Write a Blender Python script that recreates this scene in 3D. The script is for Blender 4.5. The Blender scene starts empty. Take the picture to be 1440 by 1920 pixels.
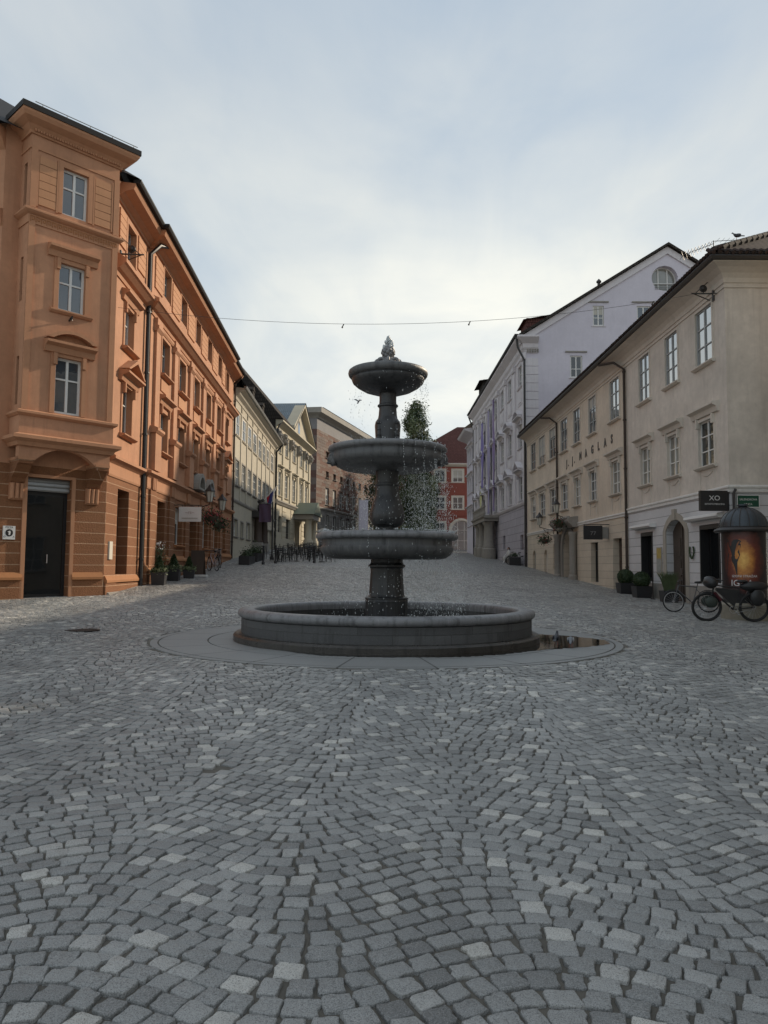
import bpy, math, random
import numpy as np
random.seed(7)
RNG = np.random.default_rng(11)
SC = bpy.context.scene
COL = SC.collection
PI = math.pi

# ------------------------------------------------------------------ ground height
LY = np.array([0, 6, 14, 20, 22.5, 26, 33, 40, 46, 57, 69, 87, 105, 140, 400.])
LZ = np.array([0, .07, .35, .58, .69, .88, 1.2, 1.52, 1.92, 2.5, 3.08, 3.9, 4.3, 4.7, 5.5])
RY = np.array([0, 6, 14, 20, 30, 35.5, 41.4, 46.3, 55, 62, 70, 88, 108, 140, 400.])
RZ = np.array([0, .02, .13, .22, .4, .6, .88, 1.08, 1.58, 1.92, 2.3, 3.05, 4.05, 4.7, 5.5])
FX, FY, FZ = 0.06, 14.25, 0.25          # fountain centre and apron height
def ground(x, y):
    x = np.asarray(x, float); y = np.asarray(y, float)
    l = np.interp(y, LY, LZ); r = np.interp(y, RY, RZ)
    t = (np.clip(x, -16, 18) + 9) / 20.0
    z = l + (r - l) * t
    d = np.hypot(x - FX, y - FY)
    k = np.clip((d - 4.6) / 3.0, 0, 1); k = k * k * (3 - 2 * k)
    return FZ * (1 - k) + z * k
def gz(x, y): return float(ground(x, y))

# ------------------------------------------------------------------ materials
def new_mat(name):
    m = bpy.data.materials.new(name); m.use_nodes = True
    nt = m.node_tree; b = nt.nodes['Principled BSDF']
    return m, nt, b
def nd(nt, t, **kw):
    n = nt.nodes.new(t)
    for k, v in kw.items():
        if k in n.inputs: n.inputs[k].default_value = v
        else: setattr(n, k, v)
    return n
def rgb(c): return (c[0], c[1], c[2], 1)
def pos_vec(nt, scale=(1, 1, 1)):
    g = nd(nt, 'ShaderNodeNewGeometry'); mp = nd(nt, 'ShaderNodeMapping')
    mp.inputs['Scale'].default_value = scale
    nt.links.new(g.outputs['Position'], mp.inputs['Vector'])
    return mp.outputs[0]
def uv_vec(nt):
    return nd(nt, 'ShaderNodeUVMap').outputs[0]
def noise(nt, vec, scale, detail=5, rough=.6):
    n = nd(nt, 'ShaderNodeTexNoise'); n.inputs['Scale'].default_value = scale
    n.inputs['Detail'].default_value = detail; n.inputs['Roughness'].default_value = rough
    nt.links.new(vec, n.inputs['Vector']); return n.outputs['Fac']
def ramp(nt, fac, stops):
    r = nd(nt, 'ShaderNodeValToRGB'); e = r.color_ramp.elements
    while len(e) < len(stops): e.new(.5)
    for i, (p, c) in enumerate(stops):
        e[i].position = p; e[i].color = rgb(c) if len(c) == 3 else c
    nt.links.new(fac, r.inputs[0]); return r.outputs[0]
def mixc(nt, fac, a, b, mode='MIX'):
    m = nd(nt, 'ShaderNodeMix', data_type='RGBA', blend_type=mode)
    for sock, v in ((m.inputs[0], fac), (m.inputs[6], a), (m.inputs[7], b)):
        if hasattr(v, 'node'): nt.links.new(v, sock)
        elif isinstance(v, (int, float)): sock.default_value = v
        else: sock.default_value = rgb(v)
    return m.outputs[2]
def math_(nt, op, a, b=0.0):
    m = nd(nt, 'ShaderNodeMath', operation=op)
    for s, v in ((m.inputs[0], a), (m.inputs[1], b)):
        if hasattr(v, 'node'): nt.links.new(v, s)
        else: s.default_value = v
    return m.outputs[0]
def bump(nt, b, h, strength=.3, dist=.02):
    n = nd(nt, 'ShaderNodeBump'); n.inputs['Strength'].default_value = strength; n.inputs['Distance'].default_value = dist
    nt.links.new(h, n.inputs['Height']); nt.links.new(n.outputs[0], b.inputs['Normal'])
def scale_c(c, k): return tuple(max(0, min(1, x * k)) for x in c)

def plaster(name, c, var=.16, rough=.85, stain=.35, grain=60, streak=True):
    """painted render: broad blotches, vertical rain streaks, fine grain"""
    m, nt, b = new_mat(name)
    v = pos_vec(nt)
    big = noise(nt, v, .55, 6, .65); mid = noise(nt, v, 5, 5, .6)
    col = mixc(nt, ramp(nt, big, [(.3, (0, 0, 0)), (.7, (1, 1, 1))]), scale_c(c, 1 - var), scale_c(c, 1 + var * .7))
    col = mixc(nt, ramp(nt, mid, [(.35, (0, 0, 0)), (.75, (.5, .5, .5))]), col, scale_c(c, 1 - var * 1.4))
    if streak:
        st = noise(nt, pos_vec(nt, (3.2, 3.2, .22)), 1.6, 6, .7)
        col = mixc(nt, math_(nt, 'MULTIPLY', ramp(nt, st, [(.52, (0, 0, 0)), (.75, (1, 1, 1))]), stain), col, scale_c((c[0] * .62, c[1] * .6, c[2] * .58), 1))
    nt.links.new(col, b.inputs['Base Color']); b.inputs['Roughness'].default_value = rough
    bump(nt, b, noise(nt, v, grain, 4, .7), .25, .012)
    return m
def blockwork(name, c, joint, row=.33, width=1.0, msize=.018, rough=.9, var=.25, grain=45, gb=.5, offset=.5, stain=.4, jb=.6):
    """masonry courses from the wall's own u,v (metres); grain=rough-cast bump"""
    m, nt, b = new_mat(name)
    uv = uv_vec(nt)
    br = nd(nt, 'ShaderNodeTexBrick'); br.offset = offset
    br.inputs['Scale'].default_value = 1; br.inputs['Mortar Size'].default_value = msize
    br.inputs['Brick Width'].default_value = width; br.inputs['Row Height'].default_value = row
    br.inputs['Mortar Smooth'].default_value = .15; br.inputs['Bias'].default_value = 0
    br.inputs['Color1'].default_value = rgb(scale_c(c, 1 - var)); br.inputs['Color2'].default_value = rgb(scale_c(c, 1 + var * .7))
    br.inputs['Mortar'].default_value = rgb(joint)
    nt.links.new(uv, br.inputs['Vector'])
    v = pos_vec(nt)
    n1 = noise(nt, v, 1.1, 6, .65); n2 = noise(nt, v, grain, 4, .7)
    col = mixc(nt, ramp(nt, n1, [(.35, (0, 0, 0)), (.75, (stain,) * 3)]), br.outputs['Color'], scale_c(c, .5))
    col = mixc(nt, ramp(nt, n2, [(.35, (.35,) * 3), (.6, (0, 0, 0))]), col, scale_c(c, .45))
    nt.links.new(col, b.inputs['Base Color']); b.inputs['Roughness'].default_value = rough
    h = math_(nt, 'ADD', math_(nt, 'MULTIPLY', br.outputs['Fac'], -jb), math_(nt, 'MULTIPLY', n2, gb))
    bump(nt, b, h, .7, .03)
    return m
def simple(name, c, rough=.6, metal=0., var=.12, nscale=8, bs=.15, spec=.5):
    m, nt, b = new_mat(name)
    v = pos_vec(nt); n = noise(nt, v, nscale, 5, .65)
    nt.links.new(mixc(nt, n, scale_c(c, 1 - var), scale_c(c, 1 + var)), b.inputs['Base Color'])
    b.inputs['Roughness'].default_value = rough; b.inputs['Metallic'].default_value = metal
    b.inputs['Specular IOR Level'].default_value = spec
    if bs: bump(nt, b, noise(nt, v, nscale * 6, 3, .6), bs, .008)
    return m
def glass(name, c, ior=2.0, wav=.06, rough=.03):
    m, nt, b = new_mat(name)
    v = pos_vec(nt); n = noise(nt, v, 1.4, 3, .5)
    nt.links.new(mixc(nt, n, scale_c(c, .5), scale_c(c, 1.5)), b.inputs['Base Color'])
    b.inputs['Roughness'].default_value = rough; b.inputs['IOR'].default_value = ior
    bump(nt, b, noise(nt, v, 2.2, 2, .5), wav, .05)
    return m

M = {}
M['orange'] = plaster('orange_render', (.505, .255, .145), var=.2, stain=.6)
M['orange_trim'] = plaster('orange_trim', (.475, .235, .128), var=.12, stain=.5)
M['orange_panel'] = plaster('orange_panel', (.51, .258, .136), var=.1)
M['orange_base'] = blockwork('brown_rustication', (.29, .125, .055), (.60, .38, .24), row=.315, width=80, msize=.013, var=.05, grain=26, gb=1.6, jb=.3)
M['orange_plinth'] = plaster('orange_plinth', (.40, .175, .07))
M['stone_grey'] = plaster('weathered_stone', (.30, .28, .25), stain=.6)
M['lintel_stone'] = plaster('pale_stone', (.40, .36, .30), stain=.5)
M['cream'] = plaster('cream_render', (.64, .575, .50), var=.2, stain=.45)
M['cream_warm'] = plaster('warm_cream_render', (.67, .57, .455), var=.2, stain=.45)
M['cream_trim'] = plaster('cream_trim', (.62, .565, .49), var=.12, stain=.4)
M['cream_base'] = blockwork('channelled_white', (.66, .65, .65), (.22, .21, .20), row=.36, width=60, msize=.011, var=.05, grain=50, gb=.25, stain=.25)
M['cream_base_warm'] = blockwork('channelled_cream', (.66, .57, .45), (.30, .25, .20), row=.36, width=60, msize=.008, var=.05, grain=50, gb=.25, stain=.4)
M['belt_white'] = plaster('pale_belt', (.72, .70, .66), var=.1, stain=.5)
M['lilac'] = plaster('lilac_render', (.60, .57, .635), var=.1, stain=.18)
M['lilac_trim'] = plaster('lilac_trim', (.64, .61, .63), var=.1, stain=.3)
M['lilac_base'] = blockwork('lilac_blocks', (.46, .43, .47), (.20, .19, .21), row=.62, width=1.7, msize=.02, var=.07, gb=.2, stain=.3)
M['beige'] = plaster('beige_render', (.47, .425, .335), var=.12)
M['beige_trim'] = plaster('beige_trim', (.52, .47, .38), var=.1)
M['ivory'] = plaster('ivory_render', (.49, .445, .345), var=.12)
M['ivory_trim'] = plaster('ivory_trim', (.52, .47, .36), var=.12, stain=.45)
M['red'] = plaster('red_render', (.27, .08, .058), var=.12)
M['white_trim'] = plaster('white_trim', (.62, .58, .50), var=.08)
M['frame_white'] = simple('white_window_paint', (.70, .69, .66), .45, var=.06)
M['frame_grey'] = simple('grey_window_paint', (.36, .37, .37), .5, var=.08)
M['frame_brown'] = simple('brown_window_paint', (.12, .07, .045), .5)
M['blind'] = simple('linen_blind', (.46, .44, .39), .8, var=.1)
M['black_paint'] = simple('black_paint', (.018, .018, .019), .42, var=.3)
M['dark_metal'] = simple('dark_metal', (.04, .036, .034), .45, metal=.3, var=.3)
M['pipe_brown'] = simple('brown_downpipe', (.06, .047, .04), .75, var=.3, spec=.2)
M['zinc'] = simple('zinc', (.30, .30, .29), .45, metal=.7, var=.15)
M['dark_tin'] = simple('dark_roof_tin', (.022, .021, .021), .6, var=.3, spec=.2)
M['glass_dark'] = glass('dark_glass', (.022, .026, .028), 1.9)
M['glass_blue'] = glass('sky_glass', (.05, .062, .075), 2.1)
M['glass_sky'] = glass('painted_sky_glass', (.16, .175, .18), 6.0, .02)  # pale base colour and raised IOR stand in for bright sky reflection
M['glass_curtain'] = glass('curtained_glass', (.22, .215, .19), 2.0)
M['glass_shop'] = glass('shop_glass', (.006, .007, .008), 1.5, .02)
M['wood_door'] = simple('old_oak', (.062, .048, .038), .6, var=.4, nscale=3, bs=.4)
M['dark_wood'] = simple('dark_wood', (.05, .032, .022), .6, var=.4)
M['leaf'] = simple('leaf_green', (.10, .13, .06), .6, var=.5, nscale=3, bs=0)
M['leaf_dark'] = simple('box_green', (.030, .055, .018), .55, var=.5, nscale=6, bs=0)
M['leaf_pale'] = simple('pale_leaf', (.15, .18, .09), .6, var=.4, nscale=3, bs=0)
M['bark'] = simple('bark', (.10, .08, .06), .9, var=.4)
M['flower_red'] = simple('red_petals', (.40, .035, .05), .6, var=.4)
M['planter'] = simple('charcoal_planter', (.022, .022, .024), .5, var=.25)
M['rubber'] = simple('tyre_rubber', (.014, .014, .014), .7, var=.2)
M['steel'] = simple('bare_steel', (.45, .45, .45), .3, metal=.9, var=.1)
M['white_paint'] = simple('white_paint', (.68, .67, .65), .5, var=.06)
M['cloth_purple'] = simple('purple_cloth', (.085, .055, .095), .8, var=.2, nscale=3)
M['lamp_glass'] = simple('frosted_lamp_glass', (.55, .53, .46), .25, var=.1)

def roof_mat(name, c, c2, row=.33, rough=.85):
    m, nt, b = new_mat(name)
    uv = uv_vec(nt)
    br = nd(nt, 'ShaderNodeTexBrick'); br.offset = .5
    br.inputs['Scale'].default_value = 1; br.inputs['Mortar Size'].default_value = .02
    br.inputs['Brick Width'].default_value = .2; br.inputs['Row Height'].default_value = row
    br.inputs['Color1'].default_value = rgb(c); br.inputs['Color2'].default_value = rgb(c2); br.inputs['Mortar'].default_value = rgb(scale_c(c, .35))
    nt.links.new(uv, br.inputs['Vector'])
    n = noise(nt, pos_vec(nt), .9, 6, .65)
    nt.links.new(mixc(nt, ramp(nt, n, [(.4, (0, 0, 0)), (.75, (.6, .6, .6))]), br.outputs['Color'], scale_c(c, .6)), b.inputs['Base Color'])
    b.inputs['Roughness'].default_value = rough; b.inputs['Specular IOR Level'].default_value = .12
    bump(nt, b, math_(nt, 'MULTIPLY', br.outputs['Fac'], -1.), .8, .04)
    return m
M['tile_brown'] = roof_mat('brown_tiles', (.05, .036, .03), (.075, .05, .042))
M['tile_red'] = roof_mat('red_tiles', (.135, .062, .055), (.16, .075, .066))
M['tile_dark'] = roof_mat('dark_tiles', (.045, .04, .036), (.065, .055, .048))
M['roof_metal'] = roof_mat('slate_sheet', (.20, .24, .27), (.23, .265, .29), row=1.2, rough=.5)

# ------------------------------------------------------------------ mesh builder
WOFF = {}
def woff(o): return WOFF.get(o.name, (0, 0, 0)) if o is not None else (0, 0, 0)
class Frame:
    """a wall's own axes: u along it, w outwards, v up"""
    def __init__(s, x, y, dx, dy, side=1):
        l = math.hypot(dx, dy); s.o = (x, y); s.d = (dx / l, dy / l); s.n = (s.d[1] * side, -s.d[0] * side)
    def p(s, u, w, v):
        return (s.o[0] + u * s.d[0] + w * s.n[0], s.o[1] + u * s.d[1] + w * s.n[1], v)
class MB:
    def __init__(s): s.v = []; s.f = []; s.uv = []
    def face(s, pts, uvs=None):
        i = len(s.v); s.v.extend(pts); s.f.append(tuple(range(i, i + len(pts))))
        s.uv.extend(uvs if uvs else [(p[0] + p[1], p[2]) for p in pts])
    def raw(s, verts, faces):
        i = len(s.v); s.v.extend(verts)
        for f in faces:
            s.f.append(tuple(i + k for k in f)); s.uv.extend([(verts[k][0] + verts[k][1], verts[k][2]) for k in f])
    def q(s, F, c): s.face([F.p(*k) for k in c], [(k[0] + k[1], k[2]) for k in c])
    def box(s, F, u0, u1, v0, v1, w0, w1):
        q = s.q
        q(F, [(u0, w1, v0), (u1, w1, v0), (u1, w1, v1), (u0, w1, v1)])
        q(F, [(u1, w0, v0), (u0, w0, v0), (u0, w0, v1), (u1, w0, v1)])
        q(F, [(u0, w0, v0), (u0, w1, v0), (u0, w1, v1), (u0, w0, v1)])
        q(F, [(u1, w1, v0), (u1, w0, v0), (u1, w0, v1), (u1, w1, v1)])
        q(F, [(u0, w1, v1), (u1, w1, v1), (u1, w0, v1), (u0, w0, v1)])
        q(F, [(u0, w0, v0), (u1, w0, v0), (u1, w1, v0), (u0, w1, v0)])
    def abox(s, x0, x1, y0, y1, z0, z1):
        s.box(Frame(0, 0, 1, 0), x0, x1, z0, z1, -y1, -y0)
    def prism(s, F, poly, w0, w1):
        n = len(poly)
        s.q(F, [(u, w1, v) for u, v in poly]); s.q(F, [(u, w0, v) for u, v in reversed(poly)])
        for i in range(n):
            a, b = poly[i], poly[(i + 1) % n]
            s.q(F, [(a[0], w0, a[1]), (b[0], w0, b[1]), (b[0], w1, b[1]), (a[0], w1, a[1])])
    def sweep(s, F, prof, u0, u1):
        """prof: closed polygon in (w,v), run along u"""
        n = len(prof)
        s.q(F, [(u0, w, v) for w, v in prof]); s.q(F, [(u1, w, v) for w, v in reversed(prof)])
        for i in range(n):
            a, b = prof[i], prof[(i + 1) % n]
            s.q(F, [(u0, a[0], a[1]), (u1, a[0], a[1]), (u1, b[0], b[1]), (u0, b[0], b[1])])
    def mold(s, path, prof, side=1):
        """moulding along a plan path, mitred at its corners"""
        n = len(path); nn = []
        for i in range(n - 1):
            dx, dy = path[i + 1][0] - path[i][0], path[i + 1][1] - path[i][1]; l = math.hypot(dx, dy)
            nn.append((dy / l * side, -dx / l * side))
        rings = []
        for i in range(n):
            a = nn[max(0, i - 1)]; b = nn[min(n - 2, i)]
            mx, my = a[0] + b[0], a[1] + b[1]; k = 2 / (mx * mx + my * my + 1e-9)
            k = min(k, 3)
            rings.append([(path[i][0] + mx * k * w, path[i][1] + my * k * w, v) for w, v in prof])
        m = len(prof); acc = 0
        for i in range(n - 1):
            L = math.dist(path[i], path[i + 1])
            for j in range(m):
                k = (j + 1) % m
                s.face([rings[i][j], rings[i + 1][j], rings[i + 1][k], rings[i][k]], [(acc, prof[j][1]), (acc + L, prof[j][1]), (acc + L, prof[k][1]), (acc, prof[k][1])])
            acc += L
        s.face(rings[0]); s.face(list(reversed(rings[-1])))
    def wall(s, F, u0, u1, v0, v1, holes=(), w=0.):
        """wall with real openings; hole=(u0,u1,v0,v1,depth[,rise]) where rise>0 gives an arched head"""
        us = sorted({u0, u1, *[h[0] for h in holes], *[h[1] for h in holes]}); vs = sorted({v0, v1, *[h[2] for h in holes], *[h[3] for h in holes]})
        us = [u for u in us if u0 <= u <= u1]; vs = [v for v in vs if v0 <= v <= v1]
        for i in range(len(us) - 1):
            for j in range(len(vs) - 1):
                cu, cv = (us[i] + us[i + 1]) / 2, (vs[j] + vs[j + 1]) / 2
                if any(h[0] < cu < h[1] and h[2] < cv < h[3] for h in holes): continue
                s.q(F, [(us[i], w, vs[j]), (us[i + 1], w, vs[j]), (us[i + 1], w, vs[j + 1]), (us[i], w, vs[j + 1])])
        for h in holes:
            a, b, c, d, dp = h[:5]; r = h[5] if len(h) > 5 else 0
            top = d - r
            s.q(F, [(a, w, c), (a, w - dp, c), (a, w - dp, top), (a, w, top)]); s.q(F, [(b, w - dp, c), (b, w, c), (b, w, top), (b, w - dp, top)])
            s.q(F, [(a, w, c), (b, w, c), (b, w - dp, c), (a, w - dp, c)])
            if r <= 0: s.q(F, [(a, w, d), (a, w - dp, d), (b, w - dp, d), (b, w, d)])
            else:
                arc = arch(a, b, top, r, 10)
                for k in range(len(arc) - 1):
                    p, q2 = arc[k], arc[k + 1]
                    s.q(F, [(p[0], w, p[1]), (q2[0], w, q2[1]), (q2[0], w - dp, q2[1]), (p[0], w - dp, p[1])])
                    s.q(F, [(p[0], w, p[1]), (p[0], w, d), (q2[0], w, d), (q2[0], w, q2[1])])
    def tube(s, pts, r, n=8, caps=True):
        pts = [tuple(p) for p in pts]; rs = r if isinstance(r, (list, tuple)) else [r] * len(pts); rings = []
        prev = None
        for i, p in enumerate(pts):
            a = pts[max(0, i - 1)]; b = pts[min(len(pts) - 1, i + 1)]
            t = np.array(b, float) - np.array(a, float); t /= (np.linalg.norm(t) + 1e-12)
            ref = prev if prev is not None else (np.array([0, 0, 1.]) if abs(t[2]) < .9 else np.array([1., 0, 0]))
            x = ref - t * np.dot(ref, t)
            if np.linalg.norm(x) < 1e-6: x = np.cross(t, [1, 0, 0])
            x /= np.linalg.norm(x); y = np.cross(t, x); prev = x
            rings.append([tuple(np.array(p) + rs[i] * (math.cos(2 * PI * k / n) * x + math.sin(2 * PI * k / n) * y)) for k in range(n)])
        V = [q for rg in rings for q in rg]; Fc = []
        for i in range(len(pts) - 1):
            for k in range(n):
                k2 = (k + 1) % n; Fc.append((i * n + k, i * n + k2, (i + 1) * n + k2, (i + 1) * n + k))
        if caps: Fc.append(tuple(reversed(range(n)))); Fc.append(tuple(range((len(pts) - 1) * n, len(pts) * n)))
        s.raw(V, Fc)
    def lathe(s, c, prof, n=48, wob=None, caps=True):
        V = []; Fc = []; m = len(prof)
        for (r, z) in prof:
            for k in range(n):
                a = 2 * PI * k / n; rr = r * (1 + (wob(a, z) if wob else 0))
                V.append((c[0] + rr * math.cos(a), c[1] + rr * math.sin(a), c[2] + z))
        for j in range(m - 1):
            for k in range(n):
                k2 = (k + 1) % n; Fc.append((j * n + k, j * n + k2, (j + 1) * n + k2, (j + 1) * n + k))
        if caps and prof[0][0] > 1e-4: Fc.append(tuple(reversed(range(n))))
        if caps and prof[-1][0] > 1e-4: Fc.append(tuple(range((m - 1) * n, m * n)))
        s.raw(V, Fc)
    def blob(s, c, r, nu=10, nv=7, jit=0., sc=(1, 1, 1)):
        V = []; Fc = []
        for j in range(nv + 1):
            th = PI * j / nv
            for i in range(nu):
                a = 2 * PI * i / nu; k = r * (1 + random.uniform(-jit, jit)) if 0 < j < nv else r
                V.append((c[0] + k * sc[0] * math.sin(th) * math.cos(a), c[1] + k * sc[1] * math.sin(th) * math.sin(a), c[2] + k * sc[2] * math.cos(th)))
        for j in range(nv):
            for i in range(nu):
                i2 = (i + 1) % nu; Fc.append((j * nu + i, (j + 1) * nu + i, (j + 1) * nu + i2, j * nu + i2))
        s.raw(V, Fc)
    def torus(s, c, R, r, axis='x', n=28, m=8):
        V = []; Fc = []
        for i in range(n):
            a = 2 * PI * i / n
            for j in range(m):
                b = 2 * PI * j / m; q = R + r * math.cos(b); h = r * math.sin(b)
                p = (h, q * math.cos(a), q * math.sin(a)) if axis == 'x' else ((q * math.cos(a), h, q * math.sin(a)) if axis == 'y' else (q * math.cos(a), q * math.sin(a), h))
                V.append((c[0] + p[0], c[1] + p[1], c[2] + p[2]))
        for i in range(n):
            for j in range(m):
                i2, j2 = (i + 1) % n, (j + 1) % m; Fc.append((i * m + j, i2 * m + j, i2 * m + j2, i * m + j2))
        s.raw(V, Fc)
    def leaves(s, pts, size, jit=.4):
        """small leaf-shaped faces at the given points"""
        for p in pts:
            n = np.array([random.gauss(0, 1), random.gauss(0, 1), random.gauss(0, 1) + .4]); n /= np.linalg.norm(n) + 1e-9
            a = np.cross(n, [0, 0, 1.]); a = a / (np.linalg.norm(a) + 1e-9); b = np.cross(n, a); t = random.uniform(0, 2 * PI)
            a, b = a * math.cos(t) + b * math.sin(t), b * math.cos(t) - a * math.sin(t)
            k = size * random.uniform(1 - jit, 1 + jit); p = np.array(p)
            s.face([tuple(p - a * k), tuple(p + b * k * .45 + n * k * .1), tuple(p + a * k), tuple(p - b * k * .45 + n * k * .1)])
    def build(s, name, mat, parent=None, smooth=None):
        me = bpy.data.meshes.new(name); off = woff(parent)
        V = [(x - off[0], y - off[1], z - off[2]) for x, y, z in s.v] if off != (0, 0, 0) else s.v
        me.from_pydata(V, [], s.f)
        uvl = me.uv_layers.new(name='UVMap'); uvl.data.foreach_set('uv', np.array(s.uv, np.float32).ravel())
        if smooth is not None:
            me.shade_smooth(); me.set_sharp_from_angle(angle=math.radians(smooth))
        me.materials.append(mat); o = bpy.data.objects.new(name, me); COL.objects.link(o)
        if parent is not None: o.parent = parent; WOFF[o.name] = off
        return o
def arch(a, b, spring, rise, n=12):
    """points of a segmental (or semicircular) arch from left to right"""
    h = (b - a) / 2; R = (h * h + rise * rise) / (2 * rise); cy = spring + rise - R; t0 = math.asin(min(1, h / R))
    if rise > h: t0 = PI - t0
    return [((a + b) / 2 + R * math.sin(t), cy + R * math.cos(t)) for t in np.linspace(-t0, t0, n + 1)]
def tag(o, label=None, cat=None, group=None, kind=None):
    if label: o['label'] = label
    if cat: o['category'] = cat
    if group: o['group'] = group
    if kind: o['kind'] = kind
    return o
def thing(name, label, cat, loc=(0, 0, 0), rz=0., group=None):
    o = bpy.data.objects.new(name, None); o.empty_display_size = .3; COL.objects.link(o)
    o.location = loc; o.rotation_euler = (0, 0, rz)
    if rz == 0: WOFF[o.name] = tuple(loc)
    return tag(o, label, cat, group)
def local_thing(name, label, cat, group=None):
    """root at the origin: parts are built in its own axes, then it is placed"""
    o = bpy.data.objects.new(name, None); o.empty_display_size = .3; COL.objects.link(o)
    return tag(o, label, cat, group)
def place(o, x, y, rz=0., z=None):
    o.location = (x, y, gz(x, y) if z is None else z); o.rotation_euler = (0, 0, rz); return o
def dup(o, parent=None):
    c = o.copy(); COL.objects.link(c)
    if parent is not None: c.parent = parent
    for ch in list(o.children): dup(ch, c)
    return c
def text(name, s, size, F, u, v, w, mat, parent, ext=.01, center=True, bold=0., sx=1.):
    """lettering as a solid mesh lying on a wall frame"""
    cu = bpy.data.curves.new(name, 'FONT'); cu.body = s; cu.size = size; cu.extrude = ext; cu.offset = bold
    cu.align_x = 'CENTER' if center else 'LEFT'; cu.resolution_u = 3
    t = bpy.data.objects.new(name, cu); COL.objects.link(t)
    dg = bpy.context.evaluated_depsgraph_get(); dg.update()
    me = bpy.data.meshes.new_from_object(t.evaluated_get(dg)); bpy.data.objects.remove(t); me.name = name
    off = woff(parent); sg = 1 if (F.d[0] * F.n[1] - F.d[1] * F.n[0]) < 0 else -1
    for vt in me.vertices:
        x, y, z = vt.co; p = F.p(u + sg * x * sx, w + z, v + y); vt.co = (p[0] - off[0], p[1] - off[1], p[2] - off[2])
    me.materials.clear(); me.materials.append(mat)
    o = bpy.data.objects.new(name, me); COL.objects.link(o)
    if parent is not None: o.parent = parent; WOFF[o.name] = off
    return o

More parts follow.
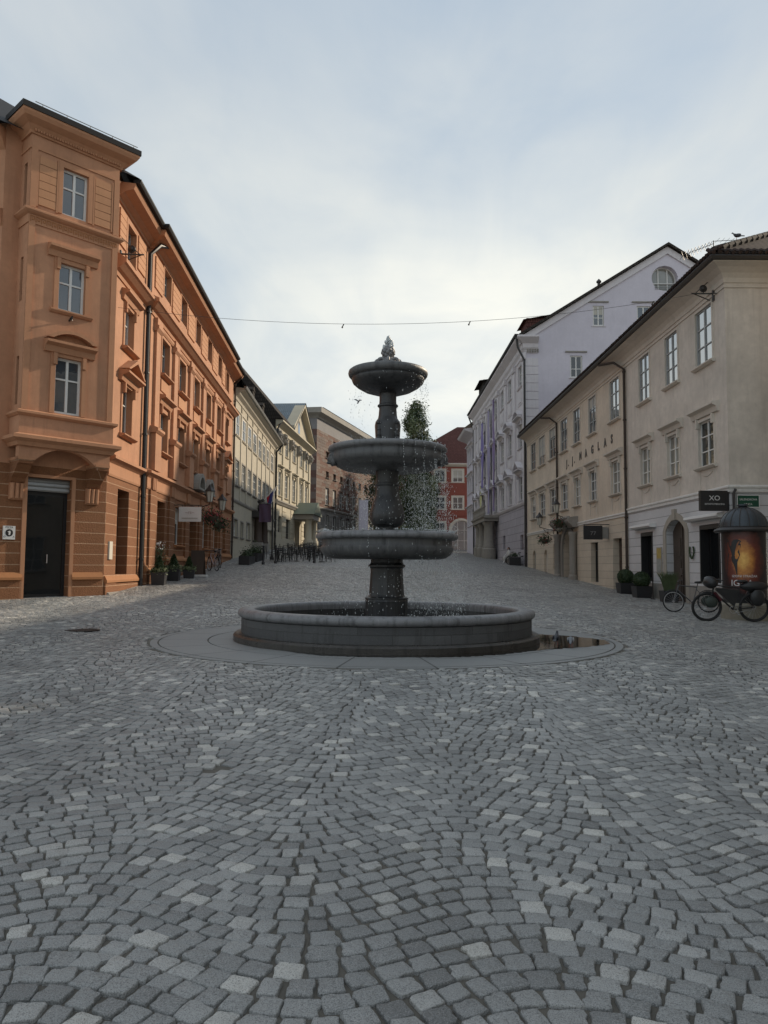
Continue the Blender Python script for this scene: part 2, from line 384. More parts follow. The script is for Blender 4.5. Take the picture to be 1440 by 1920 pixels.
# ------------------------------------------------------------------ windows and trim
WR = random.Random(99)
def window(par, F, u0, u1, v0, v1, w, cols=2, rows=(.62,), fm='frame_white', gm='glass_dark', fw=.06, mw=.04, sill=None, sur=None, hood=None, surm=None, sw=.10, label=None, arched=0., name='window'):
    """frame with bars > pane, sill, surround, hood; w = plane of the frame's face"""
    sm = M[surm] if surm else None
    f = MB()
    if arched:
        top = v1 - arched; outer = [(u0, v0), (u1, v0)] + list(reversed(arch(u0, u1, top, arched, 10)))
        arc_o = arch(u0, u1, top, arched, 10); arc_i = arch(u0 + fw, u1 - fw, top, arched - fw, 10)
        for k in range(10):
            f.prism(F, [arc_o[k], arc_o[k + 1], arc_i[k + 1], arc_i[k]], w - .06, w)
        f.box(F, u0, u0 + fw, v0, top, w - .06, w); f.box(F, u1 - fw, u1, v0, top, w - .06, w); f.box(F, u0 + fw, u1 - fw, v0, v0 + fw, w - .06, w)
        f.box(F, u0 + fw, u1 - fw, top - mw / 2, top + mw / 2, w - .05, w - .004)
    else:
        f.box(F, u0, u0 + fw, v0, v1, w - .06, w); f.box(F, u1 - fw, u1, v0, v1, w - .06, w)
        f.box(F, u0 + fw, u1 - fw, v0, v0 + fw, w - .06, w); f.box(F, u0 + fw, u1 - fw, v1 - fw, v1, w - .06, w)
    for c in range(1, cols):
        x = u0 + (u1 - u0) * c / cols; f.box(F, x - mw * .7, x + mw * .7, v0 + fw, v1 - fw, w - .052, w + .008)
    for r in rows:
        y = v0 + (v1 - v0) * r
        for c in range(cols):
            a = u0 + (u1 - u0) * c / cols + (fw if c == 0 else mw * .7); b = u0 + (u1 - u0) * (c + 1) / cols - (fw if c == cols - 1 else mw * .7)
            f.box(F, a, b, y - mw * .45, y + mw * .45, w - .05, w + .002)
    o = f.build(name, M[fm], par)
    if label: o['label'] = label
    g = MB()
    if arched: g.q(F, [(u, w - .03, v) for u, v in [(u0 + .02, v0 + .02), (u1 - .02, v0 + .02)] + list(reversed(arch(u0 + .02, u1 - .02, v1 - arched, arched - .02, 10)))])
    else: g.q(F, [(u0 + .02, w - .03, v0 + .02), (u1 - .02, w - .03, v0 + .02), (u1 - .02, w - .03, v1 - .02), (u0 + .02, w - .03, v1 - .02)])
    g.build('pane', M[gm], o)
    if not arched and name == 'window' and v1 - v0 > 1.2 and WR.random() < .16:     # roller blind or curtain pulled part way
        k = WR.choice((.25, .38, .5, .62)); t = MB()
        for c in range(cols):
            a = u0 + (u1 - u0) * c / cols + fw; b = u0 + (u1 - u0) * (c + 1) / cols - fw
            t.box(F, a - .03, b + .03, v1 - fw - (v1 - v0) * k, v1 - fw + .01, w - .028, w - .022)
        t.build('blind', M['blind'], o)
    if sur is not None:      # sur = wall plane it sits on; proud .035
        t = MB(); a, b = u0 - sw, u1 + sw
        t.box(F, a, u0 + .005, v0 - .02, v1 + sw, sur - .02, sur + .035); t.box(F, u1 - .005, b, v0 - .02, v1 + sw, sur - .02, sur + .035)
        t.box(F, u0 + .005, u1 - .005, v1 - .005, v1 + sw, sur - .02, sur + .033)
        t.build('surround', sm, o)
    if sill is not None:     # (wall plane, projection)
        wl, pr = sill; t = MB(); h = .11
        t.sweep(F, [(wl - .03, v0 - h), (wl + pr * .45, v0 - h), (wl + pr, v0 - h * .45), (wl + pr, v0 - .01), (wl - .03, v0 + .012)], u0 - sw - .09, u1 + sw + .09)
        t.build('sill', sm, o)
    if hood is not None:     # (kind, wall plane, bottom v, projection, extra half width)
        kd, wl, hv, pr, ex = hood; t = MB(); a, b = u0 - ex, u1 + ex
        if kd in ('flat', 'tri', 'seg'):
            t.sweep(F, [(wl - .02, hv - .18), (wl + pr * .3, hv - .16), (wl + pr * .45, hv), (wl + pr, hv + .07), (wl + pr, hv + .14), (wl - .02, hv + .2)], a, b)
        if kd == 'tri':
            hgt = (b - a) * .26; m = (a + b) / 2
            t.prism(F, [(a, hv + .2), (m, hv + .2 + hgt), (m, hv + .08 + hgt), (a + .14, hv + .2)], wl - .02, wl + pr)
            t.prism(F, [(m, hv + .2 + hgt), (b, hv + .2), (b - .14, hv + .2), (m, hv + .08 + hgt)], wl - .02, wl + pr)
            t.prism(F, [(a + .14, hv + .2), (m, hv + .08 + hgt), (b - .14, hv + .2)], wl - .02, wl + .03)
        if kd == 'seg':
            o2 = arch(a, b, hv + .2, (b - a) * .2, 10); i2 = arch(a + .16, b - .16, hv + .2, (b - a) * .2 - .1, 10)
            for k in range(10): t.prism(F, [o2[k], o2[k + 1], i2[k + 1], i2[k]], wl - .02, wl + pr)
            t.prism(F, i2, wl - .02, wl + .03)
        if kd != 'none':
            for x in (u0 - sw * .6, u1 + sw * .6 - .1):
                t.prism(Frame(0, 0, 1, 0) if False else F, [(x, hv - .5), (x + .1, hv - .5), (x + .1, hv - .18), (x, hv - .18)], wl - .02, wl + pr * .4)
        t.build('hood', sm, o)
    return o
def downpipe(par, F, u, v0, v1, w, r=.055, mat='pipe_brown', elbow=None):
    t = MB(); pts = [F.p(u, w, v0), F.p(u, w, v1)]
    if elbow: pts += [F.p(u + elbow[0] * .25, w + elbow[1] * .6, v1 + elbow[2] * .6), F.p(u + elbow[0], w + elbow[1], v1 + elbow[2])]
    t.tube(pts, r, 8)
    for v in np.arange(v0 + 1, v1, 2.2): t.tube([F.p(u, w, v), F.p(u, w, v + .06)], r * 1.35, 8)
    return t.build('downpipe', M[mat], par, smooth=40)
# ------------------------------------------------------------------ camera, sky, sun
from mathutils import Matrix, Vector
cam_d = bpy.data.cameras.new('camera'); cam = bpy.data.objects.new('camera', cam_d); COL.objects.link(cam)
cam_d.sensor_fit = 'AUTO'; cam_d.sensor_width = 36; cam_d.lens = 1400 / 1920 * 36; cam_d.clip_end = 2000; cam_d.clip_start = .05
cam.matrix_world = Matrix.Translation((0, 0, 1.6)) @ Matrix.Rotation(math.radians(94.15), 4, 'X') @ Matrix.Rotation(.007, 4, 'Z')
SC.camera = cam
AZ, ALT = math.radians(50), math.radians(26.3)          # sun: right of the view axis, above the roofs
sun_d = bpy.data.lights.new('sun', 'SUN'); sun_d.energy = 3.1; sun_d.angle = math.radians(.9); sun_d.color = (1, .84, .64)
sun = bpy.data.objects.new('sun', sun_d); COL.objects.link(sun)
to_sun = Vector((math.sin(AZ) * math.cos(ALT), math.cos(AZ) * math.cos(ALT), math.sin(ALT)))
sun.rotation_euler = to_sun.to_track_quat('Z', 'Y').to_euler(); sun.location = (30, 50, 60)

w = bpy.data.worlds.new('World'); SC.world = w; w.use_nodes = True
nt = w.node_tree; bg = nt.nodes['Background']
sky = nd(nt, 'ShaderNodeTexSky'); sky.sky_type = 'NISHITA'; sky.sun_disc = False
sky.sun_elevation = ALT; sky.sun_rotation = AZ; sky.air_density = 1.0; sky.dust_density = .6; sky.ozone_density = 2.0
tc = nd(nt, 'ShaderNodeTexCoord'); sep = nd(nt, 'ShaderNodeSeparateXYZ'); nt.links.new(tc.outputs['Generated'], sep.inputs[0])
den = math_(nt, 'ADD', math_(nt, 'MAXIMUM', sep.outputs[2], 0.0), .16)
cmb = nd(nt, 'ShaderNodeCombineXYZ')
nt.links.new(math_(nt, 'DIVIDE', sep.outputs[0], den), cmb.inputs[0]); nt.links.new(math_(nt, 'DIVIDE', sep.outputs[1], den), cmb.inputs[1])
mp = nd(nt, 'ShaderNodeMapping'); mp.inputs['Rotation'].default_value = (0, 0, math.radians(-24)); mp.inputs['Scale'].default_value = (1.25, .62, 1); mp.inputs['Location'].default_value = (3.1, 1.7, 0)
nt.links.new(cmb.outputs[0], mp.inputs['Vector'])
n1 = nd(nt, 'ShaderNodeTexNoise'); n1.inputs['Scale'].default_value = .85; n1.inputs['Detail'].default_value = 7; n1.inputs['Roughness'].default_value = .52; n1.inputs['Distortion'].default_value = .5
n2 = nd(nt, 'ShaderNodeTexNoise'); n2.inputs['Scale'].default_value = 3.2; n2.inputs['Detail'].default_value = 6; n2.inputs['Roughness'].default_value = .55; n2.inputs['Distortion'].default_value = .6
nt.links.new(mp.outputs[0], n1.inputs['Vector']); nt.links.new(mp.outputs[0], n2.inputs['Vector'])
cl = math_(nt, 'ADD', math_(nt, 'MULTIPLY', n1.outputs['Fac'], .78), math_(nt, 'MULTIPLY', n2.outputs['Fac'], .22))
cover = ramp(nt, cl, [(.33, (.08,) * 3), (.46, (.5,) * 3), (.62, (1, 1, 1))])
# the veil of cloud: cooler high up, creamier and brighter towards the horizon
hz = ramp(nt, sep.outputs[2], [(0., (7.4, 7.2, 6.2)), (.14, (6.9, 7.0, 6.4)), (.30, (5.5, 5.9, 5.95)), (.55, (5.0, 5.35, 5.55)), (1., (4.9, 5.2, 5.5))])
thin = mixc(nt, .8, sky.outputs[0], (3.0, 4.0, 5.1))
# glow of the low, veiled brightness above the end of the street
dt = nd(nt, 'ShaderNodeVectorMath', operation='DOT_PRODUCT'); nt.links.new(tc.outputs['Generated'], dt.inputs[0]); dt.inputs[1].default_value = (math.sin(.13) * .985, math.cos(.13) * .985, .17)
glow = ramp(nt, dt.outputs['Value'], [(.84, (0, 0, 0)), (.95, (.30,) * 3), (1., (.9, .9, .9))])
hz = mixc(nt, glow, hz, (8.4, 8.3, 7.5))
skyc = mixc(nt, cover, thin, hz)
nt.links.new(skyc, bg.inputs['Color']); bg.inputs['Strength'].default_value = .096
SC.view_settings.view_transform = 'Standard'; SC.view_settings.look = 'None'; SC.view_settings.exposure = .42; SC.view_settings.gamma = 1
SC.view_settings.use_curve_mapping = False
SC.cycles.max_bounces = 6; SC.cycles.diffuse_bounces = 3; SC.cycles.glossy_bounces = 3; SC.cycles.transmission_bounces = 4; SC.cycles.caustics_reflective = False; SC.cycles.caustics_refractive = False

# ------------------------------------------------------------------ ground sheets
def sheet(name, xs, ys, dz, mat, keep=None):
    X, Y = np.meshgrid(xs, ys); Z = ground(X, Y) + dz; nx = len(xs); V = np.stack([X, Y, Z], -1).reshape(-1, 3); Fc = []
    for j in range(len(ys) - 1):
        for i in range(nx - 1):
            if keep is None or keep((xs[i] + xs[i + 1]) / 2, (ys[j] + ys[j + 1]) / 2):
                a = j * nx + i; Fc.append((a, a + 1, a + nx + 1, a + nx))
    me = bpy.data.meshes.new(name); me.from_pydata(V.tolist(), [], Fc); me.shade_smooth(); me.materials.append(mat)
    o = bpy.data.objects.new(name, me); COL.objects.link(o); o['kind'] = 'structure'; return o
# sandy joint filling
m, nt, b = new_mat('joint_sand'); v = pos_vec(nt)
nt.links.new(mixc(nt, noise(nt, v, 1.3, 5), mixc(nt, noise(nt, v, 160, 3), (.085, .076, .062), (.25, .225, .185)), (.10, .092, .078)), b.inputs['Base Color'])
b.inputs['Roughness'].default_value = .95; bump(nt, b, noise(nt, v, 260, 3), .7, .006); M['sand'] = m
# distant setts as one sheet
m, nt, b = new_mat('distant_setts'); v = pos_vec(nt)
vo = nd(nt, 'ShaderNodeTexVoronoi'); vo.inputs['Scale'].default_value = 6.; nt.links.new(v, vo.inputs['Vector'])
vd = nd(nt, 'ShaderNodeTexVoronoi', feature='DISTANCE_TO_EDGE'); vd.inputs['Scale'].default_value = 6.; nt.links.new(v, vd.inputs['Vector'])
sx = nd(nt, 'ShaderNodeSeparateColor'); nt.links.new(vo.outputs['Color'], sx.inputs[0])
tone = ramp(nt, sx.outputs[0], [(0, (.16, .163, .163)), (.5, (.28, .283, .28)), (.8, (.40, .40, .39)), (1, (.58, .57, .54))])
edge = ramp(nt, vd.outputs['Distance'], [(.03, (0, 0, 0)), (.09, (1, 1, 1))])
nt.links.new(mixc(nt, noise(nt, v, .5, 4), mixc(nt, edge, (.05, .046, .04), tone), mixc(nt, edge, (.06, .055, .05), scale_c((.19, .19, .185), 1))), b.inputs['Base Color'])
b.inputs['Roughness'].default_value = .5; bump(nt, b, edge, .5, .02); M['far_setts'] = m
fine = np.concatenate([np.arange(-90, -20, 5), np.arange(-20, 20.1, .5), np.arange(25, 95, 5)])
ysall = np.concatenate([np.arange(-12, 1, 1.), np.arange(1, 46, .5), np.arange(46, 150, 2.), [170, 200, 260, 400]])
YEND = 44.0
def HALF(y): return .60 * max(y, 0) + 4.6
sheet('ground', fine, ysall, -.0155, M['sand'])
sheet('street_paving', fine, ysall, -.003, M['far_setts'], keep=lambda x, y: (y > YEND - .2 or abs(x) > HALF(y) - .6) and math.hypot(x - FX, y - FY) > 4.9)

# setts: wave-coursed granite, each stone its own block
m, nt, b = new_mat('granite_setts'); v = pos_vec(nt)
at = nd(nt, 'ShaderNodeAttribute'); at.attribute_name = 'tone'
col = ramp(nt, at.outputs['Fac'], [(0, (.185, .187, .183)), (.35, (.30, .304, .297)), (.7, (.43, .43, .415)), (.86, (.52, .51, .48)), (1., (.70, .68, .62))])
sp = noise(nt, v, 190, 3, .75); ve = noise(nt, v, 26, 5, .7); dirt = noise(nt, v, .45, 6, .6)
col = mixc(nt, ramp(nt, sp, [(.36, (.85,) * 3), (.50, (0, 0, 0))]), col, (.075, .077, .078))
col = mixc(nt, ramp(nt, sp, [(.54, (0, 0, 0)), (.68, (.7,) * 3)]), col, (.52, .52, .51))
col = mixc(nt, ramp(nt, ve, [(.58, (0, 0, 0)), (.74, (.5,) * 3)]), col, (.28, .275, .26))
col = mixc(nt, ramp(nt, dirt, [(.45, (0, 0, 0)), (.75, (.45,) * 3)]), col, (.085, .083, .078))
nt.links.new(col, b.inputs['Base Color'])
nt.links.new(ramp(nt, ve, [(.3, (.30,) * 3), (.7, (.54,) * 3)]), b.inputs['Roughness'])
bump(nt, b, math_(nt, 'ADD', math_(nt, 'MULTIPLY', noise(nt, v, 75, 4, .7), .6), math_(nt, 'MULTIPLY', noise(nt, v, 16, 3), 1.3)), .9, .014); M['setts'] = m
def build_setts():
    P, W_, A = .121, 1.93, .185; rows = []
    y0 = .3; r = random.Random(3)
    while y0 < YEND + .3:
        xm = HALF(y0 + .2); ph = .53 + .10 * math.sin(y0 * .9) + .05 * math.sin(y0 * 2.3 + 1); amp = A * (1 + .15 * math.sin(y0 * 1.7))
        x = -xm + r.uniform(0, .1)
        while x < xm:
            k = 2 * PI / W_; sl = -amp * k * math.sin(k * (x - ph)); c = 1 / math.hypot(1, sl)
            L = r.choice((.106, .116, .122, .128, .14)) * r.uniform(.92, 1.08); xc = x + L * c / 2
            yc = y0 + amp * math.cos(k * (xc - ph)); gap = r.uniform(.009, .022)
            rows.append((xc, yc, math.atan2(sl, 1), L - gap, P * (c ** .8) * r.uniform(.97, 1.03) - r.uniform(.009, .016)))
            x += L * c
        y0 += P
    S = np.array(rows); S = S[np.hypot(S[:, 0] - FX, S[:, 1] - FY) > 4.34]
    S = S[np.hypot(S[:, 0] + 1.25, (S[:, 1] - 5.85) * 1.2) > .10]; S[:, 2] += RNG.normal(0, .022, len(S))
    n = len(S); tone = np.clip(RNG.normal(.42, .17, n), 0, .84); li = RNG.random(n) < .085; tone[li] = RNG.uniform(.82, 1., li.sum())
    tilt = RNG.normal(0, .018, (n, 2)); lift = RNG.normal(0, .0025, n)
    near = (S[:, 1] < 9.5) & (np.abs(S[:, 0]) < .6 * S[:, 1] + 2.6); VV = []; FF = []; TT = []; base = 0
    for sel, lod in ((near, 1), (~near, 0)):
        T = S[sel]; k = len(T)
        if lod:
            un = np.array([[-1, -.82], [-.85, -1], [-.3, -1], [.3, -1], [.85, -1], [1, -.82], [1, -.25], [1, .25], [1, .82], [.85, 1], [.3, 1], [-.3, 1], [-.85, 1], [-1, .82], [-1, .25], [-1, -.25]]) * .5
            cj = RNG.normal(0, .040, (k, 4, 2)); ci = np.array([0, 0, 0, 1, 1, 1, 1, 2, 2, 2, 2, 3, 3, 3, 3, 0])
            out = un[None] + cj[:, ci] + RNG.normal(0, .022, (k, 16, 2)); m_ = 16
            rings = [(1.03, -.030), (1.0, -.006), (.968, -.0012), (.90, .0004)]
        else:
            un = np.array([[-1, -1], [1, -1], [1, 1], [-1, 1]]) * .5
            out = un[None] + RNG.normal(0, .055, (k, 4, 2)); m_ = 4; rings = [(1., -.022), (.94, 0.)]
        loc = out * T[:, None, 3:5]
        if lod:   # wandering chipped edges
            loc *= (1 + RNG.normal(0, .012, (k, 16, 1)))
        ca, sa = np.cos(T[:, 2])[:, None], np.sin(T[:, 2])[:, None]
        lay = []
        for s_, z_ in rings:
            lx, ly = loc[:, :, 0] * s_, loc[:, :, 1] * s_
            x = T[:, 0:1] + lx * ca - ly * sa; y = T[:, 1:2] + lx * sa + ly * ca
            z = ground(x, y) + z_ + lift[sel][:, None] + (tilt[sel][:, 0:1] * lx + tilt[sel][:, 1:2] * ly if z_ > -.02 else 0)
            lay.append(np.stack([x, y, z], -1))
        R = len(rings); V = np.stack(lay, 1).reshape(k, R * m_, 3); VV.append(V.reshape(-1, 3))
        idx = []
        for a in range(R - 1):
            for j in range(m_):
                j2 = (j + 1) % m_; idx.append((a * m_ + j, a * m_ + j2, (a + 1) * m_ + j2, (a + 1) * m_ + j))
        q = np.array(idx)[None] + (base + np.arange(k) * R * m_)[:, None, None]
        cap = np.array([(R - 1) * m_ + j for j in range(m_)])[None] + (base + np.arange(k) * R * m_)[:, None]
        FF.append((q.reshape(-1, 4), np.repeat(tone[sel], len(idx)))); FF.append((cap, tone[sel])); base += k * R * m_
    V = np.concatenate(VV); loops = np.concatenate([f.ravel() for f, _ in FF]); cnt = np.concatenate([np.full(len(f), f.shape[1]) for f, _ in FF]); tn = np.concatenate([t for _, t in FF])
    me = bpy.data.meshes.new('cobblestone_pavement'); me.vertices.add(len(V)); me.vertices.foreach_set('co', V.astype(np.float32).ravel())
    me.loops.add(len(loops)); me.loops.foreach_set('vertex_index', loops.astype(np.int32)); me.polygons.add(len(cnt))
    me.polygons.foreach_set('loop_start', np.concatenate([[0], np.cumsum(cnt)[:-1]]).astype(np.int32)); me.polygons.foreach_set('loop_total', cnt.astype(np.int32))
    me.update(calc_edges=True); a = me.attributes.new('tone', 'FLOAT', 'FACE'); a.data.foreach_set('value', tn.astype(np.float32))
    me.validate(); me.shade_smooth(); me.set_sharp_from_angle(angle=math.radians(50)); me.materials.append(M['setts'])
    o = bpy.data.objects.new('cobblestone_pavement', me); COL.objects.link(o); o['kind'] = 'structure'
    print('setts', n)
build_setts()
# ------------------------------------------------------------------ fountain
def stone_mat(name, c, wet=.0, rough=.6, moss=.25):
    m, nt, b = new_mat(name); v = pos_vec(nt)
    n1 = noise(nt, v, 1.7, 7, .68); n2 = noise(nt, v, 38, 4, .7); st = noise(nt, pos_vec(nt, (7, 7, .5)), 1.5, 5, .65)
    col = mixc(nt, n1, scale_c(c, .62), scale_c(c, 1.35))
    col = mixc(nt, ramp(nt, st, [(.5, (0, 0, 0)), (.68, (.75,) * 3)]), col, scale_c(c, .30))
    col = mixc(nt, ramp(nt, st, [(.26, (.55,) * 3), (.40, (0, 0, 0))]), col, scale_c((c[0] * 1.9, c[1] * 1.86, c[2] * 1.75), 1))
    col = mixc(nt, ramp(nt, noise(nt, v, 3.1, 5, .6), [(.58, (0, 0, 0)), (.75, (moss,) * 3)]), col, (.07, .068, .03))
    col = mixc(nt, ramp(nt, n2, [(.6, (0, 0, 0)), (.75, (.4,) * 3)]), col, scale_c(c, 1.7))
    nt.links.new(col, b.inputs['Base Color']); nt.links.new(ramp(nt, n1, [(.3, (rough - .22,) * 3), (.7, (rough + .1,) * 3)]), b.inputs['Roughness'])
    bump(nt, b, math_(nt, 'ADD', n2, math_(nt, 'MULTIPLY', n1, 2.)), .45, .012); return m
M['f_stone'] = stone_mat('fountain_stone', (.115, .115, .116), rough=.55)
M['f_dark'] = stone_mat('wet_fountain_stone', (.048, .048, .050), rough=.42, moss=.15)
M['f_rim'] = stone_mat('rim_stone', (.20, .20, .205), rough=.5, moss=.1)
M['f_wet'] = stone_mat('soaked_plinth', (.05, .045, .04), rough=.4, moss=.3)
m, nt, b = new_mat('water'); v = pos_vec(nt); b.inputs['Base Color'].default_value = (.03, .035, .035, 1); b.inputs['Roughness'].default_value = .04; b.inputs['IOR'].default_value = 1.6
bump(nt, b, noise(nt, v, 9, 4, .6), .8, .03); M['water'] = m
m, nt, b = new_mat('water_drops'); b.inputs['Base Color'].default_value = (.86, .9, .9, 1); b.inputs['Roughness'].default_value = .25; b.inputs['Transmission Weight'].default_value = .1; b.inputs['IOR'].default_value = 1.33; M['drops'] = m
m, nt, b = new_mat('white_water'); b.inputs['Base Color'].default_value = (.72, .76, .77, 1); b.inputs['Roughness'].default_value = .25; b.inputs['Transmission Weight'].default_value = .25; M['foam'] = m

# circular apron of large flags around it
m, nt, b = new_mat('apron_flags'); v = pos_vec(nt)
col = mixc(nt, noise(nt, v, 1.1, 6, .65), (.20, .204, .20), (.29, .294, .286)); col = mixc(nt, ramp(nt, noise(nt, v, 60, 4, .7), [(.5, (0, 0, 0)), (.7, (.4,) * 3)]), col, (.13, .13, .13))
mv = nd(nt, 'ShaderNodeMapping'); mv.inputs['Location'].default_value = (-FX, -FY, 0); g = nd(nt, 'ShaderNodeNewGeometry'); nt.links.new(g.outputs['Position'], mv.inputs[0])
sp_ = nd(nt, 'ShaderNodeSeparateXYZ'); nt.links.new(mv.outputs[0], sp_.inputs[0])
ang = math_(nt, 'ARCTAN2', sp_.outputs[1], sp_.outputs[0]); fr = math_(nt, 'FRACT', math_(nt, 'MULTIPLY', ang, 20 / (2 * PI)))
jt = math_(nt, 'LESS_THAN', math_(nt, 'ABSOLUTE', math_(nt, 'SUBTRACT', fr, .5)), .012)
nt.links.new(mixc(nt, jt, col, (.085, .085, .08)), b.inputs['Base Color']); b.inputs['Roughness'].default_value = .55
bump(nt, b, noise(nt, v, 45, 4, .7), .3, .01); M['apron'] = m
def ring(mb, r0, r1, z, n=96, z0=None):
    for k in range(n):
        a, c = 2 * PI * k / n, 2 * PI * (k + 1) / n
        P = lambda r, t, zz: (FX + r * math.cos(t), FY + r * math.sin(t), zz)
        mb.face([P(r0, a, z), P(r1, a, z), P(r1, c, z), P(r0, c, z)])
        if z0 is not None: mb.face([P(r1, a, z0), P(r1, c, z0), P(r1, c, z), P(r1, a, z)])
ap = MB(); ring(ap, 2.5, 3.27, FZ + .004, z0=FZ - .02); ring(ap, 3.295, 4.12, FZ + .004, z0=FZ - .02); ring(ap, 4.145, 4.27, FZ + .002, z0=FZ - .02)
# inner edge faces of the open joints
apron = ap.build('stone_apron', M['apron']); apron['kind'] = 'structure'
jb = MB(); ring(jb, 2.5, 4.40, FZ - .012); j = jb.build('apron_bed', M['sand']); j['kind'] = 'structure'
m, nt, b = new_mat('puddle'); b.inputs['Base Color'].default_value = (.022, .02, .017, 1); b.inputs['Roughness'].default_value = .03; v = pos_vec(nt)
bump(nt, b, noise(nt, v, 5, 2), .05, .01); M['puddle'] = m
pd = MB(); N = 150; rr = random.Random(5); ed = []
for k in range(N + 1):
    t = k / N; a = math.radians(-128 + 150 * t)        # from the front left round to the right
    out = 3.02 + .12 * math.sin(3 * t) + .10 * math.sin(19 * t) * t + (0.95 * math.exp(-((t - .82) / .15) ** 2)) + rr.uniform(-.05, .05) * (.3 + t)
    if t < .12: out = 2.80 + (out - 2.80) * t / .12
    if t > .93: out = 2.80 + (out - 2.80) * (1 - t) / .07
    ed.append((a, max(out, 2.81)))
for (a, r), (c, r2) in zip(ed, ed[1:]):
    P = lambda q, t: (FX + q * math.cos(t), FY + q * math.sin(t), FZ + .008)
    pd.face([P(2.75, a), P(r, a), P(r2, c), P(2.75, c)])
tag(pd.build('puddle_water', M['puddle']), kind='structure')

fo = thing('fountain', 'tall dark stone fountain with three stacked round bowls above a wide basin', 'fountain', (FX, FY, FZ))
c0 = (FX, FY, 0)
def lath(name, prof, mat, par=fo, n=72, smooth=38, wob=None):
    mb = MB(); mb.lathe(c0, prof, n, wob, caps=False); return mb.build(name, mat, par, smooth)
ped = lath('basin_plinth', [(2.84, FZ - .02), (2.84, FZ + .10), (2.80, FZ + .135), (2.68, FZ + .14)], M['f_wet'], n=128)
# wall of separate ashlar blocks with fine open joints in two courses
m, nt, b = new_mat('basin_ashlar'); v = pos_vec(nt)
mv = nd(nt, 'ShaderNodeMapping'); mv.inputs['Location'].default_value = (-FX, -FY, 0); g = nd(nt, 'ShaderNodeNewGeometry'); nt.links.new(g.outputs['Position'], mv.inputs[0])
sp_ = nd(nt, 'ShaderNodeSeparateXYZ'); nt.links.new(mv.outputs[0], sp_.inputs[0]); cb = nd(nt, 'ShaderNodeCombineXYZ')
nt.links.new(math_(nt, 'MULTIPLY', math_(nt, 'ARCTAN2', sp_.outputs[1], sp_.outputs[0]), 2.7), cb.inputs[0]); nt.links.new(math_(nt, 'ADD', sp_.outputs[2], -.385), cb.inputs[1])
br = nd(nt, 'ShaderNodeTexBrick'); br.offset = .42; br.inputs['Scale'].default_value = 1; br.inputs['Brick Width'].default_value = .94; br.inputs['Row Height'].default_value = .15; br.inputs['Mortar Size'].default_value = .005
br.inputs['Color1'].default_value = (.075, .075, .077, 1); br.inputs['Color2'].default_value = (.135, .135, .135, 1); br.inputs['Mortar'].default_value = (.035, .033, .03, 1); nt.links.new(cb.outputs[0], br.inputs['Vector'])
n1 = noise(nt, v, 2.2, 7, .68); st = noise(nt, pos_vec(nt, (5, 5, .6)), 1.6, 5)
col = mixc(nt, n1, br.outputs['Color'], (.065, .065, .066)); col = mixc(nt, ramp(nt, st, [(.52, (0, 0, 0)), (.7, (.7,) * 3)]), col, (.04, .039, .036)); col = mixc(nt, ramp(nt, noise(nt, v, 48, 4, .7), [(.58, (0, 0, 0)), (.74, (.4,) * 3)]), col, (.22, .22, .215))
nt.links.new(col, b.inputs['Base Color']); b.inputs['Roughness'].default_value = .6
bump(nt, b, math_(nt, 'ADD', math_(nt, 'MULTIPLY', br.outputs['Fac'], -1.), noise(nt, v, 40, 4, .7)), .5, .012); M['ashlar'] = m
bw = lath('basin_wall', [(2.70, FZ + .13), (2.70, .655), (2.67, .67), (2.46, .67)], M['ashlar'], n=128)
lath('rim', [(2.66, .662), (2.715, .668), (2.755, .70), (2.765, .745), (2.745, .79), (2.69, .818), (2.60, .825), (2.50, .818), (2.46, .80), (2.44, .74), (2.44, .66)], M['f_rim'], bw, n=128, smooth=60)
lath('pool_water', [(2.43, .53), (1.5, .532), (.02, .532)], M['water'])
lath('inner_wall', [(2.45, .70), (2.44, .60), (2.42, FZ)], M['f_dark'], bw, n=128)
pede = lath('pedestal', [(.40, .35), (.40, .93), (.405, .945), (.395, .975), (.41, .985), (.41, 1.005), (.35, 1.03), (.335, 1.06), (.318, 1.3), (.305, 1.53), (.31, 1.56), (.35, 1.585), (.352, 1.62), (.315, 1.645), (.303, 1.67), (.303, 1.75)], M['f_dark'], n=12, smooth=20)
b1 = lath('lower_bowl', [(.28, 1.735), (1.02, 1.735), (1.12, 1.755), (1.215, 1.82), (1.262, 1.90), (1.268, 1.945), (1.25, 1.97), (1.235, 1.99), (1.235, 2.085), (1.245, 2.10)], M['f_stone'])
lath('rim', [(1.245, 2.098), (1.30, 2.095), (1.345, 2.12), (1.355, 2.16), (1.335, 2.205), (1.27, 2.232), (1.19, 2.235), (1.15, 2.21), (1.12, 2.15), (.9, 2.06), (.2, 2.03)], M['f_rim'], b1, smooth=60)
lath('water_surface', [(1.135, 2.2), (.6, 2.2), (.05, 2.2)], M['water'], b1)
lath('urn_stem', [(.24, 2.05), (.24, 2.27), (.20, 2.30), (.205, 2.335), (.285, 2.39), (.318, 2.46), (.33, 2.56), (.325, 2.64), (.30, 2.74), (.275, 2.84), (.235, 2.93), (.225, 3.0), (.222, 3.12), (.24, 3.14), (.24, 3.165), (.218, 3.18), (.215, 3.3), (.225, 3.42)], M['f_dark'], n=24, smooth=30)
b2 = lath('middle_bowl', [(.2, 3.415), (.62, 3.415), (.86, 3.45), (.98, 3.505), (1.0, 3.53), (1.035, 3.545), (1.075, 3.59), (1.088, 3.65), (1.075, 3.715), (1.065, 3.74), (1.08, 3.765)], M['f_stone'])
lath('rim', [(1.08, 3.762), (1.12, 3.775), (1.143, 3.80), (1.143, 3.84), (1.12, 3.868), (1.06, 3.88), (1.02, 3.86), (.98, 3.78), (.7, 3.7), (.15, 3.68)], M['f_rim'], b2, smooth=60)
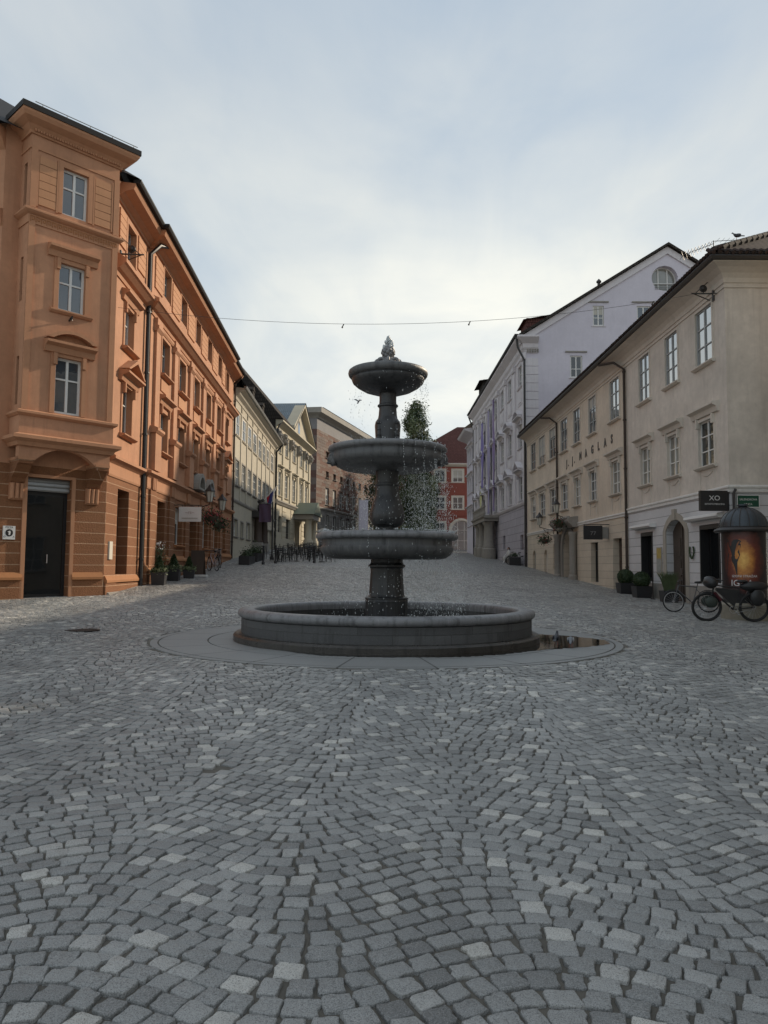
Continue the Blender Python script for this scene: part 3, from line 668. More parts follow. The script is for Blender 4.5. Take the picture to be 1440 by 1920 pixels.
lath('water_surface', [(1.0, 3.84), (.5, 3.84), (.05, 3.84)], M['water'], b2)
def mask(a, r, z):      # carved lion-like face on the bowl's flank
    mb = MB(); ca, sa = math.cos(a), math.sin(a)
    def P(t, o, h): return (FX + (r + o) * ca - t * sa, FY + (r + o) * sa + t * ca, z + h)
    for t, o, h, R, s in ((0, -.02, 0, .125, (1, 1, 1.15)), (0, .07, -.02, .05, (1, 1, 1.2)), (-.055, .055, .05, .035, (1, 1, .7)), (.055, .055, .05, .035, (1, 1, .7)), (0, .06, -.085, .055, (1.3, 1, .6)), (-.10, 0, .06, .05, (1, 1, 1.3)), (.10, 0, .06, .05, (1, 1, 1.3)), (-.09, .0, -.07, .05, (1, 1, 1.4)), (.09, 0, -.07, .05, (1, 1, 1.4)), (0, .0, .12, .06, (1.4, 1, .7))):
        mb.blob(P(t, o, h), R, 12, 8, .05, s)
    return mb.build('carved_mask', M['f_stone'], b2, 60)
for a in (-168, -12, 80, 100): mask(math.radians(a), 1.05, 3.63)
lath('scroll_stem', [(.27, 3.7), (.25, 3.95), (.235, 4.05), (.25, 4.3), (.235, 4.38), (.19, 4.44), (.178, 4.5), (.168, 4.62), (.172, 4.655), (.20, 4.675), (.20, 4.70), (.168, 4.72), (.163, 4.8), (.166, 4.93)], M['f_dark'], n=16, smooth=30)
for k in range(4):
    sc = MB()
    a = math.radians(45 + 90 * k); ca, sa = math.cos(a), math.sin(a)
    for z, r, R in ((4.33, .235, .055), (4.2, .225, .05), (4.02, .245, .06), (4.1, .235, .05)):
        sc.torus((FX + r * ca, FY + r * sa, z), R * .55, R * .5, 'z', 12, 8); sc.blob((FX + r * ca, FY + r * sa, z), R * .8, 10, 8)
    sc.tube([(FX + .235 * ca, FY + .235 * sa, 4.0), (FX + .225 * ca, FY + .225 * sa, 4.35)], .04, 8)
    sc.build('scroll_carving', M['f_dark'], fo, 50)
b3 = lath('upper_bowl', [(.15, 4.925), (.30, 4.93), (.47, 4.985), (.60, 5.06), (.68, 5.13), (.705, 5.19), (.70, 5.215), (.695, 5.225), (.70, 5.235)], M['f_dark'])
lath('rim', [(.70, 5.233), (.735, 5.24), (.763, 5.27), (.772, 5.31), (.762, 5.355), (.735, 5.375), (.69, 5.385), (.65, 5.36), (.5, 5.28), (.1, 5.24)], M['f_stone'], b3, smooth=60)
lath('water_surface', [(.66, 5.355), (.3, 5.355), (.03, 5.355)], M['water'], b3)
fi = MB()
fi.lathe(c0, [(.12, 5.2), (.13, 5.36), (.19, 5.40), (.215, 5.47), (.20, 5.54), (.13, 5.59), (.095, 5.64)], 20)
for k in range(8):
    a = 2 * PI * k / 8; ca, sa = math.cos(a), math.sin(a)
    fi.torus((FX + .185 * ca, FY + .185 * sa, 5.53), .06, .032, 'x' if abs(ca) < .7 else 'y', 14, 8)
    fi.blob((FX + .15 * ca, FY + .15 * sa, 5.46), .085, 10, 8, 0, (1, 1, 1.1))
for k in range(40):
    t = k / 39; a = 2.4 * k; r = .10 * math.sin(PI * (.12 + .80 * t)) 
    fi.blob((FX + r * math.cos(a), FY + r * math.sin(a), 5.64 + .22 * t), .05 - .012 * t, 9, 7, .12)
fi.build('carved_finial', M['f_rim'], fo, 60)
jet = MB(); r_ = random.Random(2)
for k in range(110):
    t = r_.random() ** .8; R = .05 * (1 - t) + .025
    jet.blob((FX + r_.gauss(.008, R * .6), FY + r_.gauss(-.02, R * .6), 5.80 + .25 * t), .016 + .022 * (1 - t) * r_.random(), 7, 5, .2, (.8, .8, 1.5))
jet.build('water_jet', M['foam'], fo, 60)
fm = MB()      # foam where falling water strikes the rims and pool
for z, rl, rh, n, s in ((2.245, 1.13, 1.33, 260, .014), (3.885, .98, 1.12, 110, .010), (.54, .5, 2.2, 520, .02)):
    for k in range(n):
        a = r_.gauss(0, 1.0) if r_.random() < .62 else r_.uniform(-PI, PI); r = r_.uniform(rl, rh)
        fm.blob((FX + r * math.cos(a), FY + r * math.sin(a), z + abs(r_.gauss(0, .012))), s * r_.uniform(.4, 1.1), 6, 4, .2)
fm.build('splash', M['foam'], fo, 60)['kind'] = 'stuff'

dr = MB()
def drop(x, y, z, r, st):
    V = [(x, y, z + r * st), (x + r, y, z), (x, y + r, z), (x - r, y, z), (x, y - r, z), (x, y, z - r * st * .8)]
    dr.raw(V, [(0, 1, 2), (0, 2, 3), (0, 3, 4), (0, 4, 1), (5, 2, 1), (5, 3, 2), (5, 4, 3), (5, 1, 4)])
def shower(n, r0, spread, z0, z1, amean, asd, size, uni=.2, drift=.12):
    for k in range(n):
        a = r_.uniform(-PI, PI) if r_.random() < uni else r_.gauss(amean, asd)
        t = r_.random(); r = r0 + r_.gauss(.0, spread) + .06 * t
        drop(FX + r * math.cos(a) + drift * t * r_.random(), FY + r * math.sin(a), z0 + (z1 - z0) * t, size * r_.uniform(.45, 1.15), r_.uniform(1.3, 4.2))
shower(3400, .66, .20, 3.50, 2.24, .25, .62, .0047, .05, .25)       # heavy shower off the middle bowl, right side
shower(1000, 1.02, .06, 3.72, 2.24, .1, .5, .0056, .05, .3)
shower(900, .58, .2, 3.42, 2.24, PI * .93, .6, .0046, .05, .05)
shower(420, .74, .02, 5.25, 3.88, -.1, .6, .0048, .1, .05)
shower(150, .62, .10, 5.0, 3.88, PI, .6, .005, .3, .0)
shower(1200, .85, .22, 1.95, .62, .15, .7, .0058, .2, .25)
shower(380, 1.32, .04, 2.10, .62, .0, .5, .0066, .15, .15)
shower(240, .9, .3, 1.9, .62, PI, .8, .0055, .3, .05)
for k in range(26):      # thin strands running off the rims
    R0, z0, z1 = r_.choice(((.765, 5.29, 4.6), (.765, 5.29, 3.88), (1.14, 3.82, 2.9), (1.14, 3.82, 2.25), (1.345, 2.14, 1.4)))
    a = r_.gauss(-.25, .8); x0, y0 = FX + R0 * math.cos(a), FY + R0 * math.sin(a); n_ = int((z0 - z1) / .045)
    for q in range(n_):
        if r_.random() < .75 - .4 * q / n_: drop(x0 + .05 * (q / n_) ** 2 + r_.gauss(0, .004), y0 + r_.gauss(0, .004), z0 - (z0 - z1) * q / n_, .0034, r_.uniform(4, 8))
tag(dr.build('water_spray', M['drops']), 'fine droplets of falling water around the dark stone fountain bowls', 'water spray', kind='stuff')
# ------------------------------------------------------------------ orange corner house (left)
def part(mb, name, mat, par, smooth=None): return mb.build(name, M[mat] if isinstance(mat, str) else mat, par, smooth)
rw = random.Random(21)
OR = thing('corner_house', 'orange stucco corner house with brown rusticated ground floor and an overhanging bay', 'building', (-8.4, 22.5, .7))
FO = Frame(-8.405, 22.5, -.045, 1)
LEN = 23.7; WB = .15                                   # the middle section stands .15 proud
SA, SB = 3.8, 19.5
bays = [5.95, 8.85, 11.85, 14.75, 17.7]
gA = (1.1, 2.3, 1.28, 4.0, .42)
gB = [(5.4, 6.55, .2, 4.0, .45), (8.3, 9.6, 2.42, 4.0, .3), (11.15, 12.6, .4, 3.75, .6), (14.15, 15.4, 2.42, 4.0, .3), (17.1, 18.3, 2.45, 4.0, .3)]
gC = [(20.5, 21.7, 2.5, 4.0, .3)]
w1A = (1.2, 2.25, 5.78, 7.4, .26); w2A = (1.2, 2.2, 8.62, 10.0, .26); w4A = (1.2, 2.15, 11.6, 12.75, .26)
w1B = [(c - .58, c + .58, 5.85, 7.42, .26) for c in bays]; w2B = [(c - .6, c + .6, 8.82, 10.22, .26) for c in bays]; w4B = [(c - .55, c + .55, 11.9, 12.98, .26) for c in bays]
cC = 21.15
w1C = (cC - .55, cC + .55, 5.85, 7.4, .26); w2C = (cC - .55, cC + .55, 8.8, 10.3, .26); w4C = (cC - .52, cC + .52, 11.9, 12.98, .26)
mb = MB(); mb.wall(FO, 0, SA, 0, 4.36, [gA]); mb.wall(FO, SA, SB, 0, 4.36, gB, WB); mb.wall(FO, SB, LEN, 0, 4.36, gC)
mb.q(FO, [(SA, 0, 0), (SA, WB, 0), (SA, WB, 4.36), (SA, 0, 4.36)]); mb.q(FO, [(SB, WB, 0), (SB, 0, 0), (SB, 0, 4.36), (SB, WB, 4.36)])
FCh = Frame(-8.405, 22.5, .677, .7356)                   # 45 degree chamfer, u runs up to 0 at the corner
dCh = (-2.33, -1.08, .30, 4.03, .30)
mb.wall(FCh, -3.3, 0, 0, 4.36, [dCh])
A_ = FCh.p(-3.3, 0, 0); FW = Frame(A_[0] - 12, A_[1] + .5, 12, -.5)        # wing running off to the left
WL = math.hypot(12, .5); wu = (2.0, 5.2, 8.4); gW = [(u, u + 1.2, 1.6, 3.9, .3) for u in wu]; mb.wall(FW, 0, WL, -.3, 4.36, gW)
part(mb, 'ground_floor_wall', 'orange_base', OR)
mb = MB(); mb.wall(FO, 0, SA, 4.36, 13.9, [w1A, w2A, w4A]); mb.wall(FO, SA, SB, 4.36, 13.9, w1B + w2B + w4B, WB); mb.wall(FO, SB, LEN, 4.36, 13.9, [w1C, w2C, w4C])
mb.q(FO, [(SA, 0, 4.36), (SA, WB, 4.36), (SA, WB, 13.9), (SA, 0, 13.9)]); mb.q(FO, [(SB, WB, 4.36), (SB, 0, 4.36), (SB, 0, 13.9), (SB, WB, 13.9)])
mb.wall(FCh, -3.3, 0, 4.36, 13.9, []); uW = [(u, u + 1.1, a, b, .26) for u in wu for a, b in ((5.82, 7.42), (8.77, 10.14), (11.57, 12.93))]; mb.wall(FW, 0, WL, 4.36, 13.9, uW)
e0 = FO.p(LEN, 0, 0); e1 = FO.p(LEN, -11, 0); mb.face([(e0[0], e0[1], 0), (e1[0], e1[1], 0), (e1[0], e1[1], 15), (e0[0], e0[1], 13.9)])
part(mb, 'wall', 'orange', OR)
pW = [FW.p(0, 0, 0)[:2], FW.p(WL, 0, 0)[:2]]
for nm, pf in (('belt_course', [(-.03, 4.30), (.05, 4.36), (.05, 4.70), (.24, 4.83), (.24, 4.92), (.03, 5.02), (-.03, 5.02)]), ('main_cornice', [(-.03, 10.9), (.06, 11.0), (.15, 11.33), (.15, 11.38), (-.03, 11.45)]), ('eaves_cornice', [(-.03, 13.1), (.07, 13.2), (.24, 13.4), (.52, 13.55), (.58, 13.65), (-.03, 13.72)])):
    mb = MB(); mb.mold(pW, pf); part(mb, nm, 'orange_trim', OR)
for h in gW + uW: window(OR, FW, *h[:4], -h[4] + .09, 2, (.62,), 'frame_white', 'glass_blue', sill=(0, .15), sur=0, surm='orange_trim', sw=.12)
# plinth with sloping cap
path_st = [FO.p(0, 0, 0)[:2], FO.p(SA, 0, 0)[:2], FO.p(SA, WB, 0)[:2], FO.p(5.3, WB, 0)[:2]]
mb = MB(); mb.box(FO, 0, 1.0, .1, 1.05, .002, .07); mb.box(FO, 1.0, 2.45, .1, 1.0, .002, .07); mb.box(FO, 2.45, SA - .25, .1, 1.0, .002, .07)
for a, b in ((SA + .02, 5.3), (6.65, 11.05), (12.7, SB)):
    mb.box(FO, a, b, .2, 1.75 if a > 6 else 1.35, WB + .002, WB + .06)
mb.box(FO, SB + .05, LEN, .5, 2.05, .002, .06)
part(mb, 'plinth', 'orange_base', OR)
for a, b in ((-3.3, -2.4), (-1.0, -.03)): mb = MB(); mb.box(FCh, a, b, 0, 1.14, .002, .05); part(mb, 'plinth', 'orange_base', OR)
mb = MB()
cap = lambda w, v: [(w, v), (w + .10, v + .01), (w + .10, v + .08), (w + .03, v + .22), (w, v + .22)]
mb.sweep(FO, cap(.0, 1.03), .02, SA - .25)
for a, b in ((SA + .02, 5.3), (6.65, 11.05), (12.7, SB)): mb.sweep(FO, cap(WB, 1.75 if a > 6 else 1.35), a, b)
mb.sweep(FO, cap(0, 2.05), SB + .05, LEN); mb.sweep(FCh, cap(0, 1.14), -3.3, -2.4); mb.sweep(FCh, cap(0, 1.14), -1.0, -.06)
part(mb, 'plinth_cap', 'orange_plinth', OR)
mb = MB(); mb.sweep(FO, [(0, .2), (.14, .2), (.14, .72), (0, .78)], .12, 1.9); part(mb, 'kerb_stone', 'stone_grey', OR)
# cornices along the street front with their steps
pth = [FO.p(.02, 0, 0)[:2], FO.p(SA, 0, 0)[:2], FO.p(SA, WB, 0)[:2], FO.p(SB, WB, 0)[:2], FO.p(SB, 0, 0)[:2], FO.p(LEN, 0, 0)[:2]]
mb = MB(); mb.mold(pth, [(-.03, 4.30), (.03, 4.30), (.05, 4.36), (.05, 4.70), (.10, 4.74), (.20, 4.82), (.24, 4.83), (.24, 4.92), (.03, 5.02), (-.03, 5.02)]); part(mb, 'belt_course', 'orange_trim', OR)
mb = MB(); mb.mold(pth, [(-.03, 10.62), (.04, 10.62), (.06, 10.75), (.16, 10.80), (.34, 10.95), (.37, 10.96), (.37, 11.08), (.05, 11.30), (-.03, 11.30)]); part(mb, 'main_cornice', 'orange_trim', OR)
mb = MB(); mb.mold(pth, [(-.03, 13.02), (.05, 13.02), (.07, 13.10), (.20, 13.18), (.24, 13.22), (.52, 13.30), (.58, 13.42), (.58, 13.48), (-.03, 13.55)]); part(mb, 'eaves_cornice', 'orange_trim', OR)
mb = MB(); mb.mold(pth, [(.50, 13.49), (.70, 13.49), (.74, 13.56), (.74, 13.62), (.50, 13.60)]); part(mb, 'gutter', 'dark_tin', OR)
mb = MB()
a = FO.p(0, .70, 13.63); b = FO.p(LEN + .2, .70, 13.63); c = FO.p(LEN + .2, -6, 17.4); d = FO.p(0, -6, 17.4)
mb.face([a, b, c, d], [(0, 0), (24, 0), (24, 7.6), (0, 7.6)]); mb.face([c, d, FO.p(0, -12, 13.6), FO.p(LEN + .2, -12, 13.6)]); mb.face([b, c, FO.p(LEN + .2, -12, 13.6)])
a = FW.p(0, .6, 13.7); b = FW.p(12.0, .6, 13.7); mb.face([a, b, FO.p(0, -6, 17.4), FW.p(0, -6, 17.4)]); mb.face([b, FO.p(0, .70, 13.63), FO.p(0, -6, 17.4)])
part(mb, 'roof', 'dark_tin', OR)
# pilasters of the middle section
for u in (4.55, 7.4, 10.35, 13.3, 16.25, 19.0):
    mb = MB(); mb.box(FO, u - .42, u + .42, 5.0, 6.35, WB - .02, WB + .20)
    mb.sweep(FO, [(WB - .02, 6.35), (WB + .22, 6.35), (WB + .30, 6.43), (WB + .30, 6.52), (WB + .12, 6.60), (WB - .02, 6.60)], u - .5, u + .5)
    mb.box(FO, u - .30, u + .30, 6.60, 10.12, WB - .02, WB + .11)
    mb.sweep(FO, [(WB - .02, 10.12), (WB + .12, 10.12), (WB + .20, 10.22), (WB + .20, 10.32), (WB + .15, 10.34), (WB + .15, 10.60), (WB - .02, 10.60)], u - .38, u + .38)
    part(mb, 'pilaster', 'orange', OR)
    mb = MB(); mb.box(FO, u - .40, u + .40, .3, 4.29, WB - .02, WB + .08); part(mb, 'pier', 'orange_base', OR)
    mb = MB()
    for k in range(3): mb.prism(FO, [(u - .26 + k * .2, 4.3), (u - .14 + k * .2, 4.3), (u - .14 + k * .2, 4.72), (u - .26 + k * .2, 4.72)], WB + .04, WB + .13)
    part(mb, 'bracket', 'orange_trim', OR)
mb = MB(); mb.sweep(FO, [(WB - .02, 10.34), (WB + .05, 10.34), (WB + .09, 10.42), (WB + .09, 10.5), (WB - .02, 10.52)], 4.95, 18.6); part(mb, 'architrave', 'orange_trim', OR)
# grooved panels between the attic windows
for a, b, wl in [(.35, 1.0, 0), (2.4, 3.3, 0), (4.1, 5.2, WB), (6.75, 8.1, WB), (9.65, 11.05, WB), (12.65, 14.0, WB), (15.55, 16.95, WB), (18.45, 19.3, WB)]:
    mb = MB()
    for k in range(5): mb.box(FO, a, b, 11.72 + k * .235, 11.72 + k * .235 + .215, wl - .01, wl + .045)
    part(mb, 'grooved_panel', 'orange_panel', OR)
def owin(F, h, wl, hood=None, surm='orange_trim', gm=None, fm='frame_grey', sill=.2, sw=.13, rows=(.66,)):
    return window(OR, F, h[0], h[1], h[2], h[3], wl - h[4] + .09, 2, rows, fm, gm or rw.choice(('glass_dark', 'glass_blue', 'glass_curtain')), sill=(wl, sill) if sill else None, sur=wl, surm=surm, sw=sw, hood=hood)
owin(FO, w1A, 0, ('tri', 0, 7.62, .34, .42), fm='frame_white'); owin(FO, w2A, 0, ('flat', 0, 10.26, .26, .38), fm='frame_white', gm='glass_sky'); owin(FO, w4A, 0, sill=None)
for k in range(5):
    owin(FO, w1B[k], WB, ('flat', WB, 7.80, .30, .34)); owin(FO, w2B[k], WB, None, sw=.10); owin(FO, w4B[k], WB, sill=None)
    mb = MB(); mb.box(FO, bays[k] - .62, bays[k] + .62, 8.18, 8.62, WB - .01, WB + .04); part(mb, 'apron_panel', 'orange_panel', OR)
owin(FO, w1C, 0, ('tri', 0, 7.62, .3, .4)); owin(FO, w2C, 0, ('flat', 0, 10.42, .2, .3)); owin(FO, w4C, 0, sill=None)
# ground floor openings
window(OR, FO, gA[0], gA[1], gA[2], gA[3], -.34, 1, (), 'black_paint', 'glass_shop', fw=.09)
for k in (1, 3, 4): h = gB[k]; window(OR, FO, h[0], h[1], h[2], h[3], WB - .2, 2, (.66,), 'frame_white', 'glass_dark', sill=(WB, .14), sur=None, surm='orange_plinth')
h = gC[0]; window(OR, FO, h[0], h[1], h[2], h[3], -.2, 2, (.66,), 'frame_white', 'glass_dark', sill=(0, .14), surm='orange_plinth')
def door(par, F, u0, u1, v0, v1, w, mat, panels=True, name='door', glassy=False, arched=0.):
    mb = MB()
    if arched: mb.prism(F, [(u0, v0), (u1, v0)] + list(reversed(arch(u0, u1, v1 - arched, arched, 10))), w - .06, w)
    else: mb.box(F, u0, u1, v0, v1, w - .06, w)
    m_ = (u0 + u1) / 2; hw = (u1 - u0) / 2
    o = None
    if panels:
        for s in (-1, 1):
            a = m_ + s * hw * .52
            for k in range(3):
                z0 = v0 + .15 + (v1 - arched - v0 - .3) * k / 3; z1 = v0 + .15 + (v1 - arched - v0 - .3) * (k + 1) / 3 - .12
                mb.box(F, a - hw * .34, a + hw * .34, z0, z1, w - .01, w + .025)
        mb.box(F, m_ - .03, m_ + .03, v0, v1 - arched * .1 - .02, w - .01, w + .03)
    o = part(mb, name, mat, par)
    if glassy:
        g = MB(); g.box(F, u0 + .1, u1 - .1, v0 + .12, v1 - .12, w + .001, w + .006); part(g, 'pane', 'glass_shop', o)
    hnd = MB(); hnd.tube([F.p(m_ + .08, w + .05, v0 + 1.0), F.p(m_ + .08, w + .05, v0 + 1.25)], .015, 6); hnd.tube([F.p(m_ + .08, w, v0 + 1.02), F.p(m_ + .08, w + .05, v0 + 1.02)], .01, 6); hnd.tube([F.p(m_ + .08, w, v0 + 1.23), F.p(m_ + .08, w + .05, v0 + 1.23)], .01, 6)
    part(hnd, 'handle', 'steel', o); return o
door(OR, FO, 5.4, 6.55, .6, 4.0, WB - .4, 'black_paint', glassy=True)
door(OR, FO, 11.15, 12.6, 1.1, 3.75, WB - .5, 'dark_wood')
# shop door in the chamfer, roller shutter box above
door(OR, FCh, -2.33, -1.08, .62, 3.66, -.24, 'black_paint', panels=False, glassy=True)
mb = MB()
for k in range(3): mb.sweep(FCh, [(-.30, 3.66 + k * .125), (-.11, 3.66 + k * .125), (-.09, 3.70 + k * .125), (-.11, 3.775 + k * .125), (-.30, 3.775 + k * .125)], -2.32, -1.09)
part(mb, 'roller_shutter', 'zinc', OR)
mb = MB(); mb.box(FCh, -2.45, -2.335, .3, 4.12, -.04, .05); mb.box(FCh, -1.075, -.97, .3, 4.12, -.04, .05); mb.box(FCh, -2.335, -1.075, 4.035, 4.12, -.04, .048); part(mb, 'door_surround', 'orange_trim', OR)
mb = MB(); mb.box(FCh, -2.45, -.97, .2, .63, -.28, .12); part(mb, 'doorstep', 'stone_grey', OR)
# portal over the house door: two little curved pediments on the belt
for a, b in ((10.75, 12.75), (13.1, 15.1)):
    mb = MB(); o2 = arch(a + .25, b - .25, 5.10, .70, 12); i2 = arch(a + .42, b - .42, 5.10, .52, 12)
    for k in range(12): mb.prism(FO, [o2[k], o2[k + 1], i2[k + 1], i2[k]], WB, WB + .42)
    mb.prism(FO, i2, WB, WB + .15); mb.box(FO, a + .15, b - .15, 5.0, 5.10, WB, WB + .44); part(mb, 'curved_pediment', 'stone_grey', OR)
downpipe(OR, FO, 3.55, .75, 12.7, .12, .075, mat='black_paint', elbow=(1.0, .46, .7))
mb = MB(); q = FO.p(4.55, .60, 13.30); mb.lathe(q, [(.07, 0), (.10, .08), (.16, .2), (.17, .32), (.05, .33)], 14); part(mb, 'hopper_head', 'dark_tin', OR, 50)
downpipe(OR, FO, LEN - .1, 2., 12.9, .10, .06, elbow=(-.3, .45, .5))
# --- the bay on the chamfer
OF = .65; U0, U1 = -2.85, -.25
bq = [(-1.97, -1.19, 5.82, 7.42, .16), (-1.97, -1.19, 8.77, 10.14, .16), (-1.96, -1.20, 11.57, 12.93, .16)]
FL = Frame(*FCh.p(U0, 0, 0)[:2], FCh.n[0], FCh.n[1])          # left flank, u outwards
FR = Frame(*FCh.p(U1, OF, 0)[:2], -FCh.n[0], -FCh.n[1])       # right flank
sl = [(.22, .40, 5.95, 7.3, .1), (.22, .40, 8.85, 10.1, .1), (.22, .42, 11.6, 12.8, .1)]
mb = MB(); mb.wall(FCh, U0, U1, 4.93, 13.9, bq, OF); mb.wall(FL, 0, OF, 4.93, 13.9, sl); mb.wall(FR, 0, OF, 4.93, 13.9, [])
bay = part(mb, 'bay', 'orange', OR)
mb = MB()
for h in sl: mb.q(FL, [(h[0], -.1, h[2]), (h[1], -.1, h[2]), (h[1], -.1, h[3]), (h[0], -.1, h[3])])
part(mb, 'side_pane', 'glass_dark', bay)
bp = [FCh.p(U0, 0, 0)[:2], FCh.p(U0, OF, 0)[:2], FCh.p(U1, OF, 0)[:2], FCh.p(U1, .02, 0)[:2]]
def bm(prof, name, mat='orange_trim'): m_ = MB(); m_.mold(bp, prof); return part(m_, name, mat, bay)
bm([(-.03, 4.80), (.06, 4.80), (.10, 4.90), (.20, 4.96), (.23, 4.98), (.23, 5.07), (.06, 5.13), (-.03, 5.13)], 'base_moulding')
bm([(-.03, 5.13), (.045, 5.13), (.045, 5.62), (-.03, 5.62)], 'parapet', 'orange')
bm([(-.03, 5.62), (.07, 5.62), (.14, 5.68), (.14, 5.74), (.02, 5.79), (-.03, 5.79)], 'sill_band')
bm([(-.03, 11.0), (.03, 11.0), (.03, 11.24), (.10, 11.28), (.15, 11.33), (.15, 11.38), (.02, 11.45), (-.03, 11.45)], 'string_course')
bm([(-.03, 13.14), (.03, 13.14), (.03, 13.20), (-.03, 13.20)], 'frieze')
bm([(-.03, 13.55), (.05, 13.55), (.07, 13.62), (.18, 13.74), (.22, 13.76), (.36, 13.84), (.42, 13.94), (.42, 14.0), (-.03, 14.02)], 'crown_cornice')
mb = MB(); n = 34
for k in range(n):
    u = U0 + .05 + (U1 - U0 - .1) * k / (n - 1); mb.box(FCh, u - .022, u + .022, 13.60, 13.69, OF + .0, OF + .115)
t = part(mb, 'dentils', 'orange_trim', bay)
mb = MB(); n = 17                                    # meander band
for k in range(n):
    u = U0 + .02 + (U1 - U0 - .04) * k / n; wd = (U1 - U0 - .04) / n
    for (a, b, c, d) in ((.05, .15, .0, 1.), (.15, .85, .85, 1.), (.75, .85, .3, .85), (.38, .75, .3, .45), (.38, .5, .45, .65)):
        mb.box(FCh, u + a * wd, u + b * wd, 11.04 + c * .17, 11.04 + d * .17, OF + .028, OF + .045)
part(mb, 'meander_band', 'orange_plinth', bay)
mb = MB()
P_ = [FCh.p(U0 - .45, -.1, 14.0), FCh.p(U0 - .45, OF + .45, 14.0), FCh.p(U1 + .45, OF + .45, 14.0), FCh.p(U1 + .45, -.1, 14.0)]
Q_ = [(p[0], p[1], 14.16) for p in P_]; R_ = [FCh.p(-1.55, -.6, 15.0)]
for i in range(3): mb.face([P_[i], P_[i + 1], Q_[i + 1], Q_[i]]); mb.face([Q_[i], Q_[i + 1], R_[0]])
mb.face(P_); part(mb, 'bay_roof', 'dark_tin', bay)
mb = MB(); mb.tube([FCh.p(U0 - .1, OF + .38, 14.26), FCh.p(U1 + .35, OF + .38, 14.26)], .014, 6)
for k in range(5): u = U0 + .1 + k * .68; mb.tube([FCh.p(u, OF + .40, 14.08), FCh.p(u, OF + .38, 14.26)], .011, 6)
part(mb, 'snow_rail', 'zinc', bay)
for a, b in ((U0, U0 + .17), (U1 - .17, U1)):
    for v0, v1 in ((5.79, 11.0), (11.45, 13.14)):
        mb = MB(); mb.box(FCh, a, b, v0, v1, OF - .02, OF + .04); part(mb, 'corner_strip', 'orange_trim', bay)
for a, b in ((-2.62, -2.14), (-1.0, -.50)):
    mb = MB()
    for k in range(6): mb.box(FCh, a, b, 11.58 + k * .235, 11.58 + k * .235 + .22, OF - .01, OF + .03)
    part(mb, 'grooved_panel', 'orange_panel', bay)
    fr = MB(); fr.box(FCh, a - .06, a - .012, 11.52, 13.05, OF - .01, OF + .035); fr.box(FCh, b + .012, b + .06, 11.52, 13.05, OF - .01, OF + .035); part(fr, 'panel_frame', 'orange_trim', bay)
for k, h in enumerate(bq):
    hd = [('seg', OF, 7.68, .26, .33), ('flat', OF, 10.42, .22, .33), None][k]
    window(OR, FCh, *h[:4], OF - .10, 2, (.60 if k else .62,), 'frame_white', 'glass_blue', sill=(OF, .10) if k == 1 else None, sur=OF, surm='orange_trim', sw=.13, hood=hd, fw=.07, mw=.05)
# arched fascia and corbels carrying the bay
mb = MB(); ar = arch(-2.42, -.68, 4.42, .38, 14)
for p, q in zip(ar, ar[1:]): mb.prism(FCh, [p, q, (q[0], 4.94), (p[0], 4.94)], OF - .22, OF - .02)
mb.box(FCh, U0, -2.42, 4.42, 4.94, OF - .22, OF - .02); mb.box(FCh, -.68, U1, 4.42, 4.94, OF - .22, OF - .02); part(mb, 'arched_fascia', 'orange', bay)
mb = MB(); mb.q(FCh, [(U0, 0, 4.935), (U1, 0, 4.935), (U1, OF - .02, 4.935), (U0, OF - .02, 4.935)]); part(mb, 'soffit', 'orange', bay)
for a, b in ((U0 + .02, -2.44), (-.66, U1 - .02)):
    mb = MB(); mb.sweep(FCh, [(0, 3.82), (.10, 3.84), (.16, 3.96), (.30, 4.05), (.46, 4.22), (.52, 4.30), (.62, 4.33), (.62, 4.42), (0, 4.42)], a, b); cb = part(mb, 'corbel', 'orange_base', bay)
    mb = MB(); wd = (b - a)
    for k in range(3): mb.tube([FCh.p(a + wd * (k + .5) / 3, .07, 3.40), FCh.p(a + wd * (k + .5) / 3, .10, 3.82)], .058, 8)
    mb.sweep(FCh, [(0, 3.36), (.06, 3.36), (.06, 3.84), (0, 3.84)], a, b); part(mb, 'reeded_drop', 'orange_trim', bay, 40); mb = MB(); mb.sweep(FCh, [(0, 4.42), (OF, 4.42), (OF, 4.50), (0, 4.50)], a - .02, b + .02); part(mb, 'corbel_cap', 'orange_trim', bay)
# small fittings on the house
mb = MB(); mb.box(FO, .32, .62, 1.75, 2.3, .002, .05); part(mb, 'intercom_panel', 'white_trim', OR)
mb = MB(); mb.blob(FCh.p(-1.02 + .3, .25, 4.75), .05, 10, 8); part(mb, 'spotlight', 'steel', OR, 60)
mb = MB(); mb.tube([FCh.p(-1.62, OF, 8.52), FCh.p(-1.62, OF + .18, 8.6), FCh.p(-1.62, OF + .16, 8.5)], .03, 6); part(mb, 'wall_hook', 'dark_metal', OR)

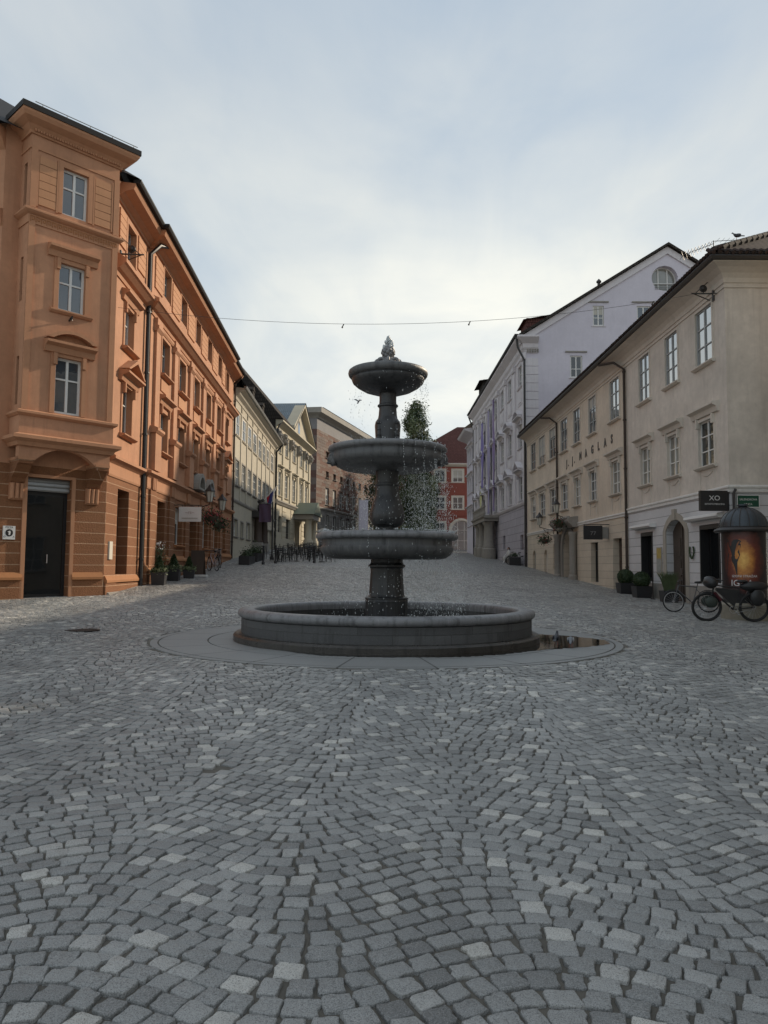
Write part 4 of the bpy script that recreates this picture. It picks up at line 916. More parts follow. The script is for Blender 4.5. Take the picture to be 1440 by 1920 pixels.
# --- white wall sign beside the shop door
sg = thing('wall_sign', 'small white square sign with a dark round emblem, left of the black shop door', 'sign', FCh.p(-2.78, .0, 2.26))
mb = MB(); mb.box(FCh, -2.94, -2.62, 2.26, 2.63, .012, .05); part(mb, 'panel', 'white_paint', sg)
mb = MB(); mb.prism(FCh, [(-2.78 + .1 * math.cos(t), 2.44 + .1 * math.sin(t)) for t in np.linspace(0, 2 * PI, 28)[:-1]], .05, .054); part(mb, 'round_emblem', 'black_paint', sg)
mb = MB(); mb.prism(FCh, [(-2.80, 2.38), (-2.755, 2.38), (-2.74, 2.46), (-2.76, 2.50), (-2.83, 2.47), (-2.79, 2.45)], .054, .057); part(mb, 'emblem_figure', 'white_paint', sg)
text('lettering', 'PIZZA', .075, FCh, -2.78, 2.565, .05, M['black_paint'], sg, .002)
text('lettering', 'O', .07, FCh, -2.90, 2.31, .05, M['black_paint'], sg, .002); text('lettering', 'A', .07, FCh, -2.66, 2.31, .05, M['black_paint'], sg, .002)
# ------------------------------------------------------------------ cream house on the right
CR = thing('cream_house', 'long three storey cream house with brown tiled eaves and shops along its channelled ground floor', 'building', (10.93, 23.5, .4))
FCu = Frame(10.928, 23.5, -.006, 1, side=-1)             # u away from the camera, w into the street
LC = 32.3
ups = [(.92, 2.22), (3.8, 5.02), (6.72, 7.96), (10.58, 11.98), (14.3, 15.66), (17.35, 18.75), (20.15, 21.75), (23.05, 24.75), (26.1, 27.95), (29.05, 30.7)]
H2 = [(a, b, 8.56, 10.50, .13) for a, b in ups]
H1 = [(a + .05, b - .05, 5.06, 6.62, .16) for a, b in ups]
G0 = [(.74, 2.30, 1.12, 3.08, .5), (3.47, 5.28, .2, 3.42, .4, .42), (6.72, 8.1, 1.05, 3.08, .5), (10.57, 11.9, .3, 2.98, .45), (14.3, 15.62, .85, 2.9, .45), (18.98, 21.4, .3, 3.78, .6, 1.1), (22.98, 24.0, 1.5, 3.06, .3), (25.7, 26.7, 1.2, 2.78, .3, .3), (29.37, 30.4, 1.35, 2.8, .3, .35)]
mb = MB(); mb.wall(FCu, 0, 9.66, -.2, 4.02, [h for h in G0 if h[0] < 9.6])
FS = Frame(10.928, 23.5, 1, 0, side=1)                    # end wall facing the camera; u to the right
mb.wall(FS, 0, 14, -.3, 4.02, [(2.2, 4.2, .5, 3.0, .3), (6.2, 8.2, .5, 3.0, .3)])
part(mb, 'shopfront_wall', 'cream_base', CR)
mb = MB(); mb.wall(FCu, 9.66, LC, -.2, 3.92, [h for h in G0 if h[0] > 9.6]); part(mb, 'ground_floor_wall', 'cream_base_warm', CR)
mb = MB(); mb.wall(FCu, 0, 9.66, 4.02, 11.1, [h for h in H2 + H1 if h[0] < 9.6]); mb.wall(FS, 0, 14, 4.02, 11.1, []); part(mb, 'wall', 'cream', CR)
mb = MB(); mb.wall(FCu, 9.66, LC, 3.92, 11.1, [h for h in H2 + H1 if h[0] > 9.6]); q0 = FCu.p(LC, 0, 0); q1 = FCu.p(LC, -12, 0)
mb.face([(q0[0], q0[1], 0), (q1[0], q1[1], 0), (q1[0], q1[1], 11.1), (q0[0], q0[1], 11.1)]); part(mb, 'wall', 'cream_warm', CR)
cor = [FS.p(14, 0, 0)[:2], FS.p(0, 0, 0)[:2], FCu.p(LC, 0, 0)[:2]]
def cm(prof, name, mat, path=cor): m_ = MB(); m_.mold(path, prof, side=-1); return part(m_, name, mat, CR)
cm([(-.03, 4.02), (.05, 4.02), (.05, 4.12), (.09, 4.16), (.09, 4.21), (-.03, 4.26)], 'belt_course', 'belt_white', [FS.p(14, 0, 0)[:2], FS.p(0, 0, 0)[:2], FCu.p(9.7, 0, 0)[:2]])
cm([(-.03, 3.92), (.04, 3.92), (.04, 4.0), (.08, 4.04), (.08, 4.09), (-.03, 4.13)], 'belt_course', 'belt_white', [FCu.p(9.72, 0, 0)[:2], FCu.p(18.2, 0, 0)[:2]])
cm([(-.03, 3.92), (.04, 3.92), (.04, 4.0), (.08, 4.04), (.08, 4.09), (-.03, 4.13)], 'belt_course', 'belt_white', [FCu.p(22.2, 0, 0)[:2], FCu.p(LC, 0, 0)[:2]])
cm([(-.03, 10.64), (.035, 10.64), (.035, 10.70), (-.03, 10.72)], 'architrave', 'cream_trim')
cm([(-.03, 10.80), (.03, 10.80), (.06, 10.95), (.16, 11.08), (.36, 11.20), (.60, 11.28), (.60, 11.36), (-.03, 11.38)], 'cove_cornice', 'cream_trim')
cm([(.58, 11.30), (.70, 11.32), (.74, 11.40), (.72, 11.47), (.58, 11.45)], 'gutter', 'dark_metal')
# tiled roof with hip to the near corner
def tiled(mb, a, b, c, d=None):
    pts = [a, b, c] + ([d] if d else []); U = np.array(b, float) - np.array(a, float); L = np.linalg.norm(U); U /= L; N = np.cross(U, np.array(pts[-1], float) - np.array(a, float)); N /= np.linalg.norm(N); W = np.cross(N, U)
    mb.face(pts, [(float(np.dot(np.array(p) - np.array(a), U)), float(np.dot(np.array(p) - np.array(a), W))) for p in pts])
mb = MB(); e = .76; ex0 = 10.928 - e; ey0 = 23.5 - e; zE = 11.47; sl_ = .60; run = 7.0
far = FCu.p(LC + .1, e, zE); ridge0 = (ex0 + run, ey0 + run, zE + run * sl_); ridge1 = (far[0] + run, far[1], zE + run * sl_)
tiled(mb, (ex0, ey0, zE), far, ridge1, ridge0); tiled(mb, (ex0 + 2 * run, ey0, zE), (ex0, ey0, zE), ridge0); tiled(mb, (far[0] + 2 * run, far[1], zE), (ex0 + 2 * run, ey0, zE), ridge0, ridge1)
part(mb, 'roof', 'tile_brown', CR)
mb = MB(); rr_ = random.Random(9)                      # rolled tile ends along eaves, hip and ridge
n = int(LC / .21)
for k in range(n):
    p = FCu.p(k * .21 + .1 - e, e + .01, zE + .02 + rr_.uniform(-.008, .008)); mb.tube([p, (p[0] + .42, p[1], p[2] + .42 * sl_)], .068, 6)
for k in range(28): p = (ex0 + .1 + k * .21, ey0 - .01, zE + .02 + rr_.uniform(-.008, .008)); mb.tube([p, (p[0], p[1] + .42, p[2] + .42 * sl_)], .068, 6)
part(mb, 'eaves_tiles', 'tile_brown', CR)
for i in range(18):
    t = (i + .5) / 18; p = (ex0 + run * t, ey0 + run * t, zE + run * sl_ * t + .05); q = (p[0] + .36, p[1] + .36, p[2] + .36 * sl_ + .03); mb = MB(); mb.tube([p, q], [.12, .10], 8); part(mb, 'hip_tile', 'tile_dark', CR)
def cwin(h, hood=None, upper=True, gm='glass_dark', rows=(.333, .667)):
    return window(CR, FCu, h[0], h[1], h[2], h[3], -h[4] + (.10 if upper else .09), 2, rows, 'frame_grey' if upper else 'frame_white', gm, sill=(0, .15), sur=0, surm='cream_trim', sw=.07 if upper else .09, hood=hood, fw=.055, mw=.045)
gu = ['glass_sky', 'glass_sky', 'glass_sky', 'glass_sky', 'glass_blue', 'glass_blue', 'glass_blue', 'glass_dark', 'glass_curtain', 'glass_dark']
g1 = ['glass_dark', 'glass_curtain', 'glass_curtain', 'glass_curtain', 'glass_blue', 'glass_curtain', 'glass_blue', 'glass_dark', 'glass_blue', 'glass_dark']
for k in range(10):
    cwin(H2[k], gm=gu[k]); cwin(H1[k], ('flat', 0, 6.92, .26, .40), upper=False, gm=g1[k])
    a, b = H1[k][:2]; mb = MB(); mb.box(FCu, a + .02, a + .08, 4.30, 4.93, -.01, .025); mb.box(FCu, b - .08, b - .02, 4.30, 4.93, -.01, .025)
    if k not in (5, 6):
        sw_ = [((a + b) / 2 + (b - a) * .38 * t, 4.86 - .14 * (1 - t * t)) for t in np.linspace(-1, 1, 9)]
        mb.tube([FCu.p(u, .012, v) for u, v in sw_], .018, 5); part(mb, 'apron_panel', 'cream_trim', CR)
# shop openings
for k, h in ((0, G0[0]), (2, G0[2])):
    wn = window(CR, FCu, h[0], h[1], h[2], h[3], -.30, 1, (), 'black_paint', 'glass_shop', fw=.16)
    mb = MB(); mb.box(FCu, h[0] + .02, h[0] + .09, h[2] + .01, h[3] - .02, -.29, .015); mb.box(FCu, h[1] - .09, h[1] - .02, h[2] + .01, h[3] - .02, -.29, .015); mb.box(FCu, h[0] + .09, h[1] - .09, h[3] - .16, h[3] - .02, -.29, .013); part(mb, 'black_reveal', 'black_paint', wn)
for a, b in ((.05, 3.2), (5.55, 9.5)): mb = MB(); mb.box(FCu, a, b, -.2, 1.0, .002, .05); part(mb, 'plinth', 'stone_grey', CR)
def stone_arch(par, F, u0, u1, v0, v1, rise, wd, pr, mat, name='door_surround', key=True):
    mb = MB(); top = v1 - rise; oA = arch(u0 - wd, u1 + wd, top, rise + wd * .9, 14); iA = arch(u0, u1, top, rise, 14)
    for k in range(14): mb.prism(F, [oA[k], oA[k + 1], iA[k + 1], iA[k]], -.06, pr)
    mb.box(F, u0 - wd, u0 - .001, v0, top, -.06, pr); mb.box(F, u1 + .001, u1 + wd, v0, top, -.06, pr)
    if key: m_ = (u0 + u1) / 2; mb.prism(F, [(m_ - .11, v1 - .03), (m_ + .11, v1 - .03), (m_ + .16, v1 + wd * .9 + .14), (m_ - .16, v1 + wd * .9 + .14)], -.05, pr + .05)
    return part(mb, name, mat, par)
h = G0[1]; stone_arch(CR, FCu, h[0], h[1], .2, h[3], h[5], .27, .04, 'lintel_stone'); door(CR, FCu, h[0], h[1], .35, h[3], -.26, 'wood_door', arched=h[5])
h = G0[3]; door(CR, FCu, h[0], h[1], .5, h[3] - .02, -.3, 'dark_wood', glassy=True)
h = G0[4]; window(CR, FCu, h[0], h[1], h[2], h[3], -.25, 1, (.8,), 'black_paint', 'glass_shop')
h = G0[6]; window(CR, FCu, h[0], h[1], h[2], h[3], -.2, 2, (.5,), 'frame_brown', 'glass_dark')
h = G0[7]; door(CR, FCu, h[0], h[1], h[2], h[3], -.15, 'cream_trim', arched=h[5], name='blind_niche', panels=False)
h = G0[8]; door(CR, FCu, h[0], h[1], h[2], h[3], -.15, 'stone_grey', arched=h[5])
# carriage portal with carved balcony-like hood and columns
h = G0[5]; stone_arch(CR, FCu, h[0], h[1], .3, h[3], h[5], .42, .10, 'stone_grey', 'portal_arch'); door(CR, FCu, h[0], h[1], .5, h[3], -.5, 'dark_wood', arched=h[5])
for u in (18.4, 21.98):
    mb = MB(); q = FCu.p(u, .22, 0); mb.lathe((q[0], q[1], 0), [(.26, .4), (.26, 1.15), (.20, 1.2), (.20, 3.35), (.25, 3.45), (.25, 3.6)], 14); part(mb, 'column', 'stone_grey', CR, 40)
mb = MB(); mb.sweep(FCu, [(.0, 3.86), (.30, 3.86), (.42, 4.0), (.55, 4.10), (.60, 4.2), (.60, 4.32), (.40, 4.42), (.0, 4.46)], 18.0, 22.4)
for k in range(9): mb.blob(FCu.p(18.3 + k * .47, .50, 4.36), .17, 8, 6, .25, (1, 1, .7))
part(mb, 'portal_hood', 'stone_grey', CR)
mb = MB()
for k in range(26): mb.blob(FCu.p(19.1 + rr_.uniform(0, 2.2), .3 + rr_.uniform(0, .25), 4.0 + rr_.uniform(-.2, .12)), rr_.uniform(.06, .14), 7, 5, .25)
part(mb, 'carved_garland', 'stone_grey', CR)
downpipe(CR, FCu, 9.66, .6, 10.55, .09, .06, elbow=(2.0, .52, .72)); downpipe(CR, FCu, 22.5, 1.1, 10.55, .09, .06, elbow=(2.0, .52, .72)); downpipe(CR, FCu, LC + .12, 1.6, 10.9, .1, .07, mat='black_paint')
# awning cassettes over the shops
for a, b in ((.35, 3.0), (6.35, 8.75)): mb = MB(); mb.sweep(FCu, [(.0, 3.24), (.22, 3.24), (.28, 3.30), (.26, 3.38), (.06, 3.42), (.0, 3.42)], a, b); part(mb, 'awning_cassette', 'white_paint', CR)
# individual letters on the wall
for ch, u in zip('J.J.NAGLAS', (20.35, 19.95, 19.05, 18.6, 17.35, 16.25, 15.05, 13.95, 12.85, 11.8)):
    text('letter', ch, .58 if ch != '.' else .5, FCu, u, 7.54, .012, M['dark_metal'], CR, .012, bold=.02, sx=.95)
mb = MB()
for t in np.linspace(-2.2, 2.2, 22): mb.blob(FCu.p(2.86 + .17 * math.sin(t), .05, 2.20 - .24 * math.cos(t)), .035, 6, 5, .3)
part(mb, 'laurel_wreath', 'leaf_dark', CR)
# rooftop aerial and bird
ae = thing('tv_aerial', 'thin spiky television aerial on the near corner of the tiled roof', 'aerial', (10.8, 23.9, 11.9))
mb = MB(); mb.tube([(10.8, 23.9, 11.7), (10.8, 23.9, 12.38)], .016, 6); part(mb, 'mast', 'dark_metal', ae)
mb = MB(); mb.tube([(9.9, 24.1, 11.98), (10.8, 23.9, 12.28)], .010, 5); mb.tube([(10.8, 23.9, 12.36), (11.45, 23.8, 12.36)], .010, 5)
for k in range(9): t = k / 8; x = 9.9 + .8 * t; z = 11.98 + .27 * t; L = .24 - .10 * t; mb.tube([(x, 24.2 - .3 * t - L, z + .05), (x, 24.2 - .3 * t + L, z - .02)], .008, 4); mb.tube([(x - .04, 24.2 - .3 * t, z + L * .6), (x + .04, 24.2 - .3 * t, z - L * .6)], .008, 4)
for k in range(4): mb.tube([(10.9 + .16 * k, 23.65, 12.36), (10.9 + .16 * k, 24.0, 12.36)], .006, 4)
part(mb, 'antenna_bars', 'dark_metal', ae)

# ------------------------------------------------------------------ lilac palace behind it
LI = thing('lilac_palace', 'pale lilac palace with a high gable wall and a pilastered street front', 'building', (10.91, 57, 1.6))
FP = Frame(10.91, 57, -.008, 1, side=-1); LP = 30.7
pu = [(1.35, 2.95), (6.05, 7.6), (10.0, 11.6), (14.0, 15.5), (18.0, 19.4), (21.7, 22.9), (24.6, 26.0), (27.6, 28.9)]
P3 = [(a, b, 16.0, 17.75, .2) for a, b in pu]; P2 = [(a, b, 11.1, 13.05, .2) for a, b in pu]; P1 = [(a, b, 6.9, 8.85, .2) for a, b in pu]
Pg = [(1.28, 2.5, 2.95, 4.15, .25), (9.6, 10.8, 3.2, 4.4, .25), (25.5, 26.6, 3.9, 5.1, .25), (15.2, 18.2, 2.2, 5.9, .7, 1.1)]
mb = MB(); mb.wall(FP, 0, LP, .5, 6.5, Pg); part(mb, 'ground_floor_wall', 'lilac_base', LI)
mb = MB(); mb.wall(FP, 0, LP, 6.5, 19.2, P3 + P2 + P1); part(mb, 'wall', 'lilac_trim', LI)
FG = Frame(10.91, 57, 1, 0, side=1)
gw = [(3.47, 4.40, 16.3, 18.02, .14), (5.28, 6.14, 20.42, 22.0, .14), (8.72, 9.75, 20.42, 22.0, .14)]
mb = MB(); mb.wall(FG, 0, 22.3, .5, 19.6, [gw[0]])
cxr, czr, Rr = 10.95, 24.24, 1.02
apex = (11.16, 26.75); hw_ = lambda v: 11.16 * (apex[1] - v) / (apex[1] - 19.6)
# gable triangle as horizontal strips, leaving the small windows and the round one open
vsx = sorted({19.6, 20.42, 22.0, *np.linspace(22.0, czr - Rr, 3), *np.linspace(czr - Rr, czr + Rr, 25), *np.linspace(czr + Rr, apex[1], 4)})
for v0, v1 in zip(vsx, vsx[1:]):
    def lim(v): w_ = hw_(v); return apex[0] - w_, apex[0] + w_
    a0, b0 = lim(v0); a1, b1 = lim(v1); cuts = []
    if v0 >= 20.41 and v1 <= 22.01: cuts = [(gw[1][0], gw[1][1], gw[1][0], gw[1][1]), (gw[2][0], gw[2][1], gw[2][0], gw[2][1])]
    if v0 >= czr - Rr - 1e-6 and v1 <= czr + Rr + 1e-6:
        f0 = math.sqrt(max(0, Rr ** 2 - (v0 - czr) ** 2)); f1 = math.sqrt(max(0, Rr ** 2 - (v1 - czr) ** 2)); cuts = [(cxr - f0, cxr + f0, cxr - f1, cxr + f1)]
    L0, L1 = a0, a1
    for c in cuts: mb.q(FG, [(L0, 0, v0), (c[0], 0, v0), (c[2], 0, v1), (L1, 0, v1)]); L0, L1 = c[1], c[3]
    mb.q(FG, [(L0, 0, v0), (b0, 0, v0), (b1, 0, v1), (L1, 0, v1)])
part(mb, 'gable_wall', 'lilac', LI)
for h in gw:
    window(LI, FG, *h[:4], -.08, 2, (.4,), 'frame_white', 'glass_dark' if h is gw[0] else 'glass_blue', fw=.09, mw=.06, sill=(0, .06), surm='lilac_trim', sw=.02)
    mb = MB()
    for (a, b, c, d) in ((h[0], h[0] + .001, h[2], h[3]), (h[1] - .001, h[1], h[2], h[3]), (h[0], h[1], h[3] - .001, h[3])): mb.box(FG, a, b, c, d, -.2, 0)
    mb.box(FG, h[0] - .38, h[1] + .38, h[3] + .26, h[3] + .36, -.02, .10); part(mb, 'drip_moulding', 'stone_grey', LI)
mb = MB(); circ = [(cxr + Rr * math.cos(t), czr + Rr * math.sin(t)) for t in np.linspace(0, 2 * PI, 41)]
for p, q in zip(circ, circ[1:]): mb.q(FG, [(p[0], 0, p[1]), (q[0], 0, q[1]), (q[0], -.55, q[1]), (p[0], -.55, p[1])])
part(mb, 'round_reveal', 'lilac', LI)
mb = MB(); k_ = .93
for p, q in zip(circ, circ[1:]):
    s = lambda c, k: (cxr + (c[0] - cxr) * k, czr + (c[1] - czr) * k); mb.prism(FG, [p, q, s(q, k_), s(p, k_)], -.54, -.46)
for x in (-.36, .36): mb.box(FG, cxr + x - .04, cxr + x + .04, czr - .85, czr + .85, -.53, -.455)
mb.box(FG, cxr - .94, cxr + .94, czr - .32, czr - .24, -.52, -.45); rw_ = part(mb, 'round_window', 'frame_white', LI)
mb = MB(); mb.q(FG, [(c[0], -.52, c[1]) for c in circ[:-1]]); part(mb, 'pane', 'glass_curtain', rw_)
mb = MB()
for k in range(4): mb.tube([FG.p(cxr - .8, .03, czr - .5 - k * .12), FG.p(cxr + .8, .03, czr - .5 - k * .12)], .018, 5)
part(mb, 'guard_rail', 'dark_metal', rw_)
# raking cornice and roof
rk = [(0, 19.72), apex, (22.32, 19.72)]
for a, b, s in ((rk[0], rk[1], 1), (rk[1], rk[2], -1)):
    mb = MB(); mb.prism(FG, [(a[0] - (.5 if s > 0 else 0), a[1] - (.32 if s > 0 else 0)), (b[0] + (0 if s > 0 else .5), b[1] - (0 if s > 0 else .32)), (b[0] + (0 if s > 0 else .5), b[1] - .55 - (0 if s > 0 else .32)), (a[0] - (.5 if s > 0 else 0), a[1] - .55 - (.32 if s > 0 else 0))], .002, .14); part(mb, 'raking_cornice', 'lilac_trim', LI)
mb = MB(); zr = 27.0; ye = 88.2
L0 = FG.p(-.75, .42, 19.5); R0 = FG.p(11.16, .42, zr); L1 = (10.91 - .85 - .25, ye, 19.5); R1 = (22.07, ye, zr); E0 = FG.p(23.0, .42, 19.5); E1 = (33.9, ye, 19.5)
tiled(mb, L0, L1, R1, R0); tiled(mb, E1, E0, R0, R1)
for a, b in ((L0, R0), (R0, E0)): mb.face([a, b, (b[0], b[1], b[2] - .22), (a[0], a[1], a[2] - .22)])
part(mb, 'roof', 'tile_dark', LI)
mb = MB(); pth = [FP.p(LP, 0, 0)[:2], FP.p(0, 0, 0)[:2], FG.p(.95, 0, 0)[:2]]
mb.mold(pth, [(-.03, 18.2), (.06, 18.2), (.08, 18.4), (.22, 18.6), (.26, 18.9), (.55, 19.15), (.72, 19.3), (.72, 19.45), (-.03, 19.5)], side=1); part(mb, 'crown_cornice', 'lilac_trim', LI)
mb = MB(); mb.mold([FP.p(LP, .74, 0)[:2], FP.p(-.4, .74, 0)[:2]], [(-.1, 19.46), (.1, 19.46), (.16, 19.6), (-.1, 19.6)], side=1); part(mb, 'gutter', 'dark_tin', LI)
for k in range(24):
    v0 = 2 + k * .66
    if v0 > 11: mb = MB(); mb.box(FG, .02, .98, v0, v0 + .61, -.02, .05); part(mb, 'quoin', 'lilac_trim', LI)
mb = MB()
for k in range(5): mb.box(FG, .1 + k * .2, .2 + k * .2, 18.25, 18.5, .05, .18)
part(mb, 'dentils', 'stone_grey', LI)
mb = MB(); mb.mold([FP.p(LP, 0, 0)[:2], FP.p(.02, 0, 0)[:2]], [(-.03, 6.42), (.06, 6.42), (.12, 6.52), (.16, 6.6), (.16, 6.68), (-.03, 6.74)], side=1); part(mb, 'belt_course', 'lilac_trim', LI)
for k, u in enumerate((.35, 4.45, 8.75, 12.85, 16.8, 20.6, 23.8, 26.8, 30.0)):
    mb = MB(); mb.box(FP, u - .42, u + .42, 6.72, 17.7, -.02, .13); mb.sweep(FP, [(-.02, 17.7), (.2, 17.75), (.26, 17.9), (.26, 18.2), (-.02, 18.2)], u - .5, u + .5); part(mb, 'pilaster', 'lilac_trim', LI)
lr = random.Random(4)
for k in range(8):
    a, b = pu[k]; kk = dict(fm='frame_white', sur=0, surm='lilac_trim', sw=.16)
    window(LI, FP, *P3[k][:4], -.1, 2, (.33, .66), gm='glass_sky', sill=(0, .12), hood=('flat', 0, 17.98, .14, .2), **kk)
    window(LI, FP, *P2[k][:4], -.1, 2, (.33, .66), gm=lr.choice(('glass_blue', 'glass_curtain')), sill=(0, .12), hood=('seg', 0, 13.35, .5, .45), **{**kk, 'surm': 'lilac_trim'})
    window(LI, FP, *P1[k][:4], -.1, 2, (.33, .66), gm=lr.choice(('glass_blue', 'glass_dark')), sill=(0, .12), hood=('tri', 0, 9.15, .5, .45), **kk)
    for v0, v1 in ((9.95, 10.85), (14.55, 15.75)): mb = MB(); mb.box(FP, a - .1, b + .1, v0, v1, -.01, .05); mb.box(FP, a + .12, b - .12, v0 + .15, v1 - .15, .05, .09); part(mb, 'apron_panel', 'lilac_trim', LI)
for h in Pg[:3]: window(LI, FP, *h[:4], -.18, 2, (.5,), 'frame_brown', 'glass_dark')
h = Pg[3]; door(LI, FP, h[0], h[1], 2.2, h[3], -.6, 'dark_wood', arched=1.1)
for u in (14.1, 15.0, 18.5, 20.9):
    mb = MB(); q = FP.p(u, .75, 0); g0 = gz(q[0], q[1]) - .1; mb.lathe((q[0], q[1], 0), [(.62, g0), (.62, g0 + 1.0), (.48, g0 + 1.1), (.5, g0 + 1.25), (.42, g0 + 1.4), (.38, 5.5), (.5, 5.65), (.56, 5.9)], 18); part(mb, 'portal_column', 'stone_grey', LI, 40)
mb = MB(); mb.box(FP, 13.2, 21.8, 5.92, 6.2, .0, 1.35); mb.sweep(FP, [(0, 6.2), (1.35, 6.2), (1.5, 6.35), (1.5, 6.45), (0, 6.45)], 13.0, 22.0); part(mb, 'portal_entablature', 'stone_grey', LI)
mb = MB(); mb.box(FP, 13.3, 21.7, 7.25, 7.38, 1.18, 1.36)
for k in range(22): q = FP.p(13.5 + k * .385, 1.27, 0); mb.lathe((q[0], q[1], 0), [(.05, 6.45), (.09, 6.7), (.05, 6.95), (.07, 7.25)], 8)
part(mb, 'balcony_balustrade', 'stone_grey', LI)
mb = MB(); q = FP.p(-.15, .12, 0); mb.tube([(q[0], q[1], 1.7), (q[0], q[1], 17.6), FP.p(-.15, .62, 18.6), FP.p(-.15, .75, 19.5)], .085, 8); part(mb, 'downpipe', 'black_paint', LI, 40)
mb = MB(); q = FP.p(LP - .1, .12, 0); mb.tube([(q[0], q[1], 2.6), (q[0], q[1], 17.8), FP.p(LP - .1, .72, 19.4)], .085, 8); part(mb, 'downpipe', 'black_paint', LI, 40)
mb = MB(); mb.abox(11.3, 13.0, 58.5, 61, 19.9, 21.5); mb.face([(11.0, 58.2, 21.3), (13.4, 58.2, 21.75), (13.4, 61.3, 21.75), (11.0, 61.3, 21.3)]); part(mb, 'dormer', 'tile_red', LI)
mb = MB(); mb.abox(10.6, 13.0, 79, 83, 19.7, 21.7); mb.face([(10.1, 78.6, 21.5), (13.4, 78.6, 22.0), (13.4, 83.4, 22.0), (10.1, 83.4, 21.5)]); part(mb, 'dormer', 'tile_dark', LI)
mb = MB(); mb.tube([(16.87, 57.6, 23.3), (16.87, 57.6, 24.1)], .12, 8); mb.lathe((16.87, 57.6, 24.1), [(.2, 0), (.2, .1), (.02, .3)], 10); part(mb, 'vent_pipe', 'dark_metal', LI)
# long cloth banners down the front
for u, wd, v0, v1, mt, lb in ((21.4, 1.5, 9.9, 16.8, 'b1', 'long violet cloth banner hanging from the lilac palace, the middle one of its row'), (16.9, 1.3, 6.9, 17.2, 'b2', 'tall faded lilac banner hanging full height on the lilac palace above its portal'), (13.7, .8, 6.9, 17.6, 'b3', 'narrow purple banner on the lilac palace, nearest to the square'), (22.7, .8, 6.8, 10.2, 'b4', 'pale yellow banner hanging low beside the portal of the lilac palace')):
    cc = {'b1': (.20, .17, .40), 'b2': (.33, .30, .44), 'b3': (.24, .18, .34), 'b4': (.55, .55, .30)}[mt]
    t = thing('hanging_banner', lb, 'banner', FP.p(u, .35, v0), group='long cloth banners on the lilac palace'); mm = simple('banner_cloth_' + lb.split()[1], cc, .85, nscale=1.5, var=.25)
    mb = MB(); N = 16
    for k in range(N):
        for j in range(6):
            f = lambda a, b: FP.p(u - wd / 2 + wd * a / 6, .38 + .06 * math.sin(a * 1.6 + b * .5), v0 + (v1 - v0) * b / N)
            mb.face([f(j, k), f(j + 1, k), f(j + 1, k + 1), f(j, k + 1)])
    part(mb, 'cloth', mm, t, 60); mb = MB(); mb.tube([FP.p(u - wd / 2 - .1, .38, v1), FP.p(u + wd / 2 + .1, .38, v1)], .03, 6); mb.tube([FP.p(u, .0, v1), FP.p(u, .4, v1)], .02, 6); part(mb, 'rod', 'dark_metal', t)

# ------------------------------------------------------------------ narrow house beyond the palace
NB = thing('pale_house', 'narrow pale grey house just beyond the lilac palace with a jutting dark eave', 'building', (10.6, 87.8, 3))
FN = Frame(10.66, 87.75, -.010, 1, side=-1)
nh = [(a, a + 1.3, v, v + 2.0, .2) for a in (.9, 2.9, 4.9) for v in (6.6, 10.6, 14.2)]
mb = MB(); mb.wall(FN, 0, 7.2, 2, 18.0, nh); p = FN.p(7.2, 0, 0); mb.face([(p[0], p[1], 2), (p[0] + 12, p[1], 2), (p[0] + 12, p[1], 18), (p[0], p[1], 18)]); part(mb, 'wall', 'lilac', NB)
for h in nh: window(NB, FN, *h[:4], -.1, 2, (.5,), 'frame_white', 'glass_blue', sur=0, surm='lilac_trim', sill=(0, .15), hood=('flat', 0, h[3] + .3, .35, .3), fw=.09)
mb = MB(); mb.sweep(FN, [(0, 17.3), (.4, 17.5), (1.1, 17.75), (1.25, 17.95), (0, 18.1)], -.1, 7.3); part(mb, 'cornice', 'lilac_trim', NB)
mb = MB(); tiled(mb, FN.p(-.1, 1.3, 18.0), FN.p(7.4, 1.3, 18.0), FN.p(7.4, -6, 23.5), FN.p(-.1, -6, 23.5)); part(mb, 'roof', 'tile_dark', NB)

# ------------------------------------------------------------------ red house closing the square
RD = thing('red_house', 'dark red house with cream window surrounds, an arched doorway and a red tiled hip roof', 'building', (10, 108, 4))
FR_ = Frame(2.0, 108, 1, 0, side=1)
rh = [(u, u + 1.5, v, v + 1.8, .15) for u in (1.6, 5.35, 7.95, 11.3, 14.3) for v in (9.9, 13.85)] + [(5.35, 6.85, 6.2, 8.0, .15), (1.6, 3.1, 6.2, 8.0, .15)]
ra = (7.75, 10.6, 3.9, 8.3, .3, 1.42)
mb = MB(); mb.wall(FR_, 0, 22, 3, 16.2, rh + [ra]); mb.face([(2, 108, 3), (2, 120, 3), (2, 120, 16.2), (2, 108, 16.2)]); part(mb, 'wall', 'red', RD)
for h in rh: window(RD, FR_, *h[:4], -.05, 2, (.5,), 'frame_white', 'glass_dark', sur=0, surm='white_trim', sw=.2, fw=.1, mw=.06, sill=(0, .08))
window(RD, FR_, *ra[:4], -.2, 3, (.33,), 'frame_white', 'glass_blue', arched=ra[5], fw=.1); stone_arch(RD, FR_, ra[0], ra[1], 3.5, ra[3], ra[5], .35, .08, 'white_trim', key=False)
mb = MB(); mb.sweep(FR_, [(0, 8.95), (.1, 8.95), (.1, 9.08), (0, 9.1)], 0, 22); part(mb, 'belt_course', 'red', RD)
mb = MB(); mb.sweep(FR_, [(0, 16.1), (.25, 16.2), (.5, 16.4), (.5, 16.55), (0, 16.6)], -.4, 22); part(mb, 'cornice', 'white_trim', RD)
mb = MB(); a = (1.5, 107.4, 16.55); b = (24.5, 107.4, 16.55); r0 = (11.1, 113, 22.9); r1 = (20, 113, 22.9); tiled(mb, a, b, r1, r0); tiled(mb, (1.5, 119, 16.55), a, r0); part(mb, 'roof', 'tile_red', RD)
